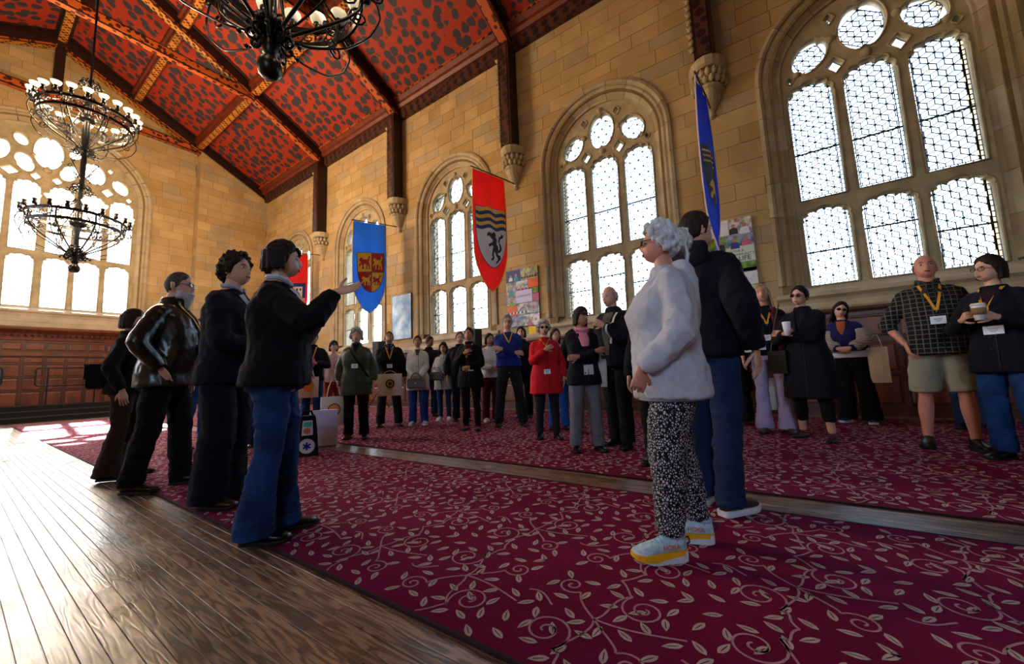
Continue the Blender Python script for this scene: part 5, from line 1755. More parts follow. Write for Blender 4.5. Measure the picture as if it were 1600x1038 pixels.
PEOPLE = {}
def person(key, label, x, y, H, rel, fem=False, wb=1.0, db=1.0, belly=0.0, sk='light', head=(0, 0, 0), stance=(.10, .03), foot_out=12, lean=(0, 0),
           top='jacket', top_m=None, hem=None, arms=('down', 'down'), legs='straight', legs_m=None, shoes='dress', shoe_m=None, hair=('short', '#3a2a20'),
           glasses=None, lanyard=False, badge=None, collar=None, inner=None, voxel=0.013, extra=None, dirv=None, group='visitors standing in the hall', bust=0.0, knee=(0, 0), sleeves=True, name='person'):
    """rel: 0 faces the viewpoint, 90 faces the right of it, -90 the left"""
    s = H / 1.75
    phi = math.atan2(-y, -x)
    th = phi + math.radians(rel)
    root = empty(name, label, 'person', group, (x, y, 0.013), th + PI / 2)
    B = BODY_F if fem else BODY_M
    TP = TOPS[top]
    LG = LEGS[legs]
    def bd(z):
        hw, hd, yo = interp(B, z)
        if belly and 0.85 < z < 1.32:
            q = math.sin(PI * (z - 0.85) / 0.47)
            hd += belly * q * .5; yo -= belly * q * .5; hw += belly * q * .25
        if bust and 1.14 < z < 1.36:
            q = math.sin(PI * (z - 1.14) / 0.22); hd += bust * q * .5; yo -= bust * q * .5
        return hw * wb, hd * db, yo
    def sh(p):   # lean of the upper body
        p = Vector(p)
        t = max(0.0, p.z - 0.90)
        return Vector((p.x + lean[0] * t, p.y - lean[1] * t, p.z)) * s
    SHX = (0.146 if fem else 0.166) * (0.5 + 0.5 * wb)
    # legs
    feet = {}
    for sd in (1, -1):
        ax = sd * stance[0]; ay = -sd * stance[1]
        feet[sd] = (ax, ay)
    hipz, kz = 0.90, 0.50
    def leg_path(sd, z_end):
        ax, ay = feet[sd]
        kx, ky = lerp(sd * .095, ax, .5), lerp(0.01, ay, .5) - .015 - (knee[0] if sd > 0 else knee[1])
        P = [(sd * .088 * (0.6 + 0.4 * wb), .012, .90), (sd * .092 * (0.6 + 0.4 * wb), .008, .80), (lerp(sd * .095, kx, .6), ky * .7, .66), (kx, ky, kz), (lerp(kx, ax, .4), lerp(ky, ay + .02, .4) + .008, .36), (lerp(kx, ax, .85), lerp(ky, ay + .025, .85), .18), (ax, ay + .03, .08)]
        if z_end is None: return P
        out = [p for p in P if p[2] > z_end + .005]
        last = P[len(out)] if len(out) < len(P) else P[-1]
        pr = out[-1]
        if last[2] < z_end:
            t = (pr[2] - z_end) / (pr[2] - last[2])
            out.append(tuple(lerp(a, b, t) for a, b in zip(pr, last)))
        else:
            out.append((last[0], last[1] + .0, z_end))
        return out
    # ---- arms
    AR = {}
    for sd, an in ((1, arms[0]), (-1, arms[1])):
        if isinstance(an, str): an = ARMS[an]
        w, pole, hd_, pn, curl = an
        S = Vector((sd * SHX, .01, 1.375))
        W = Vector((w[0] * sd, w[1], w[2]))
        E_, W = ik(S, W, .285, .255, Vector((pole[0] * sd, pole[1], pole[2])))
        AR[sd] = (S, E_, W, Vector((hd_[0] * sd, hd_[1], hd_[2])).normalized(), Vector((pn[0] * sd, pn[1], pn[2])).normalized(), curl)
    # ---- body (one continuous surface)
    mb = MB()
    mb.loft([[sh(p) for p in sect(0, bd(z)[2], z, bd(z)[0] * (.93 if z > 1.1 else .84), bd(z)[1] * (.92 if z > 1.1 else .80), 18)] for z in (.82, .90, .98, 1.06, 1.14, 1.22, 1.30, 1.37, 1.42, 1.45, 1.48, 1.52)])
    nk = [(0, .018, 1.43), (0, .012, 1.50), (0, .004, 1.56), (0, .0, 1.60)]
    mb.tube([sh(p) for p in nk], [.068 * s, (.050 if fem else .058) * s, (.048 if fem else .056) * s, .05 * s], 14)
    for sd in (1, -1):
        S, E_, W, hd_, pn, curl = AR[sd]
        P = smooth_path([sh(S + Vector((-sd * .05, 0, .0))), sh(S), sh(S.lerp(E_, .5)), sh(E_), sh(E_.lerp(W, .5)), sh(W)], 3)
        n = len(P)
        rr = [lerp(.052, .040, i / (n * .55)) if i < n * .55 else lerp(.041, .026, (i - n * .55) / (n * .45)) for i in range(n)]
        mb.tube(P, [r * s * (.92 if fem else 1) * (.5 + .5 * wb) for r in rr], 10)
        P = smooth_path([Vector(p) * s for p in leg_path(sd, None)], 3)
        n = len(P)
        prof = [(0, .082), (.18, .080), (.45, .055), (.55, .050), (.68, .056), (.85, .040), (1, .036)]
        mb.tube(P, [interp(prof, i / (n - 1))[0] * s * (.6 + .4 * wb) * (1 if legs in ('shorts', 'crop') else .74) for i in range(n)], 12)
    body = solid(mb, voxel * s, 3)
    mb = MB()
    hp = sh((0, -.008, 1.638))
    yaw, pit, til = [math.radians(v) for v in head]
    R = Matrix.Rotation(yaw, 4, 'Z') @ Matrix.Rotation(pit, 4, 'X') @ Matrix.Rotation(til, 4, 'Y')
    piv = Vector((0, .015, -.085)) * s
    T = Matrix.Translation(hp + piv) @ R @ Matrix.Translation(-piv)
    head_mesh(mb, T, s * (0.97 if fem else 1.0))
    hs = s * (0.97 if fem else 1.0)
    hands = {}
    for sd in (1, -1):
        S, E_, W, hd_, pn, curl = AR[sd]
        w = sh(W)
        hand(mb, w, hd_, pn, s * (.92 if fem else 1.0), curl, sd)
        hands[sd] = (w, hd_, pn)
    join_mesh(body, mb)
    put('body', chan(body, 'body', skin(sk)), root)
    # ---- face
    for sd in (-1, 1):
        m = MB(); m.ell(T @ (Vector((sd * .031, -.0745, .006)) * hs), (.0125 * hs, .0105 * hs, .0085 * hs), 10, 8)
        e = m.obj('eye', mat('eye_white', '#c8c0b8', rough=0.2), root, smooth=True)
        m = MB(); m.ell(T @ (Vector((sd * .031, -.0815, .006)) * hs), (.0058 * hs, .0045 * hs, .0062 * hs), 8, 6)
        m.obj('iris', mat('eye_iris', '#1c1410', rough=0.15), e, smooth=True)
        m = MB(); m.tube([T @ (Vector((sd * q, -.0885 + (q - .02) * .35, .0235 + z)) * hs) for q, z in ((.014, -.001), (.025, .003), (.036, .003), (.046, -.002))], [.002 * hs, .0036 * hs, .0032 * hs, .0015 * hs], 5)
        hc = hair[1] if hair[0] != 'bald' else '#4a3c34'
        m.obj('eyebrow', mat('brow_' + hc.strip('#'), hc, rough=0.8), root)
    m = MB(); m.tube([T @ (Vector((q, -.0975 + abs(q) * abs(q) * 18, z)) * hs) for q, z in ((-.023, -.060), (-.012, -.0585), (0, -.059), (.012, -.0585), (.023, -.060))], [.001 * hs, .0038 * hs, .0042 * hs, .0038 * hs, .001 * hs], 6)
    m.tube([T @ (Vector((q, -.0965 + abs(q) * abs(q) * 18, z)) * hs) for q, z in ((-.020, -.0625), (-.010, -.066), (0, -.067), (.010, -.066), (.020, -.0625))], [.001 * hs, .004 * hs, .0046 * hs, .004 * hs, .001 * hs], 6)
    m.obj('lips', mat('lips_' + sk, {'light': '#a05a50', 'pale': '#a8605a', 'tan': '#84483c', 'brown': '#5c3028', 'dark': '#3a2020', 'ruddy': '#9a5248'}[sk], rough=0.4), root, smooth=True)
    # ---- hair
    hk, hc = hair[0], hair[1]
    HMT = mat('hair_' + hc.strip('#'), hc, rough=0.62, var=0.35, scale=60, bump=0.5, bscale=120, spec=0.18, stretch=(1, 1, .25))
    m = MB()
    seed = sum(ord(c) for c in key)
    if hk == 'short': hair_shell(m, T, hs, .014, .004, seed=seed)
    elif hk == 'crop': hair_shell(m, T, hs, .006, .001, seed=seed)
    elif hk == 'recede': hair_shell(m, T, hs, .012, .003, recede=.03, seed=seed)
    elif hk == 'fringe': hair_shell(m, T, hs, .010, .003, crown_bald=True, seed=seed)
    elif hk == 'bald': hair_shell(m, T, hs, .0012, .0, crown_bald=True, seed=seed)
    elif hk == 'curly': hair_shell(m, T, hs, .020, .008, seed=seed); blobs(m, T, hs, 150, .009, .016, .030, seed=seed)
    elif hk == 'puffy': hair_shell(m, T, hs, .030, .010, back=-.10, seed=seed, lump=8); blobs(m, T, hs, 90, .014, .026, .030, seed=seed, back=-.10)
    elif hk == 'bob': hair_shell(m, T, hs, .020, .003, seed=seed); curtain(m, T, hs, .095, 1.72, .020, .004, seed=seed)
    elif hk == 'bang_bob': hair_shell(m, T, hs, .020, .003, seed=seed); curtain(m, T, hs, .080, 1.80, .022, .004, seed=seed); m.tube([T @ (Vector(p) * hs) for p in ((-.03, -.075, .075), (.01, -.092, .062), (.045, -.085, .040), (.068, -.055, .012), (.074, -.03, -.02))], [.012 * hs, .014 * hs, .012 * hs, .010 * hs, .006 * hs], 8)
    elif hk == 'long': hair_shell(m, T, hs, .018, .003, seed=seed); curtain(m, T, hs, .20, 1.75, .018, .012, fwd=-.01, seed=seed)
    elif hk == 'longcurly': hair_shell(m, T, hs, .022, .008, seed=seed); curtain(m, T, hs, .19, 1.75, .026, .022, wav=.010, seed=seed); blobs(m, T, hs, 110, .010, .018, .028, seed=seed)
    elif hk == 'bun': hair_shell(m, T, hs, .012, .002, seed=seed); m.ell(T @ (Vector((0, .115, .03)) * hs), (.038 * hs, .034 * hs, .036 * hs), 12, 9)
    elif hk == 'updo': 
        hair_shell(m, T, hs, .020, .006, back=-.095, seed=seed, lump=9)
        blobs(m, T, hs, 120, .010, .022, .022, seed=seed, back=-.06)
        m.ell(T @ (Vector((0, .118, .012)) * hs), (.052 * hs, .048 * hs, .062 * hs), 14, 10)
        rnd = random.Random(4)
        for k in range(60):
            a, b2 = rnd.uniform(0, 2 * PI), rnd.uniform(-1, 1)
            q = math.sqrt(1 - b2 * b2)
            m.ell(T @ (Vector((.05 * q * math.cos(a), .118 + .048 * q * math.sin(a), .012 + .062 * b2)) * hs), (.014 * hs,) * 3, 7, 5)
        for k in range(16):
            a = -.5 + k * .07
            m.tube([T @ (Vector(p) * hs) for p in ((.05 * math.sin(a * 3), .13, -.03), (.055 * math.sin(a * 3 + .3), .145, -.09), (.05 * math.sin(a * 3 + .5), .135, -.15), (.045 * math.sin(a * 3 + .2), .14, -.20 - .03 * math.sin(k * 2)))], [.007 * hs, .008 * hs, .006 * hs, .002 * hs], 5)
    elif hk == 'cap':
        hair_shell(m, T, hs, .010, .003, seed=seed); curtain(m, T, hs, .10, 1.5, .02, .004, seed=seed)
    if hk not in ('bald', 'crop', 'fringe', 'recede'):
        near_ = voxel < .012
        hm = solid(m, (.0045 if near_ else .0075) * s, (4 if hk in ('curly', 'puffy', 'updo', 'longcurly') else 8) if near_ else 3)
        wrinkle(hm, .0025, seed, (55, 55, 12))
        put('hair', chan(hm, 'hair', HMT), root)
    else:
        m.obj('hair', HMT, root, smooth=True)
    if hk == 'cap' or (extra and 'cap' in extra):
        cc = (extra or {}).get('cap', '#18181c')
        m = MB(); hair_shell(m, T @ Matrix.Translation((0, 0, .006 * hs)), hs * 1.02, .024, .001, low=.05, back=.01)
        br = []
        for i in range(7):
            a = -1.0 + 2.0 * i / 6
            for q, z in ((.088, .052), (.145, .030)): br.append((math.sin(a) * .078 * (q / .088) ** .4, -math.cos(a) * q - .0, z))
        rings = [[T @ (Vector((br[2 * i][0], br[2 * i][1], br[2 * i][2] + dz)) * hs) for dz in (0, .006)][::1] + [T @ (Vector((br[2 * i + 1][0], br[2 * i + 1][1], br[2 * i + 1][2] + dz)) * hs) for dz in (.006, 0)] for i in range(7)]
        m.loft(rings)
        m.obj('cap', mat('cap_' + cc.strip('#'), cc, rough=0.8), root, smooth=True)
    if extra and 'beard' in extra:
        m = MB()
        L = extra.get('beard_len', .03)
        for i in range(46):
            rnd = random.Random(i * 7 + 1)
            a = rnd.uniform(-1.45, 1.45); q = rnd.uniform(-.4, 1) if abs(a) > 1.0 else rnd.uniform(.45, 1)
            m.ell(T @ (Vector((math.sin(a) * .058, -math.cos(a) * .078 - .012, -.072 - q * .03)) * hs), (.018 * hs, .016 * hs, .022 * hs), 7, 5)
        rings = []
        for t in range(8):
            f_ = t / 7
            w_ = lerp(.052, .008, f_ ** 1.2)
            rings.append([T @ (Vector((w_ * math.cos(b), -.066 - .010 * (1 - f_) + lerp(.036, .010, f_) * math.sin(b), -.066 - L * f_)) * hs) for b in [2 * PI * k / 12 for k in range(12)]])
        m.loft(rings)
        m.tube([T @ (Vector((q, -.098 + q * q * 20, -.051 - abs(q) * .5)) * hs) for q in (-.030, -.014, 0, .014, .030)], [.005 * hs, .007 * hs, .006 * hs, .007 * hs, .005 * hs], 6)
        bmh = solid(m, .005 * s, 5)
        wrinkle(bmh, .0045, 2, (90, 90, 10))
        put('beard', chan(bmh, 'beard', mat('beard_' + extra['beard'].strip('#'), extra['beard'], rough=0.6, bump=0.5, bscale=120, stretch=(1, 1, .25))), root)
    if glasses:
        m = MB()
        for sd in (-1, 1):
            c = Vector((sd * .033, -.103, .004))
            loop = [T @ ((c + Vector((.024 * math.cos(a), abs(math.cos(a)) * .004 + (.006 if sd * math.cos(a) > 0 else 0) * abs(math.cos(a)), .018 * math.sin(a)))) * hs) for a in [2 * PI * k / 14 for k in range(15)]]
            m.tube(loop, .0024 * hs, 5)
            m.tube([T @ (Vector(p) * hs) for p in ((sd * .056, -.097, .008), (sd * .076, -.05, .008), (sd * .080, .01, .006))], .0022 * hs, 5)
        m.tube([T @ (Vector(p) * hs) for p in ((-.010, -.105, .006), (0, -.107, .009), (.010, -.105, .006))], .0022 * hs, 5)
        g = m.obj('glasses', mat('black_spectacle_frame', '#0c0c0e', rough=0.3), root)
        for sd in (-1, 1):
            m = MB(); m.add([T @ ((Vector((sd * .033 + .023 * math.cos(a), -.1015, .004 + .017 * math.sin(a)))) * hs) for a in [2 * PI * k / 12 for k in range(12)]], [tuple(range(12))])
            m.obj('lens', mat('dark_lens', '#0a0a0c', rough=0.1, spec=0.6) if glasses == 'dark' else M_glass, g)
    # ---- trousers
    legs_m = legs_m or mat('black_trouser_cloth', '#101016')
    mb = MB()
    zs = [(.84, 1), (.88, 1), (.93, 1), (.99, 1), (1.05, .98)]
    mb.loft([[sh(p) for p in sect(0, bd(z)[2], z, bd(z)[0] * k + .012, bd(z)[1] * k + .012, 18)] for z, k in zs])
    hz = LG[5]
    for sd in (1, -1):
        pl = leg_path(sd, hz)
        P = smooth_path([Vector(p) * s for p in pl], 3)
        rad = []
        for p in P:
            z = p.z / s
            rad.append(interp([(0.0, LG[4]), (hz, LG[4]), (.30, LG[3]), (.50, LG[2]), (.70, LG[1]), (.90, LG[0])] if legs != 'shorts' else [(0.48, .108), (.60, .106), (.90, .102)], z)[0] * s * (.55 + .45 * wb))
        mb.tube(P, rad, 14)
    tr = solid(mb, voxel * s, 4)
    wrinkle(tr, .009 * s, seed, (9, 9, 12))
    put('shorts' if legs == 'shorts' else 'trousers', chan(tr, 'trousers', legs_m), root)
    # ---- top
    top_m = top_m or mat('black_top_cloth', '#101014')
    hemz = hem if hem is not None else TP[0]
    cz_ = TP[5]
    zz = []
    z = hemz
    while z < 1.40: zz.append(z); z += .05
    zz += [1.425, 1.455, cz_]
    mb = MB()
    rings = []
    for z in zz:
        hw, hd, yo = bd(max(z, .92))
        if z < .92:
            t = (.92 - z)
            hw += TP[3] * t * 1.6; hd += TP[3] * t * 1.6
        ew, ed = TP[1], TP[2]
        if z > 1.33: k = max(.30, 1 - (z - 1.33) / .14); ew *= k; ed *= k
        if top == 'puffer' and z < 1.42: 
            ew += .010 * abs(math.sin(z * 38)); ed += .010 * abs(math.sin(z * 38))
        if z >= 1.455: hw = max(hw, .060 if z >= cz_ - .001 else .078); hd = max(hd, .058)
        rings.append([sh(p) for p in sect(0, yo, z, hw + ew, hd + ed, 22)])
    mb.loft(rings)
    if sleeves:
        for sd in (1, -1):
            S, E_, W, hd_, pn, curl = AR[sd]
            tpt = .97 if sleeves is True else sleeves
            if tpt > .5:
                chain = [S + Vector((-sd * .07, 0, .030)), S + Vector((-sd * .008, 0, .004)), S.lerp(E_, .5), E_, E_.lerp(W, .5 * (tpt if tpt < 1 else 1)), E_.lerp(W, (tpt - .5) * 2)]
            else:
                chain = [S + Vector((-sd * .07, 0, .030)), S + Vector((-sd * .008, 0, .004)), S.lerp(E_, tpt), S.lerp(E_, tpt * 2)]
            P = smooth_path([sh(c) for c in chain], 3)
            n = len(P)
            ex = TP[4]
            rr = [interp([(0, .046 + ex * .6), (.2, .056 + ex * .75), (.5, .046 + ex * .9), (.62, .043 + ex), (.85, .036 + ex * .9), (1, .030 + ex * .55)], i / (n - 1))[0] for i in range(n)]
            mb.tube(P, [r * s * (.94 if fem else 1) * (.5 + .5 * wb) for r in rr], 14)
    tm = solid(mb, min(voxel, .013) * s, 3)
    if top == 'puffer':
        wrinkle(tm, .004 * s, seed, (5, 5, 60))
    else:
        wrinkle(tm, TP[6] * s, seed)
    topo = put({'coat': 'coat', 'longcoat': 'coat', 'puffer': 'coat', 'robe': 'long_garment', 'shirt': 'shirt', 'sweater': 'sweater', 'sweatshirt': 'sweatshirt', 'tee': 'shirt'}.get(top, 'jacket'), chan(tm, top, top_m), root)
    bvh = BVHTree.FromPolygons([v.co.copy() for v in tm.vertices], [tuple(p.vertices) for p in tm.polygons])
    def on(xx, zz_, off=.004, back=False):
        o = sh((xx, 0, zz_)); d0 = 1 if not back else -1
        h = bvh.ray_cast(Vector((o.x, -1.2 * d0, o.z)), Vector((0, d0, 0)))
        if h[0] is None: return Vector((o.x, (-.1) * d0, o.z))
        return h[0] + Vector((0, -off * d0, 0))
    if top in ('jacket', 'coat', 'longcoat', 'blazer', 'puffer', 'leather', 'shirt'):
        dk = mat('dark_seam_thread', '#050507', rough=.7)
        m = MB(); rows = []
        for i in range(17):
            z = lerp(1.43, hemz + .03, i / 16)
            rows.append([on(.018, z, .002), on(.018, z, .006), on(.026, z, .006), on(.026, z, .002)])
        m.loft(rows); m.obj('front_opening', dk, topo)
        if top in ('coat', 'longcoat', 'blazer'):
            m = MB()
            for sd in (-1, 1):
                m.add([on(sd * .050, 1.455, .016), on(sd * .085, 1.425, .010), on(sd * .095, 1.36, .008), on(sd * .070, 1.345, .010), on(sd * .082, 1.325, .008), on(sd * .014, 1.17, .008), on(sd * .022, 1.30, .018)], [(0, 1, 2, 3), (0, 3, 6), (3, 4, 5, 6)])
            m.obj('lapels', top_m, topo)
            for k in range(3):
                c = on(-.012, 1.14 - .10 * k, .010)
                m = MB(); m.ell(c, (.010 * s, .004 * s, .010 * s), 8, 5); m.obj('button', dk, topo)
        else:
            m = MB(); m.tube([sh((.072 * math.sin(a), .012 - .068 * math.cos(a), 1.492 - .012 * math.cos(a))) for a in [.25 + (2 * PI - .5) * k / 16 for k in range(17)]], .013 * s, 6, flat=1.6)
            m.obj('collar_stand', top_m, topo, smooth=True)
    if top in ('sweatshirt', 'sweater', 'tee'):
        m = MB(); m.tube([sh((.064 * math.sin(a), .012 - .064 * math.cos(a), TP[5] - .012 - .012 * math.cos(a))) for a in [2 * PI * k / 18 for k in range(19)]], .010 * s, 6)
        m.obj('neck_band', top_m, topo, smooth=True)
    if collar:
        m = MB()
        for sd in (-1, 1):
            m.add([on(sd * .02, 1.46, .012), on(sd * .075, 1.44, .010), on(sd * .06, 1.375, .012), on(sd * .028, 1.40, .014)], [(0, 1, 2, 3)])
            m.tube([sh((sd * q, w_, 1.505 + z)) for q, w_, z in ((.015, -.060, -.03), (.045, -.045, -.005), (.068, .0, .01), (.05, .055, .012), (.0, .075, .014))], [.010 * s, .014 * s, .016 * s, .016 * s, .016 * s], 6)
        m.obj('collar', collar, topo, smooth=False)
    if inner:   # strip of another garment shown at the opening
        im, w0, zt_, zb_ = inner
        m = MB()
        rows = []
        n = 12
        for i in range(n + 1):
            z = lerp(zt_, zb_, i / n)
            hwid = w0 * (1 - .6 * i / n)
            rows.append([on(-hwid, z, .005), on(-hwid * .3, z, .009), on(hwid * .3, z, .009), on(hwid, z, .005)])
        m.loft(rows, closed=False, cap=False)
        m.obj('inner_shirt', im, topo, smooth=True)
    if lanyard:
        lm = mat('yellow_lanyard_ribbon', '#d89a18', rough=0.5, var=0.15)
        zb = 1.24 if not isinstance(lanyard, float) else lanyard
        m = MB()
        for sd in (-1, 1):
            rows = []
            for i in range(9):
                t = i / 8
                xx = sd * lerp(.070, .004, t); z = lerp(1.47, zb, t)
                a = on(xx - .009, z, .008); b2 = on(xx + .009, z, .008)
                rows.append([a, b2, b2 + Vector((0, -.003, 0)), a + Vector((0, -.003, 0))])
            m.loft(rows)
        m.obj('lanyard', lm, root)
        m = MB(); c = on(0, zb - .012, .010); m.ell(c, (.006 * s, .004 * s, .012 * s), 8, 6)
        m.obj('lanyard_clip', mat('steel_clip', '#a0a0a8', rough=0.3, metal=1), root)
    if badge:
        bx, bz = badge[0], badge[1]
        c = on(bx, bz, .014)
        w_, h_ = .048 * s, .034 * s
        if len(badge) > 2: w_, h_ = badge[2] * s, badge[3] * s
        m = MB(); m.box(c.x - w_, c.x + w_, c.y - .002, c.y, c.z - h_, c.z + h_)
        bo = m.obj('name_badge', mat('badge_card', '#dfe4ee', rough=0.35, var=0.05), root)
        m = MB()
        for k, (a, b2) in enumerate(((-.6, .6), (-.45, .45), (-.3, .3))):
            zc = c.z + h_ * (.35 - .35 * k)
            m.box(c.x + w_ * a, c.x + w_ * b2, c.y - .0028, c.y - .002, zc - h_ * .06, zc + h_ * .06)
        m.obj('badge_print', mat('badge_print', '#50545e'), bo)
    # ---- shoes
    sm = shoe_m or (mat('black_shoe_leather', '#0c0c0e', rough=0.3), mat('black_shoe_sole', '#0a0a0a'))
    for sd in (1, -1):
        ax, ay = feet[sd]
        Tm = Matrix.Translation(Vector((ax, ay + .02, 0)) * s) @ Matrix.Rotation(math.radians(sd * foot_out), 4, 'Z')
        shoe(root, Tm, s, shoes, sm)
    info = dict(root=root, s=s, T=T, hs=hs, hands=hands, on=on, sh=sh, rz=th + PI / 2, feet=feet, top=topo)
    PEOPLE[key] = info
    return info
def to_world(info, p):
    r = info['root']
    return Matrix.Translation(r.location) @ Matrix.Rotation(info['rz'], 4, 'Z') @ Vector(p)

# ---------------------------------------------------------------- carried things
M_tote = mat('cream_tote_canvas', '#cfc8bc', rough=0.85, var=0.1, bump=0.3, bscale=120)
M_strap = mat('cream_strap', '#d8d4cc', rough=0.8)
def tote(info, pos, w, h, label, rz=0.0, emblem=None, strap_top=None, m=None, d=0.03, cat='bag'):
    """pos: top centre of the bag in the holder's own axes"""
    wp = to_world(info, pos)
    r = empty('tote_bag', label, cat, 'tote bags carried by visitors', wp, info['rz'] + rz)
    mb = MB()
    rows = []
    for i in range(9):
        t = i / 8
        dd = d * (0.25 + 0.75 * math.sin(PI * min(1, t * .9 + .1)))
        ww = w / 2 * (1 - .02 * t + .01 * math.sin(t * 7))
        rows.append([(-ww, -dd * .4, -h * t), (-ww * .5, -dd - .004 * math.sin(t * 9), -h * t), (ww * .4, -dd, -h * t), (ww, -dd * .4, -h * t), (ww, dd * .4, -h * t), (ww * .3, dd, -h * t), (-ww * .5, dd, -h * t), (-ww, dd * .4, -h * t)])
    mb.loft(rows)
    mb.obj('bag_body', m or M_tote, r)
    st = strap_top if strap_top is not None else .20
    for sd in (-1, 1):
        mb = MB(); mb.tube([(-w * .28, sd * .012, -.02), (-w * .2, sd * .012, st * .5), (-.02, sd * .006, st), (.02, sd * .006, st), (w * .2, sd * .012, st * .5), (w * .28, sd * .012, -.02)], .007, 6, flat=.5)
        mb.obj('strap', M_strap if m is None else m, r)
    if emblem:
        for k, (c, rr) in enumerate(emblem):
            mb = MB(); mb.prism([(rr * w * math.cos(a), -h * .45 + rr * w * math.sin(a)) for a in [2 * PI * q / 20 for q in range(20)]], lambda u, v, ww: (u, -d - .004 - ww, v), 0, .002 + .0015 * k)
            mb.obj('printed_disc', c, r)
    return r
def cup(pos, label, info, lid='#e8e4dc', body='#e6e8ee', h=.12, sleeve=None):
    r = empty('paper_cup', label, 'cup', 'paper cups held by visitors', to_world(info, pos), info['rz'])
    m = MB(); m.lathe([(0, 0), (.028, 0), (.040, h), (.037, h), (.027, .006), (0, .006)], 20); m.obj('cup_wall', mat('cup_paper_' + body.strip('#'), body, rough=.5), r, smooth=True)
    if lid:
        m = MB(); m.lathe([(0, h + .012), (.036, h + .012), (.042, h + .002), (.043, h - .006), (.040, h - .006)], 20); m.obj('lid', mat('cup_lid', lid, rough=.35), r, smooth=True)
    if sleeve:
        m = MB(); m.lathe([(.0325, h * .35), (.0385, h * .35), (.0415, h * .8), (.037, h * .8)], 20); m.obj('sleeve', mat('cup_sleeve', sleeve, rough=.9), r, smooth=True)
    return r
# ================================================================ the crowd
def cl(name, col, **k):
    k.setdefault('rough', .85); k.setdefault('bump', .25); k.setdefault('bscale', 150); k.setdefault('var', .2); k.setdefault('spec', .2)
    return mat(name, col, **k)
M_denim = cl('blue_denim', '#1a4078', col2='#122a50', scale=5)
M_dkdenim = cl('dark_denim', '#1a2c50', scale=5)
M_navy = cl('navy_wool', '#0b0e1c'); M_blk = cl('black_wool', '#08080c'); M_blk2 = cl('charcoal_cloth', '#1a1b22')
M_leath = mat('black_leather', '#0b0c10', rough=.28, var=.2, spec=.6, bump=.12, bscale=35)
M_brn = cl('brown_corduroy', '#33201a', stretch=(6, 6, .4))
M_grey = cl('grey_marl_fleece', '#b4b6c0', scale=30, var=.12)
M_green = cl('olive_quilted_nylon', '#36422e', rough=.55); M_cream = cl('cream_wool', '#c8bfae'); M_redw = cl('scarlet_wool', '#c01824')
M_royal = cl('royal_blue_knit', '#1a2a78'); M_gjean = cl('grey_denim', '#6a6a72'); M_lav = cl('lavender_trouser_cloth', '#a89cc4'); M_kh = cl('khaki_cotton', '#8a8474')
M_wine = cl('maroon_trouser_cloth', '#4a1020'); M_beige = cl('beige_trouser_cloth', '#8a7c68'); M_pkw = cl('pale_pink_knit', '#cdb4b4'); M_whk = cl('white_knit', '#c8c8c8'); M_rust = cl('rust_cloth', '#8a3018')
WS = (mat('white_shoe_leather', '#c8c8c8', rough=.5), mat('white_shoe_sole', '#d0d0d0'))
BS = (mat('brown_shoe_leather', '#3a2216', rough=.35), mat('brown_shoe_sole', '#1c120c'))
def print_mat():
    m, nt, b = nodes_of('black_and_white_animal_print', .8, .2)
    tc = nt.nodes.new('ShaderNodeTexCoord')
    vo = nt.nodes.new('ShaderNodeTexVoronoi'); vo.feature = 'DISTANCE_TO_EDGE'; vo.inputs['Scale'].default_value = 100
    mp = nt.nodes.new('ShaderNodeMapping'); mp.inputs['Scale'].default_value = (1, 1, .75)
    nt.links.new(tc.outputs['Object'], mp.inputs[0]); nt.links.new(mp.outputs[0], vo.inputs[0])
    rp = nt.nodes.new('ShaderNodeValToRGB'); e = rp.color_ramp.elements
    e[0].position = .17; e[0].color = (*hx('#0e0e14'), 1); e[1].position = .21; e[1].color = (*hx('#b9b6c2'), 1)
    nt.links.new(vo.outputs[0], rp.inputs[0]); nt.links.new(rp.outputs[0], b.inputs[0])
    return m
def plaid_mat(name, base, line, scale=13):
    m, nt, b = nodes_of(name, .85, .2)
    tc = nt.nodes.new('ShaderNodeTexCoord')
    cur = None
    for ax in ('X', 'Z'):
        w = nt.nodes.new('ShaderNodeTexWave'); w.bands_direction = ax; w.inputs['Scale'].default_value = scale / 3; w.inputs['Distortion'].default_value = .6; w.inputs['Detail'].default_value = 0
        nt.links.new(tc.outputs['Object'], w.inputs[0])
        rp = nt.nodes.new('ShaderNodeValToRGB'); e = rp.color_ramp.elements
        e[0].position = .90; e[0].color = (0, 0, 0, 1); e[1].position = .97; e[1].color = (1, 1, 1, 1)
        nt.links.new(w.outputs[0], rp.inputs[0])
        if cur is None: cur = rp.outputs[0]
        else:
            ad = nt.nodes.new('ShaderNodeMath'); ad.operation = 'MAXIMUM'; nt.links.new(cur, ad.inputs[0]); nt.links.new(rp.outputs[0], ad.inputs[1]); cur = ad.outputs[0]
    mx = nt.nodes.new('ShaderNodeMixRGB'); mx.inputs[1].default_value = (*hx(base), 1); mx.inputs[2].default_value = (*hx(line), 1)
    nt.links.new(cur, mx.inputs[0]); nt.links.new(mx.outputs[0], b.inputs[0])
    return m
M_print = print_mat(); M_plaid = plaid_mat('dark_plaid_flannel', '#101016', '#5a5750', 22); M_plaid2 = plaid_mat('white_plaid_wool', '#b8b4ac', '#222226', 30)

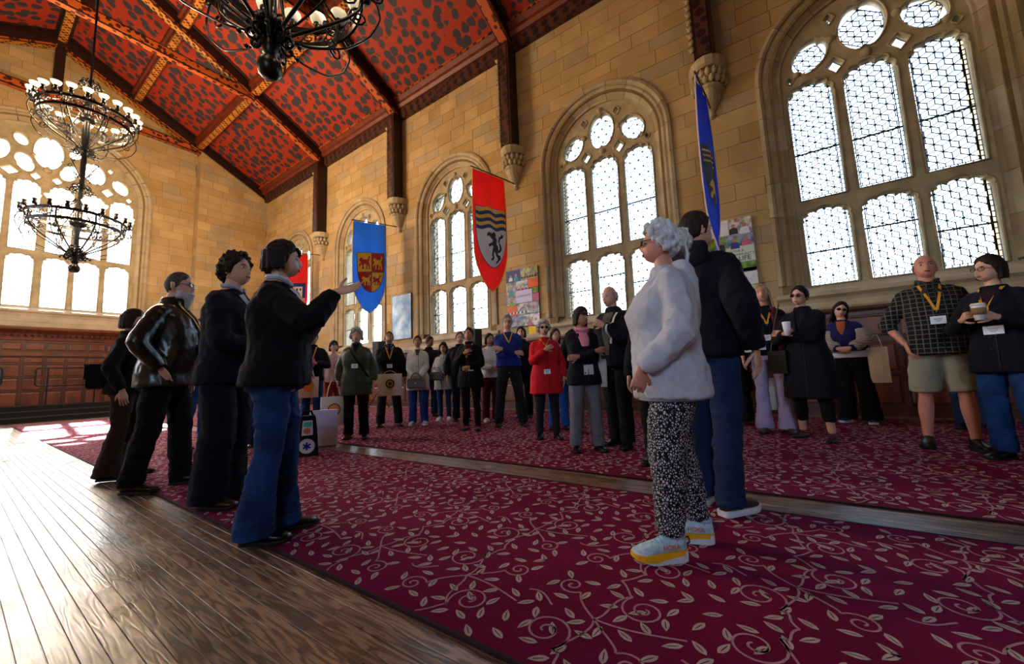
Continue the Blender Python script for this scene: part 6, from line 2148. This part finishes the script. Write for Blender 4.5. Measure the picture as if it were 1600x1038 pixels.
# -- the group on the wooden floor side, left to right
P = person('bagp', 'person in brown flared corduroys at the back of the bearded one in leather', .99, 5.25, 1.62, 75, fem=True, top='jacket', top_m=M_blk, legs='flare', legs_m=M_brn, arms=('pocket', 'down'), hair=('bob', '#2a1c14'), stance=(.08, .07), wb=1.04)
b_ = empty('shoulder_bag', 'black shoulder bag at the hip of the person in brown corduroys', 'bag', None, to_world(P, (.02, .20, .98)), P['rz'])
m = MB(); m.loft([[(-.14 * k, -.06 * q, z), (.14 * k, -.06 * q, z), (.14 * k, .06 * q, z), (-.14 * k, .06 * q, z)] for z, k, q in ((-.13, .9, .8), (-.11, 1, 1), (.06, 1, 1), (.10, .95, .7))]); m.obj('bag_body', M_blk, b_)
m = MB(); m.loft([[(-.145, .065, z), (.145, .065, z), (.145, .072, z), (-.145, .072, z)] for z in (-.04, .10)]); m.obj('flap', M_blk2, b_)
P = person('beard', 'person with long white beard, black leather jacket and yellow lanyard, facing right', 1.06, 4.36, 1.85, 64, sk='light', head=(2, 2, 0), top='leather', top_m=M_leath, legs='straight', legs_m=M_blk, arms=('down', 'pocket'), hair=('crop', '#4a4440'), glasses='clear', lanyard=1.22, badge=(-.02, 1.08, .034, .055), belly=.05, wb=1.06, db=1.1, stance=(.10, .11), lean=(0, .05), extra=dict(beard='#b4b4b8', beard_len=.15), voxel=.011, inner=(M_blk2, .07, 1.45, 1.0))
person('backjeans', 'person in dark jacket and blue jeans half hidden between the bearded man and curly-haired one', 1.96, 6.70, 1.80, 55, top='jacket', top_m=M_blk, legs='straight', legs_m=M_denim, hair=('crop', '#3a2c24'), lanyard=True, badge=(0, 1.12), arms=('down', 'clasp'), stance=(.13, .06))
P = person('curly', 'tall curly-haired person in long navy clothes with brown shoes, facing right', 1.14, 3.30, 1.80, 62, sk='light', head=(-14, -4, 0), top='sweater', top_m=M_navy, legs='wide', legs_m=cl('navy_twill', '#090c1a'), arms=('clasp', 'clasp_mid'), hair=('curly', '#2c1e16'), shoes='dress', shoe_m=BS, stance=(.06, .02), collar=mat('pale_collar', '#a8b0c0'), voxel=.011, wb=1.0, hem=.82, lean=(0, .04))
P = person('woman', 'person in black sweater and flared blue jeans, one arm stretched out palm up', 1.065, 2.365, 1.665, 78, fem=True, sk='pale', head=(8, 0, 0), top='sweater', top_m=cl('black_knit', '#07080e', bscale=70), hem=.86, legs='flare', legs_m=M_denim, hair=('bang_bob', '#1c1210'), wb=1.16, db=1.18, belly=.02, bust=.03,
           arms=(((.20, -.10, 1.0), (.5, .9, 0), (0, -.4, -1), (-1, 0, 0), .3), ((.17, -.33, 1.41), (.5, .2, -1), (-.05, -1, .28), (.75, 0, .65), .16)), collar=mat('white_shirt_collar', '#c8ccd8', rough=.6), shoes='dress', stance=(.08, .05), voxel=.009)
person('hidj', 'person in dark blue trousers glimpsed between the curly-haired one and the pointing woman', 2.45, 5.9, 1.56, 10, top='jacket', top_m=M_navy, legs='straight', legs_m=M_dkdenim, hair=('short', '#2a2018'))

# -- far ring, left to right
P = person('camera7', 'person in dark jacket with pink card in hand and yellow lanyard, beside the pointing hand', 3.73, 7.0, 1.76, 0, top='jacket', top_m=M_navy, legs='straight', legs_m=M_denim, arms=('hold', 'hold'), lanyard=True, hair=('short', '#2a2220'), head=(10, 12, 0), sk='tan')
tote(P, (-.05, -.24, .93), .32, .36, 'cream tote bag with orange print, hanging on the person with the pink card', emblem=[(cm('orange_cloth', '#f0a050'), .3)], strap_top=.25)
r = empty('folded_card', 'pink card held by the person beside the pointing hand', 'card', None, to_world(P, (-.02, -.32, 1.20)), P['rz'])
m = MB(); m.loft([[(-.06, 0, -.04), (.07, -.01, -.03), (.06, -.012, .05), (-.05, -.002, .045)], [(-.06, .004, -.04), (.07, -.006, -.03), (.06, -.008, .05), (-.05, .002, .045)]]); m.obj('card_sheet', mat('pink_card', '#e860c8', rough=.6), r)
P = person('cap8', 'person in black cap and pale pink knit, left of the green quilted coat', 4.47, 7.56, 1.66, 18, fem=True, top='sweater', top_m=M_pkw, legs='straight', legs_m=M_rust, hair=('cap', '#3a2a20'), arms=('down', 'down'))
P = person('green', 'person with puffy grey hair in olive quilted coat with crossbody strap', 3.40, 5.14, 1.60, -8, fem=True, top='puffer', top_m=M_green, legs='straight', legs_m=M_blk, hair=('puffy', '#a8a8a4'), arms=('down', 'carry'), badge=(0, 1.14), sk='light', wb=1.02, db=1.05, stance=(.12, .02), inner=(M_blk, .05, 1.50, 1.36))
m = MB()
rows = []
for i in range(13):
    t = i / 12; a = P['on'](lerp(-.10, .20, t), lerp(1.44, .96, t), .010)
    rows.append([a + Vector((-.012, 0, -.006)), a + Vector((.012, 0, .006)), a + Vector((.012, -.004, .006)), a + Vector((-.012, -.004, -.006))])
m.loft(rows); m.obj('crossbody_strap', M_blk, P['root'])
tote(P, (-.30, -.05, .62), .34, .42, 'cream tote bag with orange emblem hanging low from the hand in olive coat', rz=.5, emblem=[(cm('navy_cloth', '#1c3272'), .26), (cm('orange_cloth', '#f0a050'), .22)], strap_top=.26)
P = person('black', 'person in black zip jacket holding a cream tote with a dark round emblem', 4.50, 5.80, 1.70, 2, top='jacket', top_m=M_blk, legs='straight', legs_m=M_blk2, hair=('crop', '#4a4038'), sk='tan', lanyard=True, badge=(0, 1.10), arms=('down', 'clasp'), wb=1.08, stance=(.16, .02), collar=mat('blue_collar', '#4a5a80'))
tote(P, (.0, -.27, .93), .40, .38, 'cream tote bag with dark round emblem held before the black zip jacket', emblem=[(K_dk, .19), (mat('lime_print', '#b8c040'), .13), (K_dk, .08)], strap_top=.05)
P = person('cream', 'person in long cream coat and blue jeans holding a brown handbag', 4.80, 5.38, 1.60, -4, fem=True, top='longcoat', top_m=M_cream, hem=.68, legs='straight', legs_m=M_denim, hair=('bun', '#2a1e1a'), sk='tan', arms=('clasp', 'clasp'), shoes='trainer', shoe_m=WS, stance=(.11, .01), inner=(M_green, .05, 1.48, 1.36))
r = empty('handbag', 'brown handbag hanging from the hands of the person in cream coat', 'bag', 'handbags', to_world(P, (-.02, -.25, .66)), P['rz'])
m = MB(); m.loft([[(-.15 * k, -.045 * q, z), (.15 * k, -.045 * q, z), (.15 * k, .045 * q, z), (-.15 * k, .045 * q, z)] for z, k, q in ((0, .92, .9), (.02, 1, 1), (.12, .96, .9), (.17, .85, .5))]); m.obj('bag_body', mat('taupe_leather', '#4a3a34', rough=.4), r)
m = MB(); m.tube([(-.09, 0, .16), (-.06, 0, .24), (0, 0, .27), (.06, 0, .24), (.09, 0, .16)], .008, 6); m.obj('handle', mat('taupe_leather', '#4a3a34'), r)
m = MB(); m.ell((0, -.048, .09), (.012, .005, .012), 8, 6); m.obj('clasp', mat('steel_clip', '#a0a0a8'), r)
P = person('plaidj', 'person with long dark hair in black and white plaid jacket', 5.50, 5.42, 1.50, -12, fem=True, top='coat', top_m=M_plaid2, hem=.70, legs='slim', legs_m=M_dkdenim, hair=('longcurly', '#1a1210'), sk='tan', arms=('clasp_mid', 'clasp_mid'), shoes='trainer', shoe_m=WS)
r = empty('handbag', 'black handbag held against the plaid jacket', 'bag', 'handbags', to_world(P, (-.10, -.24, .78)), P['rz'])
m = MB(); m.loft([[(-.13 * k, -.05 * q, z), (.13 * k, -.05 * q, z), (.13 * k, .05 * q, z), (-.13 * k, .05 * q, z)] for z, k, q in ((0, .9, .9), (.02, 1, 1), (.12, 1, .9), (.16, .8, .5))]); m.obj('bag_body', M_leath, r)
m = MB(); m.tube([(-.1, 0, .15), (-.05, -.02, .24), (.05, -.02, .24), (.1, 0, .15)], .008, 6); m.obj('handle', M_leath, r)
person('back13', 'person in navy behind the plaid jacket, head turned down', 5.95, 6.3, 1.74, 20, top='jacket', top_m=M_navy, legs='straight', legs_m=M_dkdenim, hair=('short', '#2a1e18'), sk='brown', head=(20, 8, 0))
person('back14', 'person with glasses in dark clothes between plaid jacket and black coat', 5.50, 4.98, 1.68, 5, top='jacket', top_m=M_navy, legs='straight', legs_m=M_navy, hair=('short', '#5a504a'), glasses='clear')
P = person('coat', 'person with short dark hair in long black coat, lanyard and phone badge', 4.64, 4.0, 1.60, -18, fem=True, top='longcoat', top_m=M_blk, hem=.72, legs='slim', legs_m=M_blk, hair=('short', '#2a1e1a'), sk='tan', lanyard=True, badge=(.06, 1.03), arms=('clasp_mid', 'chest'), stance=(.12, .05), shoes='flat', inner=(cl('dark_red_knit', '#3a1018'), .05, 1.46, 1.1))
person('maroon', 'person in white knit and maroon trousers left of the blue sweater', 5.62, 4.36, 1.60, 25, fem=True, top='sweater', top_m=M_whk, legs='straight', legs_m=M_wine, hair=('bob', '#1c1614'), arms=('clasp_mid', 'clasp_mid'), shoes='trainer', shoe_m=WS, sk='tan')
person('blue', 'tall grey-haired person in royal blue sweater with arms crossed', 5.24, 3.67, 1.82, 4, top='sweater', top_m=M_royal, hem=.93, legs='straight', legs_m=M_blk2, hair=('short', '#8a8a8c'), glasses='clear', lanyard=1.30, arms=('cross_a', 'cross_b'), stance=(.19, .03), wb=1.02)
person('back18', 'dark-haired person peeping over the shoulder of the blue sweater', 6.35, 4.12, 1.76, -8, fem=True, top='jacket', top_m=M_navy, legs='straight', legs_m=M_blk, hair=('bob', '#1a1416'), sk='light')
P = person('red', 'grey-haired person with dark glasses in bright red coat', 4.40, 2.50, 1.52, 8, fem=True, top='coat', top_m=M_redw, hem=.66, legs='slim', legs_m=M_blk2, hair=('puffy', '#b0aca8'), glasses='dark', badge=(.0, .98), lanyard=1.36, arms=('down', 'chest'), wb=1.10, db=1.12, stance=(.12, .04), sk='light')
person('back20', 'long-haired person in bright blue jeans behind the red coat', 5.20, 2.76, 1.50, 0, fem=True, top='sweater', top_m=M_whk, legs='straight', legs_m=cl('bright_blue_denim', '#1e5cc0'), hair=('long', '#2a221e'), head=(20, 5, 0))
person('back21', 'grey-haired person in beige trousers hidden at the back of the pink scarf', 4.98, 2.22, 1.72, 10, top='jacket', top_m=M_blk, legs='straight', legs_m=M_beige, hair=('recede', '#8a8480'), shoes='trainer')
P = person('grey', 'person in dark hat and blazer with pink scarf, arms crossed, grey jeans', 3.87, 1.73, 1.52, 14, fem=True, top='blazer', top_m=M_navy, hem=.80, legs='straight', legs_m=M_gjean, hair=('bob', '#15110f'), sk='tan', arms=('cross_b', 'cross_a'), head=(30, 0, 0), stance=(.13, .03), wb=1.04, extra=dict(cap='#141418'))
m = MB()
rows = []
for i in range(13):
    t = i / 12; w_ = lerp(.085, .045, t); z = lerp(1.47, 1.26, t)
    rows.append([P['on'](-w_, z, .012), P['on'](-w_ * .4, z, .030 + .004 * math.sin(i * 1.3)), P['on'](w_ * .4, z, .030), P['on'](w_, z, .012)])
m.loft(rows, closed=False, cap=False); m.tube([P['sh'](p) for p in ((-.06, -.05, 1.48), (0, -.085, 1.47), (.06, -.05, 1.48), (.07, .02, 1.50), (0, .07, 1.51), (-.07, .02, 1.50), (-.06, -.05, 1.48))], .024, 8)
m.obj('scarf', plaid_mat('pink_check_scarf', '#c04870', '#e0c8d0', 60), P['root'], smooth=True)
m = MB(); m.loft([[P['on'](x_, z, .006) for x_ in (-.03, .03, .09)] for z in (1.04, .98, .92)], closed=False, cap=False); m.obj('shirt_hem', M_whk, P['root'])
P = person('tallold', 'bald old person in dark jacket with light strap, hand at chest, behind the grey sweatshirt', 4.24, 1.50, 1.79, -32, top='jacket', top_m=M_navy, legs='straight', legs_m=M_blk, hair=('fringe', '#9a9a9c'), arms=('chest', 'down'), stance=(.10, .05), inner=(cl('grey_shirt', '#5a544c'), .06, 1.45, .98), head=(-10, 6, 0))
m = MB()
rows = []
for i in range(13):
    t = i / 12; a = P['on'](lerp(.10, .06, t), lerp(1.44, 1.10, t), .012)
    rows.append([a + Vector((-.012, 0, 0)), a + Vector((.012, 0, 0)), a + Vector((.012, -.004, 0)), a + Vector((-.012, -.004, 0))])
m.loft(rows); m.obj('shoulder_strap', M_strap, P['root'])
tote(P, (-.10, -.24, .96), .26, .30, 'white tote bag low on the hip between grey jeans and the old person', strap_top=.12)
person('hid1003', 'person in dark clothes hidden by the grey sweatshirt, one shoe showing', 3.52, .90, 1.50, -20, top='jacket', top_m=M_blk, legs='straight', legs_m=M_blk, hair=('short', '#2a2018'), shoes='trainer')

# -- foreground pair
P = person('white', 'white-haired person in grey sweatshirt, spotted trousers and bright trainers, seen in profile', 1.95, .44, 1.545, -76, fem=True, sk='ruddy', head=(-14, -3, 0), top='sweatshirt', top_m=M_grey, hem=.79, legs='loose', legs_m=M_print, hair=('updo', '#c8ccd0'), glasses='dark', wb=1.08, db=1.12, bust=.0, belly=.02,
           arms=(((.20, -.17, .93), (.5, .7, -.3), (-.1, -.3, -1), (-1, 0, 0), 1.0), ((.22, .02, .95), (.5, .7, -.3), (-.1, -.5, -1), (-1, 0, 0), .7)), shoes='runner', shoe_m=(mat('pale_blue_mesh', '#b4ccd8', rough=.6, col2='#8fb4c4', scale=40), mat('white_foam_sole', '#d8dce6', rough=.6)), stance=(.11, .10), voxel=.009, lean=(0, -.03))
def trainer_detail(P, sd):
    s = P['s']
    ax, ay = P['feet'][sd]
    T = Matrix.Translation(Vector((ax, ay + .02, 0)) * s) @ Matrix.Rotation(math.radians(sd * 12), 4, 'Z')
    root = [c for c in P['root'].children if c.name.startswith('shoe')][0 if sd == 1 else 1]
    # yellow band running round the thick sole
    m = MB(); rows = []
    for y, w, z0, z1 in ((.075, .022, .038, .056), (.045, .041, .034, .055), (.0, .043, .030, .054), (-.05, .046, .022, .052), (-.10, .052, .014, .050), (-.145, .050, .018, .050), (-.175, .038, .026, .052), (-.192, .014, .034, .054)):
        rows.append([T @ (Vector(q) * s) for q in ((-w - .002, y * 1.03, z0), (w + .002, y * 1.03, z0), (w + .003, y * 1.03, z1), (-w - .003, y * 1.03, z1))])
    m.loft(rows); m.obj('yellow_midsole', mat('yellow_foam', '#f0b010', rough=.6), root)
    m = MB()
    for k in range(6):
        y = -.035 - .017 * k; z = (.118 - .009 * k)
        m.tube([T @ (Vector(q) * s) for q in ((-.026, y, z - .006), (0, y - .008, z + .004), (.026, y, z - .006))], .0028 * s, 5)
    m.tube([T @ (Vector(q) * s) for q in ((0, -.03, .128), (.02, -.015, .138), (.03, -.035, .122), (.0, -.04, .124), (-.03, -.03, .122), (-.02, -.01, .138), (0, -.03, .128))], .0028 * s, 5)
    m.obj('laces', mat('teal_laces', '#6ab0c4', rough=.7), root)
    m = MB(); m.tube([T @ (Vector(q) * s) for q in ((0, .068, .10), (0, .095, .105), (0, .10, .080), (0, .075, .065))], .005 * s, 6); m.obj('heel_loop', mat('navy_tape', '#20284a'), root)
    m = MB(); m.tube([T @ (Vector((.040 * math.cos(a), .028 + .040 * math.sin(a), .118)) * s) for a in [2 * PI * k / 14 for k in range(15)]], .009 * s, 7); m.obj('padded_cuff', mat('pale_blue_cuff', '#9cc4d4', rough=.7), root, smooth=True)
    m = MB(); m.tube([T @ (Vector((0, .026, z)) * s) for z in (.09, .125, .15)], [.036 * s, .034 * s, .034 * s], 10); m.obj('sock', mat('white_sock', '#c8c8cc', rough=.9), root, smooth=True)
    for side in (-1, 1):
        M_ = T @ Matrix.Translation(Vector((side * .0435, -.012, .066)) * s) @ Matrix.Rotation(side * PI / 2, 4, 'Z') @ Matrix.Rotation(PI / 2 - .16, 4, 'X')
        text_mesh('HOKA', .030 * s, mat('orange_logo_print', '#e8643c', rough=.5), root, M_, 'side_lettering', bold=.0004)
trainer_detail(P, 1); trainer_detail(P, -1)
m = MB()
m.loft([[P['sh'](p) for p in sect(0, .012, z, hw, hd, 22)] for z, hw, hd in ((.775, .205, .170), (.785, .214, .178), (.84, .216, .180), (.85, .210, .174))], cap=False)
m.obj('ribbed_hem', cl('grey_ribbing', '#a8aab4', stretch=(40, 40, 1), scale=4, var=.3), P['root'], smooth=True)
# hood lying on the back
m = MB()
rnd = random.Random(3)
m.loft([[P['sh']((.115 * k * math.cos(a), .075 + .05 * q + .055 * k * math.sin(a), z)) for a in [2 * PI * i / 16 for i in range(16)]] for z, k, q in ((1.30, .5, 1.0), (1.34, .9, 1.1), (1.40, 1.05, .9), (1.46, 1.05, .5), (1.50, .95, .2), (1.515, .75, .1))])
hm = solid(m, .010, 4); wrinkle(hm, .008, 3); put('hood', chan(hm, 'hood', M_grey), P['root'])

P = person('man', 'tall person in dark navy hooded jacket with purple print and jeans, back turned', 2.64, .36, 1.81, 150, top='sweatshirt', top_m=cl('dark_navy_fleece', '#0b0c1c'), hem=.86, legs='straight', legs_m=M_dkdenim, hair=('short', '#2a201a'), arms=('clasp_mid', 'down'), shoes='trainer', shoe_m=(mat('brown_suede', '#4a2c22', rough=.8), mat('white_foam_sole', '#d8dce6')), stance=(.10, .04), wb=.95, voxel=.011, head=(-25, 0, 0))
pur = mat('purple_print', '#5a1c8a', rough=.6); whp = mat('white_print', '#c8c4d8', rough=.6)
def back_patch(P, nm, poly, mt):
    m = MB(); pts = [P['on'](x, z, .004, back=True) for x, z in poly]; n = len(pts)
    m.add([p for p in pts] + [p + Vector((0, .003, 0)) for p in pts], [tuple(range(n)), tuple(range(2 * n - 1, n - 1, -1))] + [(i, (i + 1) % n, n + (i + 1) % n, n + i) for i in range(n)])
    m.obj(nm, mt, P['top'])
back_patch(P, 'purple_print', [(.04 + .045 * math.cos(a), 1.30 + .05 * math.sin(a)) for a in [2 * PI * k / 10 for k in range(10)]], pur)
for k in range(6):
    back_patch(P, 'white_bar_print', [(.12 - .035 * k, 1.24), (.13 - .035 * k, 1.24), (.13 - .035 * k, 1.13 + .02 * (k % 2)), (.12 - .035 * k, 1.13 + .02 * (k % 2))], whp)
back_patch(P, 'purple_print', [(.10, 1.06), (.0, 1.06), (-.04, 1.03), (.02, 1.0), (.10, 1.01)], pur)
m = MB()
m.loft([[P['sh']((.12 * k * math.cos(a), .07 + .05 * q + .05 * k * math.sin(a), z)) for a in [2 * PI * i / 16 for i in range(16)]] for z, k, q in ((1.36, .6, .9), (1.40, 1.0, .9), (1.46, 1.1, .6), (1.52, 1.0, .2), (1.545, .8, .1))])
hm = solid(m, .011, 4); wrinkle(hm, .006, 3); put('hood', chan(hm, 'hood', cl('dark_navy_fleece', '#0b0c1c')), P['root'])

# -- right-hand visitors
person('dark31', 'person in black clothes in the shade between the tall back and the scarf wearer', 6.50, .54, 1.66, 0, top='longcoat', top_m=M_blk, legs='wide', legs_m=M_blk, hair=('short', '#1a1412'))
P = person('scarf', 'blonde person with plum scarf, yellow lanyard and lavender flared trousers', 5.76, .08, 1.84, 6, fem=True, top='blazer', top_m=M_navy, hem=.90, legs='flare', legs_m=M_lav, hair=('long', '#a8926a'), lanyard=1.26, badge=(-.02, 1.10), arms=('pocket', 'down'), sk='ruddy', stance=(.11, .02), shoes='dress', shoe_m=BS, head=(0, -6, -8))
for sd in (-1, 1):
    m = MB(); rows = []
    for i in range(17):
        t = i / 16; z = lerp(1.46, .86, t); x_ = sd * lerp(.075, .13, t)
        rows.append([P['on'](x_ - .035, z, .010), P['on'](x_, z, .024 + .004 * math.sin(i * 2)), P['on'](x_ + .035, z, .010)])
    m.loft(rows, closed=False, cap=False); m.obj('scarf', mat('plum_scarf', '#7a1c40', rough=.8, col2='#1c0c18', scale=26), P['root'], smooth=True)
r = empty('leaflet', 'white and green leaflets in front of the lavender trousers, pair of folded sheets', 'leaflet', None, to_world(P, (-.16, -.20, 1.02)), P['rz'])
for k in (0, 1):
    m = MB(); m.box(-.12 + k * .13, -.01 + k * .13, -.002, .0, -.03 + .02 * k, .045 + .02 * k); m.obj('sheet', K_wh, r)
    m = MB(); m.box(-.10 + k * .13, -.03 + k * .13, -.003, -.002, -.02 + .02 * k, .0 + .02 * k); m.obj('printed_band', K_sage, r)
tote(P, (.06, .16, .66), .34, .40, 'white tote bag glimpsed between the legs of lavender trousers', emblem=None, strap_top=.3)
P = person('cup', 'person with dark glasses in long dark coat hugging a white paper cup', 5.42, -.28, 1.70, -18, fem=True, top='longcoat', top_m=M_navy, hem=.46, legs='crop', legs_m=M_blk, hair=('short', '#1a1414'), glasses='dark', sk='light', arms=('cross_a', 'cup'), shoes='flat', stance=(.15, .05), head=(-8, 4, 6), wb=1.08, extra=None)
w = P['hands'][-1][0]
cup((w.x + .05, w.y - .06, w.z - .03), 'large white paper cup hugged against the long dark coat', P, lid=None, h=.15, sleeve=None)
r = empty('shoulder_bag', 'small black bag hanging at the side of the long dark coat', 'bag', None, to_world(P, (-.24, -.12, .98)), P['rz'])
m = MB(); m.loft([[(-.09, -.04, z), (.09, -.04, z), (.09, .04, z), (-.09, .04, z)] for z in (-.26, -.24, -.02, 0)]); m.obj('bag_body', M_leath, r)
m = MB(); m.tube([(-.07, 0, -.01), (-.02, .04, .30), (.03, .10, .55)], .008, 6); m.obj('strap', M_leath, r)
P = person('lean', 'person with dark glasses and striped sleeves leaning on the panelled wall, hands clasped', 6.98, -.84, 1.66, -12, fem=True, top='sweater', top_m=cl('indigo_shawl_knit', '#1c1c50'), hem=1.0, legs='wide', legs_m=M_blk, hair=('long', '#1c1214'), glasses='dark', sk='light', arms=('clasp_mid', 'clasp_mid'), shoes='trainer', shoe_m=(M_dkdenim, WS[1]), stance=(.14, .02), head=(20, 6, 14), lean=(-.10, 0), sleeves=True)
S_ = nodes_of('cream_navy_stripe', .85, .2)
tc = S_[1].nodes.new('ShaderNodeTexCoord'); wv = S_[1].nodes.new('ShaderNodeTexWave'); wv.bands_direction = 'Z'; wv.inputs['Scale'].default_value = 16; wv.inputs['Distortion'].default_value = .5
rp = S_[1].nodes.new('ShaderNodeValToRGB'); rp.color_ramp.elements[0].position = .6; rp.color_ramp.elements[0].color = (*hx('#b8b0a0'), 1); rp.color_ramp.elements[1].position = .65; rp.color_ramp.elements[1].color = (*hx('#1c1c28'), 1)
S_[1].links.new(tc.outputs['Object'], wv.inputs[0]); S_[1].links.new(wv.outputs[0], rp.inputs[0]); S_[1].links.new(rp.outputs[0], S_[2].inputs[0])
m = MB()
for sd in (1, -1):
    S0 = Vector((sd * .15, .01, 1.40)); E0, W0 = ik((sd * .158, .01, 1.415), (sd * .06, -.25, 1.06), .285, .255, (sd * .8, .5, -.6))
    m.tube(smooth_path([P['sh'](S0.lerp(E0, .35)), P['sh'](S0.lerp(E0, .8)), P['sh'](E0), P['sh'](E0.lerp(W0, .5)), P['sh'](E0.lerp(W0, .85))], 4), [.088] * 5 + [.082] * 5 + [.072] * 5 + [.05, .046], 14)
sm_ = solid(m, .012, 4); wrinkle(sm_, .006, 9); put('striped_sleeves', chan(sm_, 'striped_sleeves', S_[0]), P['root'])
m = MB(); m.loft([[P['sh'](p) for p in sect(0, 0, z, .20, .15, 20)] for z in (.93, .96, 1.0, 1.02)], cap=False); m.obj('sweater_hem', M_whk, P['root'], smooth=True)
m = MB(); rows = [[P['on'](-q, z, .006), P['on'](0, z, .010), P['on'](q, z, .006)] for q, z in ((.05, 1.46), (.05, 1.40), (.04, 1.34), (.01, 1.26))]; m.loft(rows, closed=False, cap=False); m.obj('inner_shirt', mat('orange_brown_shirt', '#9a5024', rough=.8), P['root'])
tote(P, (.28, -.06, 1.0), .20, .46, 'plain white tote bag beside the person leaning on the panelled wall', strap_top=.16)
P = person('plaid', 'bald person in dark plaid shirt, khaki shorts and yellow lanyard', 5.23, -1.25, 1.81, 8, top='shirt', top_m=M_plaid, hem=.84, legs='shorts', legs_m=M_kh, hair=('bald', '#6a5a50'), sk='ruddy', lanyard=1.22, badge=(.0, 1.13), arms=('down', 'pocket'), sleeves=.62, stance=(.14, .03), belly=.05, wb=.95, db=1.05, shoes='trainer', head=(0, -8, 0), voxel=.012, collar=mat('dark_collar', '#22242c'))
P = person('right', 'person with glasses in navy cardigan holding coffee, cut by the right edge', 4.76, -1.50, 1.64, -22, fem=True, top='blazer', top_m=M_navy, hem=.74, legs='straight', legs_m=M_denim, hair=('bob', '#241a16'), glasses='clear', sk='light', lanyard=1.26, badge=(.02, 1.10, .06, .036), arms=('cup', 'cup'), head=(-22, 2, 6), wb=1.04, stance=(.12, .04), voxel=.011, inner=(cl('plum_knit', '#2a1420'), .06, 1.45, 1.2))
w = P['hands'][1][0]
cup((w.x - .05, w.y - .085, w.z - .02), 'white-lidded paper cup with brown sleeve held by the right-edge visitor', P, h=.12, sleeve='#8a6a4a')
person('back32', 'person in dark clothes at the back of the khaki shorts wearer', 6.7, -1.80, 1.60, 0, top='jacket', top_m=M_blk, legs='straight', legs_m=M_dkdenim, hair=('short', '#2a2018'))

# -- standing case and paper bag by the strip of bare floor
r = empty('equipment_case', 'black bag with round white star-of-life patch standing by the pointing woman', 'bag', None, (2.38, 4.55, .012), math.atan2(-4.55, -2.38) + PI / 2)
m = MB(); m.loft([[(-.12 * k, -.08, z), (.12 * k, -.08, z), (.12 * k, .08, z), (-.12 * k, .08, z)] for z, k in ((0, .96), (.02, 1), (.30, .86), (.42, .74), (.45, .66))]); m.obj('bag_body', M_blk2, r)
m = MB(); m.tube([(-.06, 0, .44), (-.04, 0, .50), (.04, 0, .50), (.06, 0, .44)], .012, 6); m.obj('handle', M_blk, r)
disc = lambda cx, cz, R, mt, o, nm, n=24: (lambda mm: (mm.prism([(cx + R * math.cos(2 * PI * k / n), cz + R * math.sin(2 * PI * k / n)) for k in range(n)], lambda u, v, w_: (u, -.08 - w_, v), 0, o), mm.obj(nm, mt, r)))(MB())
disc(.0, .115, .082, K_wh, .004, 'round_patch'); disc(.0, .115, .062, mat('pale_patch', '#e4e8f4'), .006, 'patch_centre')
m = MB()
for k in range(3):
    a = PI / 2 + k * PI / 3
    ux, uz = math.cos(a), math.sin(a)
    m.prism([(.044 * ux * s1 - .010 * uz * s2, .115 + .044 * uz * s1 + .010 * ux * s2) for s1, s2 in ((-1, -1), (1, -1), (1, 1), (-1, 1))], lambda u, v, w_: (u, -.08 - w_, v), 0, .0075)
m.obj('blue_star', mat('star_blue', '#1c1c9c'), r)
m = MB(); m.prism([(-.055, .235), (.06, .235), (.055, .40), (-.045, .40)], lambda u, v, w_: (u, -.08 - w_, v), 0, .004); m.obj('sticker', K_wh, r)
m = MB(); m.prism([(-.04, .33), (.05, .33), (.048, .385), (-.035, .385)], lambda u, v, w_: (u, -.08 - w_, v), 0, .006); m.obj('sticker_print', mat('teal_print', '#40c0b0'), r)
m = MB(); m.prism([(.0 + .04 * math.cos(a), .285 + .035 * math.sin(a)) for a in [2 * PI * k / 9 for k in range(9)]], lambda u, v, w_: (u, -.08 - w_, v), 0, .006); m.obj('sticker_print', mat('coral_print', '#e06a60'), r)
r = empty('paper_bag', 'large pale lilac paper bag standing beside the black patch bag', 'bag', None, (2.86, 5.05, .012), math.atan2(-5.05, -2.86) + PI / 2)
m = MB(); m.loft([[(-.17 * k, -.05, z), (.17 * k, -.055, z), (.17 * k, .055, z), (-.17 * k, .05, z)] for z, k in ((0, .94), (.08, 1), (.34, .99), (.46, .96))]); m.obj('bag_body', mat('lilac_white_paper', '#c2c0e4', rough=.6, var=.08), r)
m = MB(); m.box(-.165, .165, -.0575, -.055, .225, .23); m.obj('fold_line', mat('lilac_shadow_paper', '#a8a6cc'), r)
bpy.data.scenes.remove(WORK)
